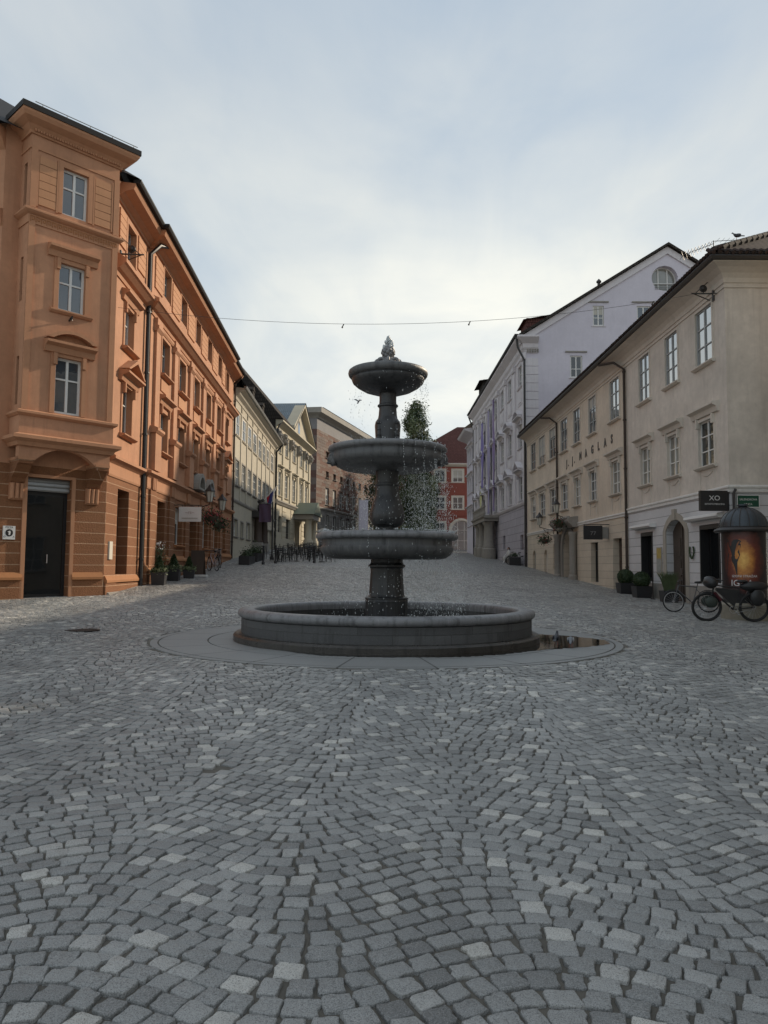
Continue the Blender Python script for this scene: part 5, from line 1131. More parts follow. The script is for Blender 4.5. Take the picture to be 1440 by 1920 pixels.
# ------------------------------------------------------------------ beige house on the left
BE = thing('beige_house', 'long beige house with narrow white pilaster strips, a dark portal and a steep dark roof', 'building', (-9.5, 46.1, 2))
FB = Frame(-9.52, 46.3, -.0279, 1); LB = 22.6
bu = [(1.2, 2.55), (3.75, 5.15), (6.2, 7.7), (8.7, 10.4), (11.45, 13.15), (13.9, 15.5), (16.45, 18.0), (19.4, 21.2)]
B2 = [(a, b, 10.0, 11.5, .12) for a, b in bu]; B1 = [(a, b, 6.75, 8.4, .14) for a, b in bu]
Bg = [(.95, 2.5, 3.45, 4.55, .25), (3.75, 4.75, 3.45, 4.5, .25), (6.3, 7.85, 3.45, 4.6, .25), (10.0, 12.0, 2.0, 5.0, .7), (14.2, 15.4, 3.0, 4.7, .25), (16.8, 18.4, 2.6, 4.6, .3), (19.3, 21.0, 2.7, 4.7, .3)]
mb = MB(); mb.wall(FB, 0, LB, 1, 12.4, B2 + B1 + Bg); part(mb, 'wall', 'beige', BE)
mb = MB(); mb.sweep(FB, [(-.02, 5.62), (.05, 5.62), (.1, 5.72), (.1, 5.8), (-.02, 5.84)], 0, LB); part(mb, 'belt_course', 'stone_grey', BE)
mb = MB(); mb.sweep(FB, [(-.02, 11.62), (.05, 11.62), (.05, 11.7), (-.02, 11.72)], 0, LB); part(mb, 'architrave', 'beige_trim', BE)
mb = MB(); mb.sweep(FB, [(-.02, 12.2), (.05, 12.2), (.1, 12.35), (.3, 12.5), (.36, 12.6), (.62, 12.75), (.62, 12.85), (-.02, 12.9)], .5, LB); part(mb, 'eaves_cornice', 'beige_trim', BE)
mb = MB(); mb.sweep(FB, [(.6, 12.82), (.74, 12.82), (.78, 12.95), (.6, 12.95)], .4, LB + .2); part(mb, 'gutter', 'zinc', BE)
mb = MB(); tiled(mb, FB.p(.1, .75, 12.93), FB.p(LB + .1, .75, 12.93), FB.p(LB - 2.2, -4.5, 20.3), FB.p(.1, -4.5, 20.3)); tiled(mb, FB.p(LB + .1, .75, 12.93), FB.p(LB + .1, -10, 12.93), FB.p(LB - 2.2, -4.5, 20.3)); tiled(mb, FB.p(LB - 3, -10, 12.93), FB.p(.1, -10, 12.93), FB.p(.1, -4.5, 20.3), FB.p(LB - 2.2, -4.5, 20.3)); part(mb, 'roof', 'tile_dark', BE)
for u in (3.0, 9.0, 14.5):
    mb = MB(); mb.box(FB, u, u + 1.0, 13.6, 14.75, -1.6, -.15); mb.prism(FB, [(u - .1, 14.75), (u + 1.1, 14.75), (u + .5, 15.1)], -1.8, -.1); part(mb, 'dormer', 'tile_dark', BE)
for k in range(9):
    u = [.45, 3.15, 5.7, 8.2, 10.9, 13.5, 16.0, 18.7, 21.8][k]; mb = MB(); mb.box(FB, u - .16, u + .16, 5.85, 11.6, -.02, .06); part(mb, 'pilaster_strip', 'beige_trim', BE)
    mb = MB(); mb.box(FB, u - .05, u + .05, 11.75, 12.2, -.02, .08); part(mb, 'bracket', 'beige_trim', BE)
br_ = random.Random(8)
for k in range(8):
    window(BE, FB, *B2[k][:4], .0, 2, (.5,), 'frame_white', 'glass_sky' if k < 6 else 'glass_curtain', sill=(0, .1), surm='beige_trim', fw=.08)
    window(BE, FB, *B1[k][:4], -.05, 2, (.35, .68), 'frame_white', br_.choice(('glass_blue', 'glass_curtain', 'glass_dark')), sill=(0, .12), sur=0, surm='stone_grey', sw=.1, fw=.08)
for h in Bg[:3] + Bg[4:5]: window(BE, FB, *h[:4], -.15, 3, (.33, .66), 'frame_white', 'glass_blue', sill=(0, .1), surm='stone_grey', sur=0, sw=.08)
for h in Bg[5:]: door(BE, FB, h[0], h[1], h[2], h[3], -.2, 'frame_grey', glassy=True)
for h in Bg[5:]: mb = MB(); mb.box(FB, h[0] - .25, h[1] + .25, h[3] + .02, h[3] + .3, -.02, .2); part(mb, 'door_lintel', 'beige_trim', BE)
h = Bg[3]; door(BE, FB, h[0], h[1], 2.2, h[3], -.6, 'dark_wood')
for u in (9.3, 12.7):
    mb = MB(); mb.box(FB, u - .45, u + .45, 1.8, 3.3, -.02, .75); part(mb, 'portal_pedestal', 'stone_grey', BE)
    mb = MB(); q = FB.p(u, .4, 0); mb.lathe((q[0], q[1], 0), [(.36, 3.3), (.36, 3.4), (.3, 3.5), (.26, 5.0), (.36, 5.15)], 14); part(mb, 'portal_column', 'dark_wood', BE, 40)
mb = MB(); mb.sweep(FB, [(0, 5.15), (.75, 5.15), (.95, 5.4), (.95, 5.55), (0, 5.62)], 8.7, 13.3)
for k in range(46): mb.blob(FB.p(9.0 + br_.uniform(0, 4), .55 + br_.uniform(-.2, .3), 5.5 + abs(br_.gauss(0, .5))), br_.uniform(.1, .26), 7, 5, .25)
part(mb, 'portal_carving', 'dark_metal', BE)
downpipe(BE, FB, LB - .05, 2.6, 12.1, .12, .09, mat='black_paint', elbow=(-.1, .55, .7))

# ------------------------------------------------------------------ ivory palace with pediment
IV = thing('ivory_palace', 'ivory baroque palace with a triangular pediment, tall windows and a gabled porch', 'building', (-10.1, 68.7, 3))
FI = Frame(-10.13, 68.75, .0804, 1); LI_ = 18.0
iu = [(1.1, 2.4), (4.15, 5.55), (8.0, 9.35), (11.9, 13.15), (14.85, 16.1)]
I2 = [(a, b, 12.3, 14.0, .15) for a, b in iu]; I1 = [(a, b, 8.2, 10.5, .15) for a, b in iu]
Ig = [(1.6, 3.1, 4.75, 6.3, .3), (5.1, 7.2, 4.25, 6.2, .3), (9.6, 12.2, 3.4, 6.3, .8), (14.6, 16.2, 4.7, 6.3, .3)]
mb = MB(); mb.wall(FI, 0, LI_, 2, 7.45, Ig); part(mb, 'ground_floor_wall', M['ivory'], IV)
mb = MB(); mb.wall(FI, 0, LI_, 7.45, 14.9, I2 + I1); p = FI.p(LI_, 0, 0); q = FI.p(LI_, -12, 0); mb.face([(p[0], p[1], 2), (q[0], q[1], 2), (q[0], q[1], 15), (p[0], p[1], 15)]); part(mb, 'wall', 'ivory', IV)
for k in range(22):
    for (a, b) in ((.1, 1.45), (3.25, 4.95), (7.35, 8.6), (13.0, 14.4), (16.4, 17.9)):
        if k % 22 < 8: mb = MB(); mb.box(FI, a, b, 3.4 + k * .49, 3.4 + k * .49 + .43, -.02, .06); part(mb, 'rusticated_block', 'ivory_trim', IV)
mb = MB(); mb.box(FI, .05, 8.8, 2, 4.15, .0, .22); part(mb, 'plinth', 'ivory', IV)
mb = MB(); mb.sweep(FI, [(-.02, 7.35), (.1, 7.35), (.2, 7.5), (.3, 7.6), (.3, 7.72), (-.02, 7.8)], 0, LI_); part(mb, 'belt_course', 'stone_grey', IV)
mb = MB(); mb.sweep(FI, [(-.02, 14.3), (.08, 14.3), (.1, 14.6), (.4, 14.8), (.7, 15.0), (.7, 15.15), (-.02, 15.2)], 0, LI_ + .5); part(mb, 'crown_cornice', 'ivory_trim', IV)
for u in (.45, 3.3, 6.8, 10.6, 14.0, 17.3):
    mb = MB(); mb.box(FI, u - .4, u + .4, 7.8, 13.3, -.02, .12); part(mb, 'pilaster', 'ivory_trim', IV)
    mb = MB(); mb.sweep(FI, [(-.02, 13.3), (.15, 13.3), (.3, 13.6), (.36, 14.0), (.36, 14.3), (-.02, 14.3)], u - .5, u + .5)
    for k in range(8): mb.blob(FI.p(u + br_.uniform(-.45, .45), .3 + br_.uniform(0, .12), 13.4 + br_.uniform(0, .7)), .16, 7, 5, .3)
    part(mb, 'capital', 'stone_grey', IV)
for k in range(5):
    window(IV, FI, *I2[k][:4], -.06, 2, (.5,), 'frame_white', 'glass_sky', sill=(0, .12), sur=0, surm='ivory_trim', sw=.16, fw=.09)
    window(IV, FI, *I1[k][:4], -.06, 2, (.25, .5, .75), 'frame_white', 'glass_curtain' if k else 'glass_sky', sill=(0, .15), sur=0, surm='ivory_trim', sw=.16, fw=.09, hood=('flat', 0, 10.9, .4, .35))
for h in (Ig[0], Ig[1], Ig[3]): window(IV, FI, *h[:4], -.2, 3, (.3, .6), 'dark_metal', 'glass_dark')
h = Ig[2]; door(IV, FI, *h[:4], -.7, 'dark_wood')
for u in (9.2, 12.6):
    mb = MB(); q = FI.p(u, 1.5, 0); mb.lathe((q[0], q[1], 0), [(.5, 2.8), (.5, 4.2), (.38, 4.35), (.34, 6.2), (.48, 6.4)], 14); part(mb, 'porch_column', 'ivory_trim', IV, 40)
mb = MB(); mb.box(FI, 8.6, 13.2, 6.4, 6.9, 0, 2.1); part(mb, 'porch_beam', 'stone_grey', IV)
mb = MB(); mb.prism(FI, [(8.3, 6.92), (13.5, 6.92), (10.9, 8.3)], 0, 2.25); part(mb, 'porch_roof', simple('verdigris', (.12, .15, .12), .6), IV)
# pediment: face, raking mouldings, roof behind
pa, pb, pc = (5.2, 15.2), (10.7, 18.6), (17.4, 15.2)
mb = MB(); mb.prism(FI, [pa, pc, pb], -.3, .1); part(mb, 'pediment', 'ivory', IV)
for a, b in ((pa, pb), (pb, pc)):
    mb = MB(); mb.prism(FI, [a, b, (b[0], b[1] + .42), (a[0], a[1] + .42)], -.3, .72); part(mb, 'raking_cornice', 'ivory_trim', IV)
mb = MB(); mb.prism(FI, [(10.0, 15.7), (10.9, 15.7), *[(10.45 + .45 * math.cos(t), 16.6 + .45 * math.sin(t)) for t in np.linspace(0, PI, 9)]], .1, .14); part(mb, 'pediment_window', 'glass_sky', IV)
mb = MB(); r0, r1 = FI.p(pb[0], .8, pb[1] + .45), FI.p(pb[0], -12, pb[1] + .45)
tiled(mb, FI.p(pa[0] - .3, -12, 15.1), FI.p(pa[0] - .3, .8, 15.1), r0, r1); tiled(mb, FI.p(pc[0] + .4, .8, 15.1), FI.p(pc[0] + .4, -12, 15.1), r1, r0)
part(mb, 'pediment_roof', 'roof_metal', IV)
mb = MB(); tiled(mb, FI.p(-.1, .72, 15.2), FI.p(pa[0] + .5, .72, 15.2), FI.p(pa[0] + .5, -5, 21.9), FI.p(-.1, -5, 21.9)); tiled(mb, FI.p(-.1, -10.5, 15.2), FI.p(-.1, .72, 15.2), FI.p(-.1, -5, 21.9)); tiled(mb, FI.p(pa[0] + .5, -10.5, 15.2), FI.p(-.1, -10.5, 15.2), FI.p(-.1, -5, 21.9), FI.p(pa[0] + .5, -5, 21.9)); tiled(mb, FI.p(pa[0] + .5, .72, 15.2), FI.p(pa[0] + .5, -10.5, 15.2), FI.p(pa[0] + .5, -5, 21.9)); mb.q(FI, [(-.1, .0, 12.5), (-.1, -10, 12.5), (-.1, -10, 15.2), (-.1, .0, 15.2)]); part(mb, 'roof', 'tile_dark', IV)
downpipe(IV, FI, -.05, 12.6, 14.3, .2, .08, mat='black_paint', elbow=(.9, .4, .9))

# ------------------------------------------------------------------ brick and stone library
m, nt, b = new_mat('mixed_brick_and_stone'); uv = uv_vec(nt); v = pos_vec(nt)
b1_ = nd(nt, 'ShaderNodeTexBrick'); b1_.offset = .5; b1_.inputs['Scale'].default_value = 1; b1_.inputs['Brick Width'].default_value = 1.5; b1_.inputs['Row Height'].default_value = .42; b1_.inputs['Mortar Size'].default_value = .02
b1_.inputs['Color1'].default_value = (0, 0, 0, 1); b1_.inputs['Color2'].default_value = (1, 1, 1, 1); b1_.inputs['Mortar'].default_value = (.3, .3, .3, 1); nt.links.new(uv, b1_.inputs['Vector'])
nb = noise(nt, v, .55, 5, .7)
f_ = math_(nt, 'ADD', math_(nt, 'MULTIPLY', b1_.outputs['Color'], .55), math_(nt, 'MULTIPLY', nb, .55))
col = ramp(nt, f_, [(.30, (.14, .056, .038)), (.46, (.165, .072, .05)), (.52, (.185, .135, .105)), (.68, (.25, .225, .20)), (.85, (.11, .105, .10))])
nt.links.new(mixc(nt, noise(nt, v, 6, 5), col, scale_c((.30, .19, .15), .5)), b.inputs['Base Color']); b.inputs['Roughness'].default_value = .9
bump(nt, b, math_(nt, 'ADD', math_(nt, 'MULTIPLY', b1_.outputs['Color'], .8), nb), 1., .12); M['library'] = m
m, nt, b = new_mat('banded_brick'); uv = uv_vec(nt); s_ = nd(nt, 'ShaderNodeSeparateXYZ'); nt.links.new(uv, s_.inputs[0])
fr = math_(nt, 'FRACT', math_(nt, 'MULTIPLY', s_.outputs[1], .52)); col = mixc(nt, math_(nt, 'GREATER_THAN', fr, .52), (.115, .045, .036), (.18, .15, .135)); nt.links.new(mixc(nt, noise(nt, pos_vec(nt), 2, 5), col, (.12, .085, .072)), b.inputs['Base Color']); b.inputs['Roughness'].default_value = .9; M['banded'] = m
M['greystone'] = blockwork('rough_grey_blocks', (.24, .23, .215), (.12, .115, .11), row=.6, width=1.4, msize=.03, var=.35, gb=.6)
NU = thing('brick_library', 'huge brick and stone library block with a plain grey attic and rows of small windows', 'building', (-9.1, 100, 4))
FK = Frame(-9.15, 100, .27, 1); LK = 44; FK2 = Frame(-33.15, 104.0, 24, -4.0)
kb = [3.7 + 3.12 * k for k in range(13)]
K = [(u, u + 1.55, 10.1, 12.5, .35) for u in kb] + [(u + .1, u + 1.35, 13.9, 14.8, .35) for u in kb] + [(u, u + 1.5, 16.7, 17.6, .3) for u in kb[::2]] + [(u, u + 1.5, 18.7, 19.5, .3) for u in kb[1::2]]
KG = [(u, u + 1.6, 6.1, 8.7, .4) for u in kb]
mb = MB(); mb.wall(FK, 0, LK, 9.4, 20.1, K); part(mb, 'wall', 'library', NU)
mb = MB(); mb.wall(FK2, 0, 24.33, 9.4, 20.1, []); part(mb, 'side_wall', 'banded', NU)
mb = MB(); mb.wall(FK, 0, LK, 2.5, 9.4, KG); mb.wall(FK2, 0, 24.33, 2.5, 9.4, []); part(mb, 'ground_floor_wall', 'greystone', NU)
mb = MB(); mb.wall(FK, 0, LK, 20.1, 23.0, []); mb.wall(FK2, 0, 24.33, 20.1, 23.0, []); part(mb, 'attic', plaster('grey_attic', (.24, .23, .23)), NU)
pk = [FK2.p(0, 0, 0)[:2], FK.p(0, 0, 0)[:2], FK.p(LK, 0, 0)[:2]]
mb = MB(); mb.mold(pk, [(-.03, 21.6), (.1, 21.6), (.25, 21.8), (.9, 22.2), (.9, 22.9), (-.03, 22.95)]); part(mb, 'cornice', 'stone_grey', NU)
mb = MB(); mb.mold(pk, [(-.03, 9.3), (.12, 9.3), (.2, 9.5), (-.03, 9.65)]); part(mb, 'belt_course', 'stone_grey', NU)
mb = MB(); mb.face([FK.p(0, .9, 23.0), FK.p(LK, .9, 23.0), FK.p(LK, -22, 23.6), FK2.p(0, .9, 23.0)]); part(mb, 'roof', 'dark_tin', NU)
for h in K: window(NU, FK, *h[:4], -.2, 2, (.35,) if h[3] - h[2] > 1.5 else (), 'frame_brown' if h[2] > 13 else 'frame_white', 'glass_dark' if h[0] > 4 or h[2] > 13 else 'glass_sky', fw=.1, mw=.08, sill=(0, .18), surm='stone_grey', sw=.0)
for h in KG: window(NU, FK, *h[:4], -.25, 2, (.45,), 'frame_white', 'glass_dark', fw=.1, mw=.1)

# ------------------------------------------------------------------ trees at the head of the square
tr_ = random.Random(31)
def tree(name, label, x, y, h, r, z0f, n, leaf, prof, mats=('leaf', 'leaf_dark', 'leaf_pale', 'leaf'), nl=9, group=None):
    z = gz(x, y); t = thing(name, label, 'tree', (x, y, z), group=group)
    tk = MB(); tk.tube([(x, y, z - .1), (x + .05, y, z + h * .35), (x - .05, y, z + h * .7), (x, y, z + h * .93)], [h * .018, h * .014, h * .008, .02], 9)
    for k in range(nl):
        a = tr_.uniform(0, 2 * PI); zz = z + h * tr_.uniform(.25, .8); L = r * prof((zz - z) / h) * .8
        tk.tube([(x, y, zz - h * .05), (x + L * .5 * math.cos(a), y + L * .5 * math.sin(a), zz + L * .35), (x + L * math.cos(a), y + L * math.sin(a), zz + L * .9)], [.07, .05, .015], 6)
    part(tk, 'trunk', 'bark', t, 50); cl = []
    while len(cl) < 90:
        f = tr_.uniform(z0f, 1.0); a = tr_.uniform(0, 2 * PI); R = r * prof(f) * math.sqrt(tr_.random()); cl.append((x + R * math.cos(a), y + R * math.sin(a), z + h * f, r * tr_.uniform(.15, .30)))
    for i, mt in enumerate(mats):
        pts = []
        for c in cl[i::len(mats)]:
            for _ in range(int(n / 90)):
                d = np.array([tr_.gauss(0, 1), tr_.gauss(0, 1), tr_.gauss(0, 1.25)]); pts.append((c[0] + d[0] * c[3] * .6, c[1] + d[1] * c[3] * .6, c[2] + d[2] * c[3] * .6))
        m_ = MB(); m_.leaves(pts, leaf); part(m_, 'foliage', mt, t)
    return t
tree('poplar_tree', 'tall slender poplar tree rising behind the fountain at the far end of the square', 4.4, 104, 20.2, 2.9, .08, 36000, .17, lambda f: (.85 + .375 * f) if f < .4 else max(.10, 1.0 * (1 - ((f - .4) / .61) ** 2.6)))
for x, y, h, r, lb in ((5.4, 105.5, 11.2, 2.3, 'dense dark green tree in front of the red house'), (1.6, 119, 14, 4.2, 'broad green tree left of the poplar behind the fountain stem')):
    tree('broadleaf_tree', lb, x, y, h, r, .15, 20000, .17, lambda f: max(.1, math.sqrt(max(0, 1 - ((f - .55) / .5) ** 2))), mats=('leaf_dark', 'leaf', 'leaf_dark'))
# ------------------------------------------------------------------ unseen house added outside the frame at right, shades the foreground
SH = thing('added_shade_house', 'unseen three storey house added beside the lane to shade the foreground', 'building', (11.6, 19, .2))
FH = Frame(11.7, -14, 0, 1, side=-1); FH2 = Frame(11.7, 20.6, 1, 0, side=-1)
hh = [(u, u + 1.2, v, v + 1.9, .2) for u in (2, 5.5, 9, 12.5, 16, 19.5, 23, 26.5, 30.5) for v in (1.2, 5.0, 8.8)]
mb = MB(); mb.wall(FH, 0, 34.6, -.3, 12.2, hh); mb.wall(FH2, 0, 16, -.3, 12.2, []); mb.face([(11.6, -14, -.3), (27.6, -14, -.3), (27.6, -14, 12.2), (11.6, -14, 12.2)]); part(mb, 'wall', 'cream_warm', SH)
for h in hh: window(SH, FH, *h[:4], -.1, 2, (.33, .66), 'frame_white', 'glass_blue', sill=(0, .12), surm='cream_trim', sur=0)
mb = MB(); mb.mold([FH.p(0, 0, 0)[:2], FH.p(34.6, 0, 0)[:2], FH2.p(16, 0, 0)[:2]], [(-.03, 11.8), (.1, 11.8), (.3, 12.1), (.3, 12.25), (-.03, 12.3)], side=-1); part(mb, 'cornice', 'cream_trim', SH)
mb = MB(); a, b, c, d = (11.35, -14.4, 12.3), (11.35, 20.95, 12.3), (28, 20.95, 12.3), (28, -14.4, 12.3); r0, r1 = (19.5, -7, 16.8), (19.5, 13, 16.8)
for f in ((a, b, r1, r0), (b, c, r1), (c, d, r0, r1), (d, a, r0)): tiled(mb, *f)
part(mb, 'roof', 'tile_brown', SH)

# ------------------------------------------------------------------ projecting signs
def box_sign(name, label, F, u, w0, w1, v0, v1, th, mat, arm=True, cat='sign'):
    t = thing(name, label, cat, F.p(u, 0, v0)); mb = MB(); mb.box(F, u - th / 2, u + th / 2, v0, v1, w0, w1); part(mb, 'panel', mat, t)
    if arm: mb = MB(); mb.tube([F.p(u, 0, v1 + .05), F.p(u, w1, v1 + .05)], .02, 6); mb.tube([F.p(u, w0 + .06, v1 + .05), F.p(u, w0 + .06, v1 - .02)], .012, 5); mb.tube([F.p(u, w1 - .06, v1 + .05), F.p(u, w1 - .06, v1 - .02)], .012, 5); part(mb, 'bracket', 'dark_metal', t)
    return t
def signframe(F, u, th): o = F.p(u - th / 2 - .003, 0, 0); return Frame(o[0], o[1], F.n[0], F.n[1], side=1 if True else -1)
# black shop sign, seen face-on because it stands out from the wall
t = box_sign('shop_sign', 'large black box sign with thin white letters projecting near the corner of the cream house', FCu, .10, .02, .92, 3.42, 4.06, .14, 'black_paint', arm=False)
FSg = Frame(FCu.p(.03, 0, 0)[0], FCu.p(.03, 0, 0)[1], 1, 0, side=1)
text('lettering', 'XO', .22, FSg, -.47, 3.75, .003, M['white_paint'], t, .003, sx=1.05); text('lettering', 'ESTHETICMEDICINA', .07, FSg, -.47, 3.61, .003, M['white_paint'], t, .002)
t = box_sign('shop_sign', 'small dark square sign with a faint pale glyph hanging over the second shop door', FCu, 12.4, .35, 1.25, 2.95, 3.62, .10, 'black_paint')
FSg = Frame(FCu.p(12.35, 0, 0)[0], FCu.p(12.345, 0, 0)[1], 1, 0, side=1)
text('lettering', '77', .26, FSg, -.80, 3.16, .003, simple('grey_letter', (.22, .22, .22)), t, .002, sx=1.1)
mb = MB(); mb.box(FCu, 12.46, 12.66, 3.0, 3.55, .02, .34); part(mb, 'lamp_box', 'zinc', t)
t = thing('street_sign', 'green street name plate with white letters at the corner of the cream house', 'sign', FS.p(.5, 0, 3.4))
mb = MB(); mb.box(FS, .20, .92, 3.52, 3.93, .01, .04); part(mb, 'plate', simple('sign_green', (.015, .075, .045), .35, var=.05), t)
mb = MB(); mb.box(FS, .20, .92, 3.52, 3.545, .04, .046); mb.box(FS, .20, .92, 3.905, 3.93, .04, .046); mb.box(FS, .20, .225, 3.545, 3.905, .04, .046); mb.box(FS, .895, .92, 3.545, 3.905, .04, .046); part(mb, 'border', 'white_paint', t)
text('lettering', 'SALENDROVA', .088, FS, .56, 3.75, .041, M['white_paint'], t, .002); text('lettering', 'ULICA', .088, FS, .56, 3.60, .041, M['white_paint'], t, .002)
mb = MB(); mb.tube([FS.p(.08, .10, 3.35), FS.p(.08, .10, 3.98), FS.p(.14, .12, 4.1)], .045, 8); part(mb, 'bracket', 'dark_metal', t)
# white hanging sign on the orange house
t = box_sign('hanging_sign', 'pale rounded sign with faint writing hanging from a bar on the orange house', FO, 7.75, .42, 1.32, 3.35, 3.95, .05, 'white_paint', arm=False)
mb = MB(); mb.tube([FO.p(7.75, .0, 4.02), FO.p(7.75, 1.36, 4.02)], .018, 6); mb.tube([FO.p(7.75, WB + .02, 3.25), FO.p(7.75, WB + .02, 4.3)], .02, 6)
for w_ in (.55, 1.2): mb.tube([FO.p(7.75, w_, 4.02), FO.p(7.75, w_, 3.94)], .012, 5)
part(mb, 'bracket', 'dark_metal', t)
FSg = Frame(FO.p(7.72, 0, 0)[0], FO.p(7.722, 0, 0)[1], 1, 0, side=1)
text('lettering', '~rs~', .2, FSg, .87, 3.66, .003, simple('rose_letter', (.42, .33, .31)), t, .002); mb = MB(); mb.box(FSg, .55, 1.2, 3.47, 3.50, 0, .004); part(mb, 'printed_line', 'lintel_stone', t)
# menu board and thin pole by the arched door
t = thing('menu_board', 'small yellow and white notice board on the wall left of the arched oak door', 'notice board', FCu.p(6.0, 0, 1.3))
mb = MB(); mb.box(FCu, 5.72, 6.22, 1.35, 2.42, .01, .05); part(mb, 'panel', 'lintel_stone', t)
mb = MB(); mb.box(FCu, 5.76, 6.18, 1.98, 2.38, .05, .055); part(mb, 'poster', simple('ochre_print', (.42, .31, .08), .5, var=.7, nscale=9), t)
mb = MB(); mb.box(FCu, 5.76, 6.18, 1.42, 1.92, .05, .054); part(mb, 'leaflet', simple('grey_print', (.32, .33, .31), .5, var=.5, nscale=11), t)
t = thing('thin_post', 'thin dark upright post standing in front of the cream house beside the arched door', 'post', FCu.p(5.35, .55, .4))
mb = MB(); q = FCu.p(5.45, .5, 0); mb.tube([(q[0], q[1], gz(q[0], q[1]) - .05), (q[0], q[1], 2.75)], .025, 6); mb.lathe((q[0], q[1], gz(q[0], q[1])), [(.09, -.01), (.09, .03), (.03, .04)], 10); part(mb, 'pole', 'dark_metal', t)

# ------------------------------------------------------------------ advertising column
ax, ay = 9.76, 20.25; az = gz(ax, ay)
t = thing('advertising_column', 'round advertising column with a ribbed dark dome, wearing a glowing orange film poster', 'advertising column', (ax, ay, az))
mb = MB(); mb.lathe((ax, ay, az), [(.62, -.05), (.62, .40), (.58, .44), (.56, .46)], 36); part(mb, 'base', simple('column_base', (.26, .24, .19), .8, var=.3), t, 40)
mb = MB(); mb.lathe((ax, ay, az), [(.56, .46), (.56, 2.44)], 40); part(mb, 'drum', 'black_paint', t, 40)
mb = MB(); mb.lathe((ax, ay, az), [(.56, 2.44), (.58, 2.46), (.72, 2.42), (.75, 2.47), (.72, 2.51), (.62, 2.55), (.60, 2.57)], 40); part(mb, 'brim', 'dark_metal', t, 40)
dm, nt, b = new_mat('leaded_dome'); v = pos_vec(nt); nt.links.new(mixc(nt, noise(nt, v, 3, 5), (.035, .045, .055), (.075, .085, .095)), b.inputs['Base Color']); b.inputs['Metallic'].default_value = .4; b.inputs['Roughness'].default_value = .42
prof = [(.60 * math.cos(x) , 2.57 + .56 * math.sin(x)) for x in np.linspace(0, PI / 2 * .92, 12)]
mb = MB(); mb.lathe((ax, ay, az), prof + [(.12, 3.14), (.14, 3.17), (.13, 3.21), (.02, 3.22)], 72, lambda a, z: .022 * abs(math.cos(8 * a)) ** .6 if z < 3.1 else 0); dome = part(mb, 'dome', dm, t, 50)
mb = MB()
for k in range(16):
    a = 2 * PI * k / 16 + PI / 16; mb.tube([(ax + r * 1.01 * math.cos(a), ay + r * 1.01 * math.sin(a), az + z) for r, z in prof], .014, 5)
part(mb, 'ribs', 'dark_metal', dome)
# printed poster wrapped round the drum: warm burst with a dark figure and lettering
pm, nt, b = new_mat('film_poster'); uv = uv_vec(nt); s_ = nd(nt, 'ShaderNodeSeparateXYZ'); nt.links.new(uv, s_.inputs[0])
du = math_(nt, 'SUBTRACT', s_.outputs[0], -.02); dv = math_(nt, 'MULTIPLY', math_(nt, 'SUBTRACT', s_.outputs[1], .92), .62)
rad = math_(nt, 'SQRT', math_(nt, 'ADD', math_(nt, 'MULTIPLY', du, du), math_(nt, 'MULTIPLY', dv, dv)))
nz = noise(nt, uv, 4, 6, .7); rad = math_(nt, 'ADD', rad, math_(nt, 'MULTIPLY', math_(nt, 'SUBTRACT', nz, .5), .42))
nt.links.new(ramp(nt, rad, [(.02, (.85, .50, .12)), (.18, (.55, .22, .04)), (.36, (.16, .035, .02)), (.6, (.02, .012, .014))]), b.inputs['Base Color']); b.inputs['Roughness'].default_value = .4
fa = math.atan2(-ay, -ax)                                # faces the square
def wrap(a, z, r): return (ax + r * math.cos(a), ay + r * math.sin(a), az + z)
mb = MB(); N = 30
for k in range(N):
    a0, a1 = fa - 1.15 + 2.3 * k / N, fa - 1.15 + 2.3 * (k + 1) / N; u0, u1 = -1.15 + 2.3 * k / N, -1.15 + 2.3 * (k + 1) / N
    mb.face([wrap(a0, .72, .566), wrap(a1, .72, .566), wrap(a1, 2.42, .566), wrap(a0, 2.42, .566)], [(u0 * .6, 0), (u1 * .6, 0), (u1 * .6, 1.7), (u0 * .6, 1.7)])
po = part(mb, 'poster', pm, t, 40)
def wrapped(name, poly, mat, r):
    mb = MB(); mb.face([wrap(fa + x / .6, y, r) for x, y in poly]); return part(mb, name, mat, po)
fig = [(-.50, .80), (-.18, .80), (-.17, 1.2), (-.10, 1.42), (-.12, 1.58), (-.08, 1.66), (-.07, 1.74), (-.12, 1.78), (-.06, 1.83), (-.16, 1.88), (-.26, 1.87), (-.31, 1.80), (-.33, 1.70), (-.37, 1.66), (-.40, 1.72), (-.40, 1.86), (-.45, 1.92), (-.49, 1.84), (-.48, 1.62), (-.44, 1.46)]
mb = MB(); seg = []
for (x, y) in fig: seg.append(wrap(fa + x / .58, y * .93 + .46, .569))
cx_ = wrap(fa - .28 / .58, 1.67, .572)
for p, q in zip(seg, seg[1:] + seg[:1]): mb.face([p, q, cx_])
part(mb, 'printed_figure', 'black_paint', po)
def wtext(s, size, a_off, z, bold=0):
    FT = Frame(ax, ay, 1, 0); o = text('lettering', s, size, FT, 0, z, 0, M['white_paint'], po, .001, bold=bold); off = woff(po)
    for vt in o.data.vertices:
        x = vt.co[0] + off[0] - ax; d = vt.co[1] + off[1] - ay; a = fa + a_off + x / .57; r = .572 - min(0, d) * .5
        vt.co = (ax + r * math.cos(a) - off[0], ay + r * math.sin(a) - off[1], vt.co[2])
    for vt in o.data.vertices: vt.co[2] += az
t.scale = (1, 1, .965)
wtext('IZIDNI STRAŽAR', .085, .0, 1.17); wtext('IGUA', .24, -.12, .93)

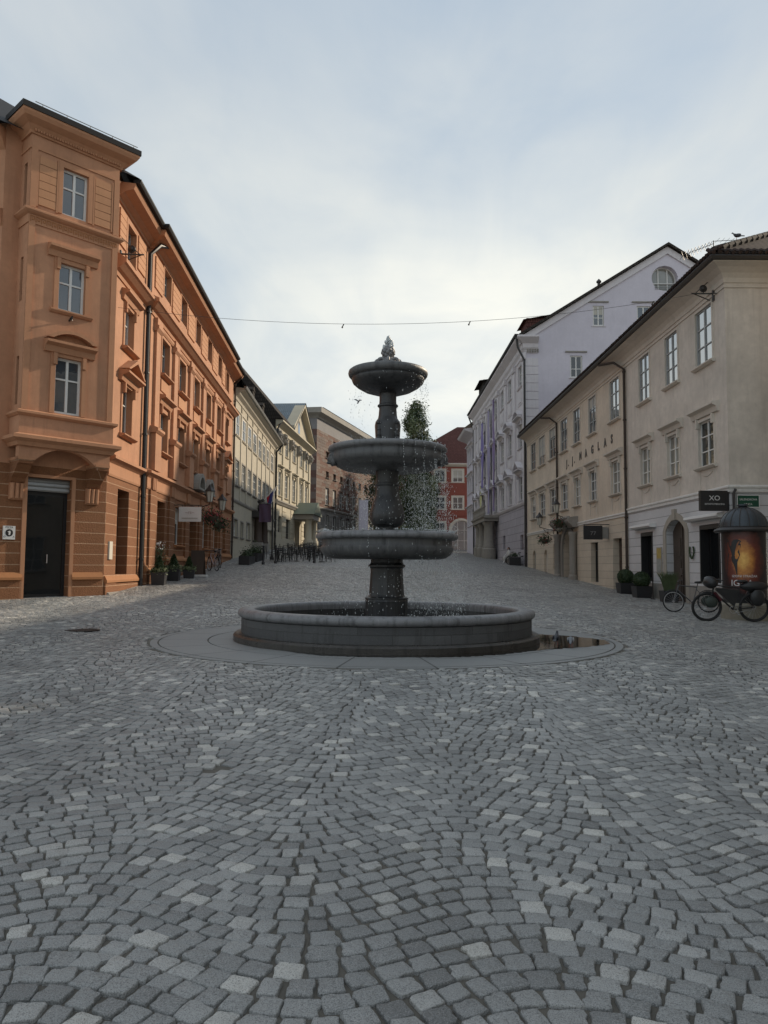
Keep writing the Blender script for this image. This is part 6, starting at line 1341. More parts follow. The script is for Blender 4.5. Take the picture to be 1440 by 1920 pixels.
# ------------------------------------------------------------------ bicycles
def bicycle(name, label, frame_mat, bags=False, mtb=False, group=None, basket=False):
    """wheels along local x, length about 1.75"""
    t = local_thing(name, label, 'bicycle', group); R = .345; wb = .53
    for s in (-1, 1):
        mb = MB(); mb.torus((s * wb, 0, R), R - .025, .027 if mtb else .020, 'y', 36, 8); wl = part(mb, 'wheel', 'rubber', t, 60)
        mb = MB(); mb.torus((s * wb, 0, R), R - .055, .012, 'y', 36, 6); part(mb, 'rim', 'steel' if not mtb else 'black_paint', wl, 60)
        mb = MB()
        for k in range(18): a = 2 * PI * k / 18; mb.tube([(s * wb, .018 * (-1) ** k, R), (s * wb + (R - .06) * math.cos(a), 0, R + (R - .06) * math.sin(a))], .0025, 4)
        mb.tube([(s * wb, -.05, R), (s * wb, .05, R)], .022, 8); part(mb, 'spokes', 'steel', wl)
    mb = MB(); bb = (.06, 0, .29); st = (.20, 0, .80); hd0 = (-.36, 0, .86); hd1 = (-.40, 0, .72)
    for a, b, r in ((bb, st, .016), (bb, hd1, .02), (st, hd0, .016), (hd0, hd1, .022)): mb.tube([a, b], r, 8)
    for y in (-.045, .045): mb.tube([bb, (wb, y, R)], .010, 6); mb.tube([(st[0] - .02, 0, .74), (wb, y, R)], .009, 6)
    fr = part(mb, 'frame', frame_mat, t, 50)
    mb = MB()
    for y in (-.045, .045): mb.tube([hd1, (-.45, y, .60), (-wb, y, R)], .012, 6)
    part(mb, 'fork', frame_mat, t, 50)
    mb = MB(); mb.tube([hd0, (-.335, 0, .98)], .014, 8); mb.tube([(-.28, -.30, 1.0), (-.36, -.12, 1.0), (-.36, .12, 1.0), (-.28, .30, 1.0)], .013, 8); part(mb, 'handlebar', 'black_paint', t, 50)
    mb = MB(); mb.tube([st, (.24, 0, .93)], .013, 8); mb.blob((.26, 0, .96), .1, 12, 8, 0, (1.35, .72, .38)); part(mb, 'saddle', 'black_paint', t, 60)
    mb = MB(); mb.torus((.06, -.03, .29), .085, .006, 'y', 24, 5); mb.tube([(.06, -.06, .29), (.16, -.06, .18), (.16, -.13, .18)], .010, 6); mb.tube([(.06, .06, .29), (-.04, .06, .40), (-.04, .13, .40)], .010, 6)
    mb.tube([(.06, -.03, .375), (wb, -.03, R + .04)], .004, 4); mb.tube([(.06, -.03, .205), (wb, -.03, R - .04)], .004, 4); part(mb, 'crankset', 'steel', t, 50)
    if not mtb:
        mb = MB()
        for s in (-1, 1): mb.tube([(s * wb + (R + .02) * math.cos(a), 0, R + (R + .02) * math.sin(a)) for a in np.linspace(.35, 2.4, 12)], .014, 6)
        part(mb, 'mudguard', 'black_paint', t, 50)
    if bags:
        mb = MB(); mb.blob((-.45, 0, .93), .17, 16, 10, .04, (.9, 1.35, .85)); part(mb, 'handlebar_bag', 'black_paint', t, 60)
        mb = MB(); mb.blob((-.50, .03, .99), .10, 16, 10, .03, (.8, .8, .8)); part(mb, 'helmet', simple('helmet_grey', (.10, .11, .115), .3), t, 60)
        for y in (-.12, .12): mb = MB(); mb.blob((-.47, y, .47), .12, 14, 9, .04, (1.25, .6, 1.1)); part(mb, 'fork_bag', simple('olive_bag', (.03, .04, .032), .6), t, 60)
        mb = MB(); mb.prism(Frame(0, 0, 1, 0), [(.08, .36), (.17, .76), (-.32, .80), (-.33, .74)], -.04, .04); part(mb, 'frame_bag', 'black_paint', t)
        mb = MB(); mb.blob((.52, 0, .84), .16, 16, 10, .05, (2.0, .8, .75)); part(mb, 'rear_bag', 'black_paint', t, 60)
        for y in (-.13, .13): mb = MB(); mb.blob((.55, y, .58), .15, 14, 9, .04, (1.1, .5, 1.3)); part(mb, 'pannier', 'black_paint', t, 60)
        mb = MB(); mb.tube([(-.37, -.03, .70), (-.22, -.03, .50)], .035, 8); part(mb, 'red_bottle', simple('dark_red_bottle', (.07, .012, .018), .4), t, 50)
    if basket:
        mb = MB()
        for k in range(5): mb.tube([(-.62, -.15, .78 + k * .05), (-.62, .15, .78 + k * .05), (-.40, .15, .78 + k * .05), (-.40, -.15, .78 + k * .05), (-.62, -.15, .78 + k * .05)], .006, 4)
        for x, y in ((-.62, -.15), (-.62, .15), (-.4, .15), (-.4, -.15)): mb.tube([(x, y, .76), (x, y, 1.0)], .006, 4)
        part(mb, 'basket', 'steel', t)
    return t
b_ = bicycle('bicycle', 'loaded black touring bicycle with bags leaning in front of the advertising column', 'black_paint', bags=True, mtb=True); place(b_, 8.88, 19.25, math.radians(-3)); b_.rotation_euler[0] = math.radians(4); b_.scale = (1.12, 1.08, 1.08)
b_ = bicycle('bicycle', 'bicycle with thick tyres and a light frame parked behind the loaded touring bicycle', simple('gunmetal_paint', (.10, .10, .105), .35, metal=.4)); place(b_, 9.1, 22.2, math.radians(-8)); b_.scale = (.93, .93, .93); b_.rotation_euler[0] = math.radians(-6)
b_ = bicycle('bicycle', 'pale pink bicycle on its stand by the wall of the orange house', simple('pale_pink_paint', (.55, .42, .43), .4)); place(b_, -8.15, 35.8, math.radians(-58))
b_ = bicycle('bicycle', 'dark bicycle with a front basket leaning on the far end of the orange house', 'black_paint', basket=True); place(b_, -8.5, 38.6, math.radians(-70))
b_ = bicycle('bicycle', 'white bicycle parked beside the corner downpipe of the lilac palace', 'white_paint'); place(b_, 10.35, 58.3, math.radians(8))

# ------------------------------------------------------------------ potted plants
pr_ = random.Random(17)
def pot(name, label, x, y, s, h, kind, group=None, rz=0., taper=.85):
    z = gz(x, y); t = thing(name, label, 'plant', (x, y, z), group=group)
    mb = MB(); a, b = s * taper / 2, s / 2
    c, sn = math.cos(rz), math.sin(rz); R = lambda u, v_, w_: (x + u * c - v_ * sn, y + u * sn + v_ * c, w_)
    lo = [R(-a, -a, z - .04), R(a, -a, z - .04), R(a, a, z - .04), R(-a, a, z - .04)]; hi = [R(-b, -b, z + h), R(b, -b, z + h), R(b, b, z + h), R(-b, b, z + h)]
    ih = [R(-b * .88, -b * .88, z + h), R(b * .88, -b * .88, z + h), R(b * .88, b * .88, z + h), R(-b * .88, b * .88, z + h)]; il = [(p[0], p[1], z + h - .06) for p in ih]
    for i in range(4):
        j = (i + 1) % 4; mb.face([lo[i], lo[j], hi[j], hi[i]]); mb.face([hi[i], hi[j], ih[j], ih[i]]); mb.face([ih[i], ih[j], il[j], il[i]])
    mb.face(il); part(mb, 'pot', 'planter', t)
    tk = MB(); tk.tube([(x, y, z + h - .08), (x, y, z + h + s * .5)], .025, 6); part(tk, 'stem', 'bark', t)
    top = z + h
    if kind == 'ball':
        core = MB(); core.blob((x, y, top + s * .36), s * .46, 16, 10, .05); part(core, 'inner_foliage', 'leaf_dark', t, 60)
        pts = []
        for _ in range(2600):
            d = np.array([pr_.gauss(0, 1) for _ in range(3)]); d /= np.linalg.norm(d); r = s * .5 * pr_.uniform(.9, 1.04); pts.append((x + d[0] * r, y + d[1] * r, top + s * .36 + d[2] * r))
        m_ = MB(); m_.leaves(pts, .028); part(m_, 'foliage', 'leaf_dark', t)
    if kind in ('cone', 'bushy'):
        H = s * 1.1; pts = []; p2 = []; p3 = []
        for _ in range(1500):
            f = pr_.random(); a_ = pr_.uniform(0, 2 * PI); r = s * .46 * (1 - f) ** .7 * math.sqrt(pr_.random()) * pr_.uniform(.7, 1.15); pts.append((x + r * math.cos(a_), y + r * math.sin(a_), top + .02 + H * f))
        for _ in range(420): a_ = pr_.uniform(0, 2 * PI); r = s * pr_.uniform(.2, .62); p2.append((x + r * math.cos(a_), y + r * math.sin(a_), top + pr_.uniform(-.14, .3) * s))
        m_ = MB(); m_.leaves(pts, .045); part(m_, 'foliage', 'leaf_dark', t); m_ = MB(); m_.leaves(p2, .05); part(m_, 'trailing_leaves', 'leaf_pale', t)
    if kind == 'grass':
        m_ = MB()
        for _ in range(520):
            a_ = pr_.uniform(0, 2 * PI); r = s * .3 * pr_.random(); H = pr_.uniform(.35, .75); bx, by = x + r * math.cos(a_), y + r * math.sin(a_); lx, ly = math.cos(a_) * H * pr_.uniform(.1, .5), math.sin(a_) * H * pr_.uniform(.1, .5)
            m_.face([(bx - .012, by, top - .05), (bx + .012, by, top - .05), (bx + lx * .5 + .008, by + ly * .5, top + H * .65), (bx + lx * .5 - .008, by + ly * .5, top + H * .65)]); m_.face([(bx + lx * .5 - .008, by + ly * .5, top + H * .65), (bx + lx * .5 + .008, by + ly * .5, top + H * .65), (bx + lx, by + ly, top + H)])
        part(m_, 'blades', 'leaf', t)
    return t
pot('potted_box_ball', 'clipped box ball in a black pot, left one of two beside the drainpipe', 10.4, 32.2, .68, .46, 'ball')
pot('potted_box_ball', 'clipped box ball in a black pot, the right one of two by the shop window', 10.3, 29.9, .66, .46, 'ball')
pot('potted_grass', 'tall dark grassy plant in a black pot in front of the arched oak door', 10.35, 27.2, .55, .42, 'grass')
pot('planter_box', 'charcoal planter with a small conifer, nearest to the drainpipe on the orange house', -8.0, 26.7, .50, .44, 'cone', rz=.1)
pot('planter_box', 'charcoal planter with a small conifer, second along the orange house', -8.1, 28.9, .50, .44, 'cone', rz=.1)
pot('planter_box', 'low leafy shrub in a dark pot beside the folding board by the orange house', -7.95, 30.6, .46, .34, 'bushy', rz=.2)
z = gz(-8.35, 27.9); t = thing('flowering_plant', 'tall thin plant with white blooms between the two conifer planters', 'plant', (-8.4, 27.9, z))
mb = MB(); mb.lathe((-8.4, 27.9, z), [(.14, -.02), (.18, .3), (.16, .3), (.15, .26), (.01, .26)], 14); part(mb, 'pot', 'planter', t, 40)
mb = MB()
for k in range(7): a = 2 * PI * k / 7; mb.tube([(-8.4, 27.9, z + .25), (-8.4 + .08 * math.cos(a), 27.9 + .08 * math.sin(a), z + .9), (-8.4 + .2 * math.cos(a), 27.9 + .2 * math.sin(a), z + 1.35 + .1 * math.sin(3 * a))], .008, 4)
part(mb, 'stem', 'leaf', t)
m_ = MB(); m_.leaves([(-8.4 + pr_.gauss(0, .13), 27.9 + pr_.gauss(0, .13), z + pr_.uniform(.4, 1.3)) for _ in range(260)], .045); part(m_, 'foliage', 'leaf', t)
m_ = MB(); m_.leaves([(-8.4 + pr_.gauss(0, .16), 27.9 + pr_.gauss(0, .16), z + pr_.uniform(1.2, 1.5)) for _ in range(70)], .04); part(m_, 'blooms', 'white_paint', t)
# folding board
x, y = -7.95, 32.0; z = gz(x, y); t = thing('folding_board', 'dark folding pavement board standing before the portal of the orange house', 'sign', (x, y, z))
for s in (-1, 1):
    mb = MB(); mb.face([(x - .28, y + s * .28, z), (x + .28, y + s * .28, z), (x + .26, y + s * .03, z + 1.1), (x - .26, y + s * .03, z + 1.1)]); mb.face([(x - .28, y + s * .25, z), (x + .28, y + s * .25, z), (x + .26, y, z + 1.1), (x - .26, y, z + 1.1)])
    for q in (-.28, .28): mb.tube([(x + q, y + s * .27, z), (x + q * .93, y + s * .02, z + 1.12)], .018, 6)
    part(mb, 'board', 'dark_wood', t)
mb = MB(); mb.abox(x - .12, x + .5, y - .55, y - .2, z - .01, z + .07); part(mb, 'foot_weight', 'white_paint', t)

# ------------------------------------------------------------------ bracket lanterns and flower baskets
def lantern(name, label, F, u, v, arm, grp):
    t = thing(name, label, 'street lamp', F.p(u, 0, v), group=grp); c = F.p(u, arm, v)
    mb = MB(); mb.tube([F.p(u, .02, v - .35), F.p(u, arm * .5, v - .28), F.p(u, arm, v - .12), F.p(u, arm, v)], .022, 7); mb.tube([F.p(u, .02, v - .75), F.p(u, arm * .45, v - .6), F.p(u, arm * .8, v - .25)], .015, 6)
    for k in range(2): mb.torus(F.p(u, arm * (.25 + .3 * k), v - .45), .09, .012, 'x', 16, 6)
    mb.box(F, u - .06, u + .06, v - .9, v - .2, .0, .03); part(mb, 'bracket', 'dark_metal', t, 50)
    mb = MB(); mb.lathe(c, [(.10, 0), (.12, .03), (.19, .46), (.19, .48)], 6); part(mb, 'lamp_glass', 'lamp_glass', t)
    mb = MB(); mb.lathe(c, [(.25, .47), (.24, .50), (.10, .66), (.07, .72), (.02, .80)], 6)
    for k in range(6): a = 2 * PI * k / 6; mb.tube([(c[0] + .122 * math.cos(a), c[1] + .122 * math.sin(a), c[2] + .02), (c[0] + .193 * math.cos(a), c[1] + .193 * math.sin(a), c[2] + .48)], .010, 4)
    part(mb, 'lamp_cap', 'dark_metal', t); return t
def basket(name, label, F, u, w_, v, r, red, grp):
    c = F.p(u, w_, v); t = thing(name, label, 'plant', c, group=grp)
    mb = MB(); mb.lathe((c[0], c[1], c[2]), [(.06, -r * .8), (r * .6, -r * .45), (r * .7, -r * .1), (r * .66, -r * .1), (.02, -r * .2)], 14); mb.tube([c, (c[0], c[1], c[2] + r * 1.6)], .008, 4); part(mb, 'bowl', 'bark', t, 40)
    g = MB(); g.leaves([(c[0] + pr_.gauss(0, r * .5), c[1] + pr_.gauss(0, r * .5), c[2] + pr_.gauss(-.05, r * .4)) for _ in range(420)], .055); part(g, 'foliage', 'leaf_dark', t)
    if red: g = MB(); g.leaves([(c[0] + pr_.gauss(0, r * .55), c[1] + pr_.gauss(0, r * .55), c[2] + pr_.gauss(0, r * .4)) for _ in range(int(280 * red))], .045); part(g, 'blossoms', 'flower_red', t)
lantern('wall_lantern', 'old glass lantern on a bracket left of the small curved pediments on the orange house', FO, 11.2, 4.45, 1.0, 'bracket lanterns on the house fronts')
lantern('wall_lantern', 'old glass lantern on the far side of the orange house portal', FO, 13.6, 4.25, 1.15, 'bracket lanterns on the house fronts')
basket('hanging_basket', 'hanging basket of red flowers between two lanterns on the orange house', FO, 11.6, 1.05, 3.85, .42, 1., 'hanging flower baskets')
basket('hanging_basket', 'hanging basket of trailing green leaves under the far lantern of the orange house', FO, 13.2, 1.1, 3.6, .38, .12, 'hanging flower baskets')
lantern('wall_lantern', 'old glass lantern on the far side of the cream house carriage portal', FCu, 22.7, 4.2, 1.15, 'bracket lanterns on the house fronts')
lantern('wall_lantern', 'old glass lantern right above the carriage portal of the cream house', FCu, 18.9, 4.7, 1.0, 'bracket lanterns on the house fronts')
basket('hanging_basket', 'dark hanging basket below the far lantern of the cream house', FCu, 22.2, .95, 3.35, .40, .2, 'hanging flower baskets')
basket('hanging_basket', 'hanging basket with a few red flowers over the carriage portal', FCu, 19.0, .85, 4.15, .36, .4, 'hanging flower baskets')

# ------------------------------------------------------------------ flag, banner and banner pole by the beige house
t = thing('flag', 'white, blue and red flag hanging limp from a slanting pole on the beige house', 'flag', FB.p(13.4, 0, 6.9))
mb = MB(); mb.tube([FB.p(13.4, .05, 6.6), FB.p(13.4, 1.35, 8.05)], .03, 6); part(mb, 'pole', 'white_paint', t)
for nm, mt, a, b in (('red_stripe', simple('flag_red', (.45, .03, .04), .8), 0, .34), ('blue_stripe', simple('flag_blue', (.03, .04, .18), .8), .34, .67), ('white_stripe', simple('flag_white', (.7, .7, .7), .8), .67, 1.)):
    mb = MB(); N = 10
    for k in range(N):
        for j in range(3):
            def f(p, q): fr_ = a + (b - a) * p; fall = q * 1.9; return FB.p(13.4 + .14 * math.sin(q * 5 + fr_ * 3), .45 + fr_ * .8 * (1 - .45 * q) - .0 + .07 * math.sin(fr_ * 9 + q * 4), 7.05 + fr_ * .9 - fall * (1 - .25 * fr_))
            mb.face([f(j / 3, k / N), f((j + 1) / 3, k / N), f((j + 1) / 3, (k + 1) / N), f(j / 3, (k + 1) / N)])
    part(mb, nm, mt, t, 70)
t = thing('cloth_banner', 'square plum coloured banner hung from an arm on a dark post before the beige house', 'banner', (-7.6, 49, gz(-7.6, 49)))
x, y = -7.35, 48.5; z = gz(x, y)
mb = MB(); mb.tube([(x + .1, y, z - .05), (x + .1, y, z + 3.75)], .05, 8); mb.lathe((x + .1, y, z), [(.14, -.02), (.14, .1), (.06, .3)], 10); mb.tube([(x - .8, y, z + 3.62), (x + .12, y, z + 3.62)], .025, 6); part(mb, 'post', 'black_paint', t, 40)
mb = MB()
for k in range(8):
    for j in range(8):
        f = lambda p, q: (x - .78 + .78 * p, y + .04 * math.sin(p * 9 + q * 2), z + 2.42 + 1.18 * q)
        mb.face([f(j / 8, k / 8), f((j + 1) / 8, k / 8), f((j + 1) / 8, (k + 1) / 8), f(j / 8, (k + 1) / 8)])
part(mb, 'cloth', 'cloth_purple', t, 70)
x, y = -2.6, 96; z = gz(x, y); t = thing('cloth_banner', 'narrow pale lilac banner on a pole before the brick library', 'banner', (x, y, z))
mb = MB(); mb.tube([(x - .7, y, z), (x - .7, y, z + 6.4)], .06, 8); part(mb, 'post', 'steel', t)
mb = MB(); mb.abox(x - .62, x + .55, y - .01, y + .02, z + 1.4, z + 6.2); part(mb, 'cloth', simple('pale_lilac_cloth', (.46, .45, .55), .8), t)

# ------------------------------------------------------------------ café terrace
def cafe_chair(name, label, grp):
    t = local_thing(name, label, 'chair', grp)
    mb = MB(); mb.abox(-.21, .21, -.21, .21, .43, .46); part(mb, 'seat', 'black_paint', t)
    for sx_ in (-.19, .19):
        mb = MB(); mb.tube([(sx_, -.19, 0), (sx_, -.17, .45)], .014, 5); part(mb, 'leg', 'black_paint', t)
        mb = MB(); mb.tube([(sx_, .22, 0), (sx_, .19, .45), (sx_, .25, .86)], .014, 5); part(mb, 'leg', 'black_paint', t)
    mb = MB()
    for k in range(3): mb.tube([(-.19, .21 + .016 * k, .60 + .11 * k), (.19, .21 + .016 * k, .60 + .11 * k)], .017, 5)
    part(mb, 'backrest', 'black_paint', t); return t
def cafe_table(name, label, grp):
    t = local_thing(name, label, 'table', grp)
    mb = MB(); mb.lathe((0, 0, 0), [(.02, .72), (.36, .72), (.37, .735), (.36, .75), (.02, .75)], 20); part(mb, 'tabletop', 'dark_wood', t, 40)
    mb = MB(); mb.tube([(0, 0, .03), (0, 0, .72)], .03, 8); part(mb, 'column', 'black_paint', t)
    mb = MB(); mb.lathe((0, 0, 0), [(.22, 0), (.22, .02), (.05, .05)], 16); part(mb, 'foot', 'black_paint', t); return t
c0_ = cafe_chair('cafe_chair', 'black café chair on the terrace before the pale left houses', 'black café chairs on the terrace')
t0_ = cafe_table('cafe_table', 'small round dark café table among the black chairs of the terrace', 'round café tables on the terrace')
cr_ = random.Random(12); first = True
spots = [(-6.6, 46.5), (-6.9, 49.2), (-5.6, 48.0), (-6.6, 52), (-5.2, 51.2), (-6.8, 55), (-5.3, 54.2), (-6.6, 58), (-5.0, 57.3), (-6.5, 61.4), (-4.9, 60.6), (-4.0, 48.6), (-3.9, 53), (-6.2, 65)]
for k, (x, y) in enumerate(spots):
    tb = t0_ if k == 0 else dup(t0_); place(tb, x, y)
    for a in [cr_.uniform(0, .6) + q * PI / 2 for q in range(cr_.choice((3, 4, 4)))]:
        ch = c0_ if first else dup(c0_); first = False; place(ch, x + .62 * math.cos(a), y + .62 * math.sin(a), a - PI / 2 + cr_.uniform(-.3, .3))
for k, (x, y, lb) in enumerate(((-6.95, 43.2, 'black bollard with a round top, nearest to the camera at the terrace edge'), (-6.45, 44.6, 'black bollard second from the camera at the terrace edge'), (-4.35, 46.9, 'black bollard at the street side of the café terrace'))):
    z = gz(x, y); t = thing('bollard', lb, 'bollard', (x, y, z), group='bollards along the terrace'); mb = MB(); mb.lathe((x, y, z), [(.09, -.03), (.09, .12), (.06, .16), (.055, .85), (.075, .88), (.075, .92), (.05, .96)], 14); part(mb, 'post', 'black_paint', t, 40); mb = MB(); mb.blob((x, y, z + 1.02), .075, 12, 8); part(mb, 'ball', 'black_paint', t, 60)
for k, (x, y, L, lb) in enumerate(((-7.85, 43.0, 1.9, 'long low dark trough of plants, nearest one before the beige house'), (-7.9, 46.3, 2.6, 'long dark trough of plants further along the beige house front'))):
    z = gz(x, y); t = thing('planter_trough', lb, 'plant', (x, y, z), group='plant troughs of the terrace')
    mb = MB(); mb.abox(x - .3, x + .3, y - L / 2, y + L / 2, z - .15, z + .45); part(mb, 'trough', 'planter', t)
    g = MB(); pts = []
    for q in range(int(L * 3.2)):
        cy_ = y - L / 2 + (q + .5) / 3.2; hh_ = pr_.uniform(.15, .5)
        pts += [(x + pr_.gauss(0, .14), cy_ + pr_.gauss(0, .10), z + .45 + abs(pr_.gauss(0, hh_ * .6))) for _ in range(90)]
    g.leaves(pts, .055); part(g, 'foliage', 'leaf_dark', t)
for k, (x, y, lb) in enumerate(((-5.5, 68.5, 'low pale grey café parasol at the far end of the terrace'),)):
    z = gz(x, y); t = thing('cafe_parasol', lb, 'parasol', (x, y, z), group=None)
    mb = MB(); mb.tube([(x, y, z), (x, y, z + 2.1)], .03, 8); part(mb, 'pole', 'steel', t); mb = MB(); mb.lathe((x, y, z), [(.9, 1.75), (.9, 1.78), (.5, 2.0), (.03, 2.15)], 8); part(mb, 'canopy', 'zinc', t)
    mb = MB(); mb.lathe((x, y, z), [(.3, 0), (.3, .06), (.05, .12)], 14); part(mb, 'foot', 'stone_grey', t)

# ------------------------------------------------------------------ bench and seated person by the lilac palace
bx, by = 10.15, 61.5; z = gz(bx, by); t = thing('stone_bench', 'long low stone bench at the foot of the lilac palace', 'bench', (bx, by, z))
mb = MB(); mb.abox(bx - .05, bx + .55, by - 2.6, by + 2.2, z + .30, z + .45); part(mb, 'seat', 'stone_grey', t)
for dy in (-2.2, 0, 1.8): mb = MB(); mb.abox(bx + .05, bx + .45, by + dy - .2, by + dy + .2, z - .2, z + .30); part(mb, 'support', 'stone_grey', t)
x, y = 10.2, 57.8; z = gz(x, y); t = thing('planter_trough', 'dark square planter at the foot of the downpipe of the lilac palace', 'plant', (x, y, z)); mb = MB(); mb.abox(x - .5, x + .35, y - .3, y + .3, z - .1, z + .62); part(mb, 'trough', 'planter', t); g = MB(); g.leaves([(x - .08 + pr_.gauss(0, .2), y + pr_.gauss(0, .15), z + .66 + abs(pr_.gauss(0, .15))) for _ in range(300)], .05); part(g, 'foliage', 'leaf_dark', t)
def person(label, x, y, z, rz):
    t = local_thing('person', label, 'person')
    V = [(0, 0, .50), (0, .02, .72), (0, .0, .95), (0, -.01, 1.04), (0, -.02, 1.17), (0, -.03, 1.26),      # pelvis..head (faces -y)
         (.19, 0, .96), (.24, -.08, .72), (.17, -.30, .60), (-.19, 0, .96), (-.24, -.10, .72), (-.16, -.32, .60),
         (.11, -.02, .50), (.14, -.44, .50), (.14, -.46, .10), (.15, -.60, .04), (-.11, -.02, .50), (-.13, -.42, .51), (-.14, -.36, .10), (-.14, -.50, .04), (.15, -.38, .575), (-.14, -.40, .575)]
    Ed = [(0, 1), (1, 2), (2, 3), (3, 4), (4, 5), (2, 6), (6, 7), (7, 8), (2, 9), (9, 10), (10, 11), (0, 12), (12, 13), (13, 14), (14, 15), (0, 16), (16, 17), (17, 18), (18, 19), (8, 20), (11, 21)]
    Rr = [.15, .135, .15, .058, .088, .075, .062, .045, .034, .062, .045, .034, .095, .062, .042, .035, .095, .062, .042, .035, .028, .028]
    me = bpy.data.meshes.new('body'); me.from_pydata(V, Ed, []); o = bpy.data.objects.new('body', me); COL.objects.link(o); o.parent = t
    md = o.modifiers.new('skin', 'SKIN'); md.use_smooth_shade = True; sd = o.modifiers.new('sub', 'SUBSURF'); sd.levels = 2; sd.render_levels = 2
    for i, r in enumerate(Rr): me.skin_vertices[0].data[i].radius = (r, r * (.8 if i in (1, 2) else 1))
    me.skin_vertices[0].data[0].use_root = True; me.materials.append(simple('white_clothes', (.55, .54, .52), .8))
    mb = MB(); mb.blob((0, -.03, 1.2), .094, 16, 12, 0, (.86, 1., 1.2)); mb.blob((0, -.125, 1.185), .018, 8, 6); mb.blob((.082, -.03, 1.19), .02, 8, 6, 0, (.5, 1, 1.3)); mb.blob((-.082, -.03, 1.19), .02, 8, 6, 0, (.5, 1, 1.3)); part(mb, 'face', simple('skin_tone', (.38, .22, .16), .6), t, 60)
    mb = MB(); mb.blob((0, -.0, 1.235), .102, 16, 12, .03, (.92, .98, 1.1)); mb.blob((0, .06, 1.13), .07, 10, 8, .05); part(mb, 'hair', 'dark_wood', t, 60)
    t.location = (x, y, z); t.rotation_euler = (0, 0, rz)
zb = gz(10.15, 61.5)
person('person in pale clothes sitting on the low stone bench of the lilac palace', 10.3, 61.6, zb - .02, math.radians(-72))

# ------------------------------------------------------------------ overhead cable and its brackets
def wall_bracket(name, label, F, u, v, grp):
    t = thing(name, label, 'bracket', F.p(u, 0, v), group=grp)
    mb = MB(); mb.tube([F.p(u, 0, v), F.p(u, .75, v)], .025, 6); mb.tube([F.p(u + .25, 0, v - .15), F.p(u, .7, v)], .018, 6); mb.tube([F.p(u, .02, v + .55), F.p(u, .6, v + .02)], .014, 5); mb.tube([F.p(u - .25, 0, v - .08), F.p(u, .7, v - .01)], .018, 5); mb.box(F, u - .06, u + .06, v - .25, v + .12, .0, .04); part(mb, 'arm', 'dark_metal', t)
    mb = MB(); c = F.p(u, .35, v + .17); mb.torus(c, .10, .03, 'y', 18, 8); mb.blob(c, .085, 12, 8); mb.tube([(c[0], c[1], c[2] - .17), c], .02, 5); part(mb, 'spotlight', 'dark_metal', t, 60); return t
wall_bracket('cable_bracket', 'dark bracket with a round lamp high on the orange house beside the bay', FO, .55, 11.42, 'cable brackets on the walls')
wall_bracket('cable_bracket', 'dark spidery bracket with a round lamp under the eaves of the cream house', FCu, .75, 10.72, 'cable brackets on the walls')
a, b = FO.p(.35, .05, 9.62), FCu.p(.75, .75, 10.68)
t = thing('overhead_cable', 'thin cable sagging across the square high above the fountain', 'cable', a)
pts = [tuple(a[i] + (b[i] - a[i]) * s - (.75 * 4 * s * (1 - s) if i == 2 else 0) for i in range(3)) for s in np.linspace(0, 1, 40)]
mb = MB(); mb.tube(pts, .006, 5); part(mb, 'wire', 'dark_metal', t)
for s in (.38, .60, .93):
    p = tuple(a[i] + (b[i] - a[i]) * s - (.75 * 4 * s * (1 - s) if i == 2 else 0) for i in range(3)); mb = MB(); mb.tube([p, (p[0] - .05, p[1], p[2] - .1)], .018, 5); mb.blob((p[0] - .05, p[1], p[2] - .11), .03, 8, 6); part(mb, 'clip', 'dark_metal', t)

# ------------------------------------------------------------------ birds
def pigeon(name, label, x, y, z, rz, body, head, s=1., down=False):
    t = local_thing(name, label, 'bird'); mb = MB()
    prof = [(-.17, .012, .105), (-.13, .028, .11), (-.08, .05, .12), (-.02, .066, .135), (.04, .064, .15), (.085, .045, .185 if not down else .14), (.105, .032, .22 if not down else .11), (.12, .03, .245 if not down else .09), (.145, .018, .245 if not down else .085), (.165, .005, .24 if not down else .08)]
    n = 12; V = []; Fc = []
    for (px, r, h) in prof:
        for k in range(n): a = 2 * PI * k / n; V.append((px, r * .85 * math.cos(a), h + r * math.sin(a)))
    for i in range(len(prof) - 1):
        for k in range(n): k2 = (k + 1) % n; Fc.append((i * n + k, i * n + k2, (i + 1) * n + k2, (i + 1) * n + k))
    Fc.append(tuple(range(n))); Fc.append(tuple(range((len(prof) - 1) * n, len(prof) * n))); mb.raw(V, Fc); part(mb, 'body', body, t, 70)
    for sd in (-1, 1):
        mb = MB(); mb.blob((-.04, sd * .052, .14), .08, 12, 8, 0, (1.35, .22, .62)); part(mb, 'wing', head, t, 60)
        mb = MB(); mb.tube([(.0, sd * .025, .08), (.005, sd * .028, .0), (.035, sd * .03, .003)], .006, 5); part(mb, 'leg', simple('pink_leg', (.35, .12, .10)) if 'pink_leg' not in bpy.data.materials else bpy.data.materials['pink_leg'], t)
    mb = MB(); mb.prism(Frame(0, 0, 1, 0), [(-.26, .085), (-.15, .10), (-.15, .12), (-.26, .095)], -.03, .03); part(mb, 'tail', body, t)
    t.location = (x, y, z); t.rotation_euler = (0, 0, rz); t.scale = (s, s, s); return t
gd = simple('dark_feathers', (.035, .036, .042), .5); gg = simple('grey_feathers', (.20, .21, .23), .55); gl = simple('light_feathers', (.42, .42, .43), .6)
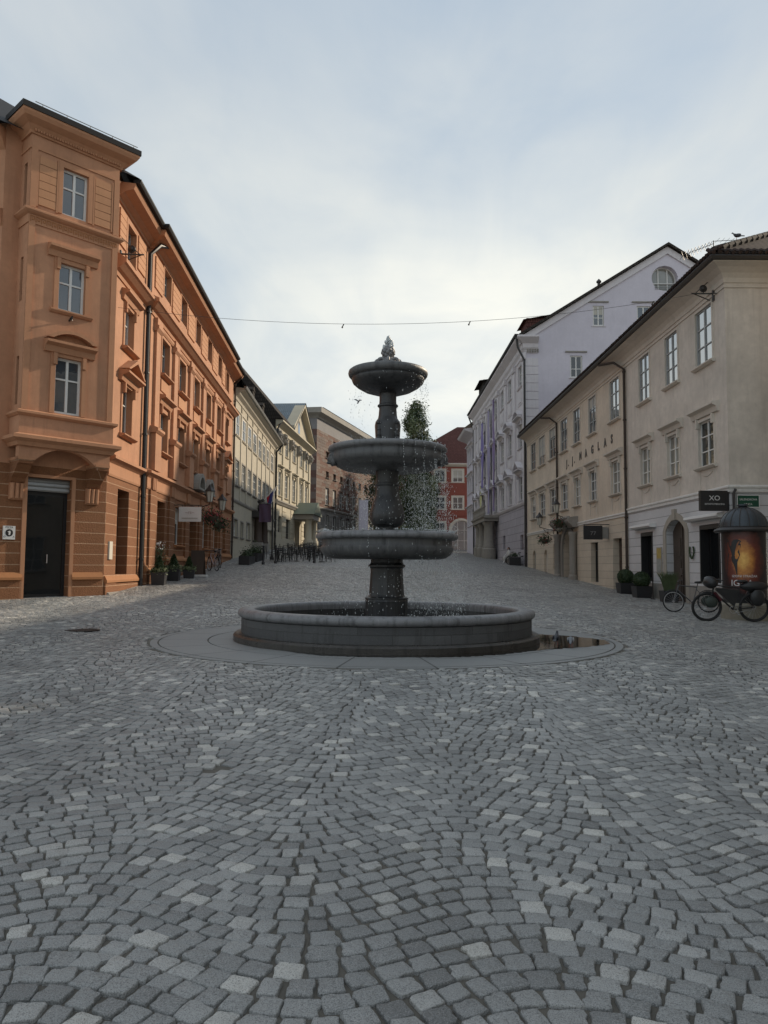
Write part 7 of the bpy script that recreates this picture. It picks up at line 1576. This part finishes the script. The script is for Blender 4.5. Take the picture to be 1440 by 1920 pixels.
pigeon('pigeon', 'dark pigeon standing at the edge of the puddle beside the fountain', 3.02, 13.15, FZ + .008, math.radians(68), gd, gd, .85)
pigeon('pigeon', 'pale grey pigeon with its head down drinking from the puddle', 3.17, 12.75, FZ + .008, math.radians(-105), gg, gl, .85, down=True)
pigeon('pigeon', 'dark pigeon perched on the tiles near the corner of the cream house roof', 11.75, 24.28, 12.60, math.radians(160), gd, gd, .95)
t = local_thing('flying_bird', 'small dark bird in flight left of the top bowl of the fountain', 'bird'); mb = MB(); mb.blob((0, 0, 0), .055, 12, 9, 0, (2.2, .8, .8)); mb.blob((.12, 0, .02), .035, 10, 8); mb.prism(Frame(0, 0, 1, 0), [(-.2, -.01), (-.1, -.015), (-.1, .015), (-.2, .01)], -.04, .04); part(mb, 'body', gd, t, 60)
for sd in (-1, 1):
    mb = MB(); mb.raw([(.05, sd * .03, .01), (-.05, sd * .03, .01), (-.06, sd * .16, .12), (.04, sd * .15, .13), (-.07, sd * .27, .17), (.05, sd * .03, .022), (-.05, sd * .03, .022), (-.06, sd * .16, .132), (.04, sd * .15, .142), (-.07, sd * .27, .18)], [(0, 1, 2, 3), (3, 2, 4), (5, 8, 7, 6), (8, 9, 7), (0, 3, 8, 5), (3, 4, 9, 8), (1, 6, 7, 2), (2, 7, 9, 4), (0, 5, 6, 1)]); part(mb, 'wing', gg, t)
t.location = (-.78, 22.0, 6.5); t.scale = (.5, .5, .5); t.rotation_euler = (math.radians(15), math.radians(-50), math.radians(60))

x, y = -5.95, 14.9; z = gz(x, y)
t = thing('manhole_cover', 'round dark iron manhole cover set flush in the setts left of the fountain', 'manhole cover', (x, y, z))
mb = MB(); mb.lathe((x, y, z), [(.33, -.02), (.33, .010), (.29, .012), (.285, .007), (.02, .007)], 40); part(mb, 'rim', 'dark_metal', t)
mb = MB()
for k in range(-5, 6):
    L = math.sqrt(.27 ** 2 - (k * .048) ** 2); mb.abox(x - L, x + L, y + k * .048 - .012, y + k * .048 + .012, z + .005, z + .012)
p_ = part(mb, 'tread_pattern', 'dark_metal', t)
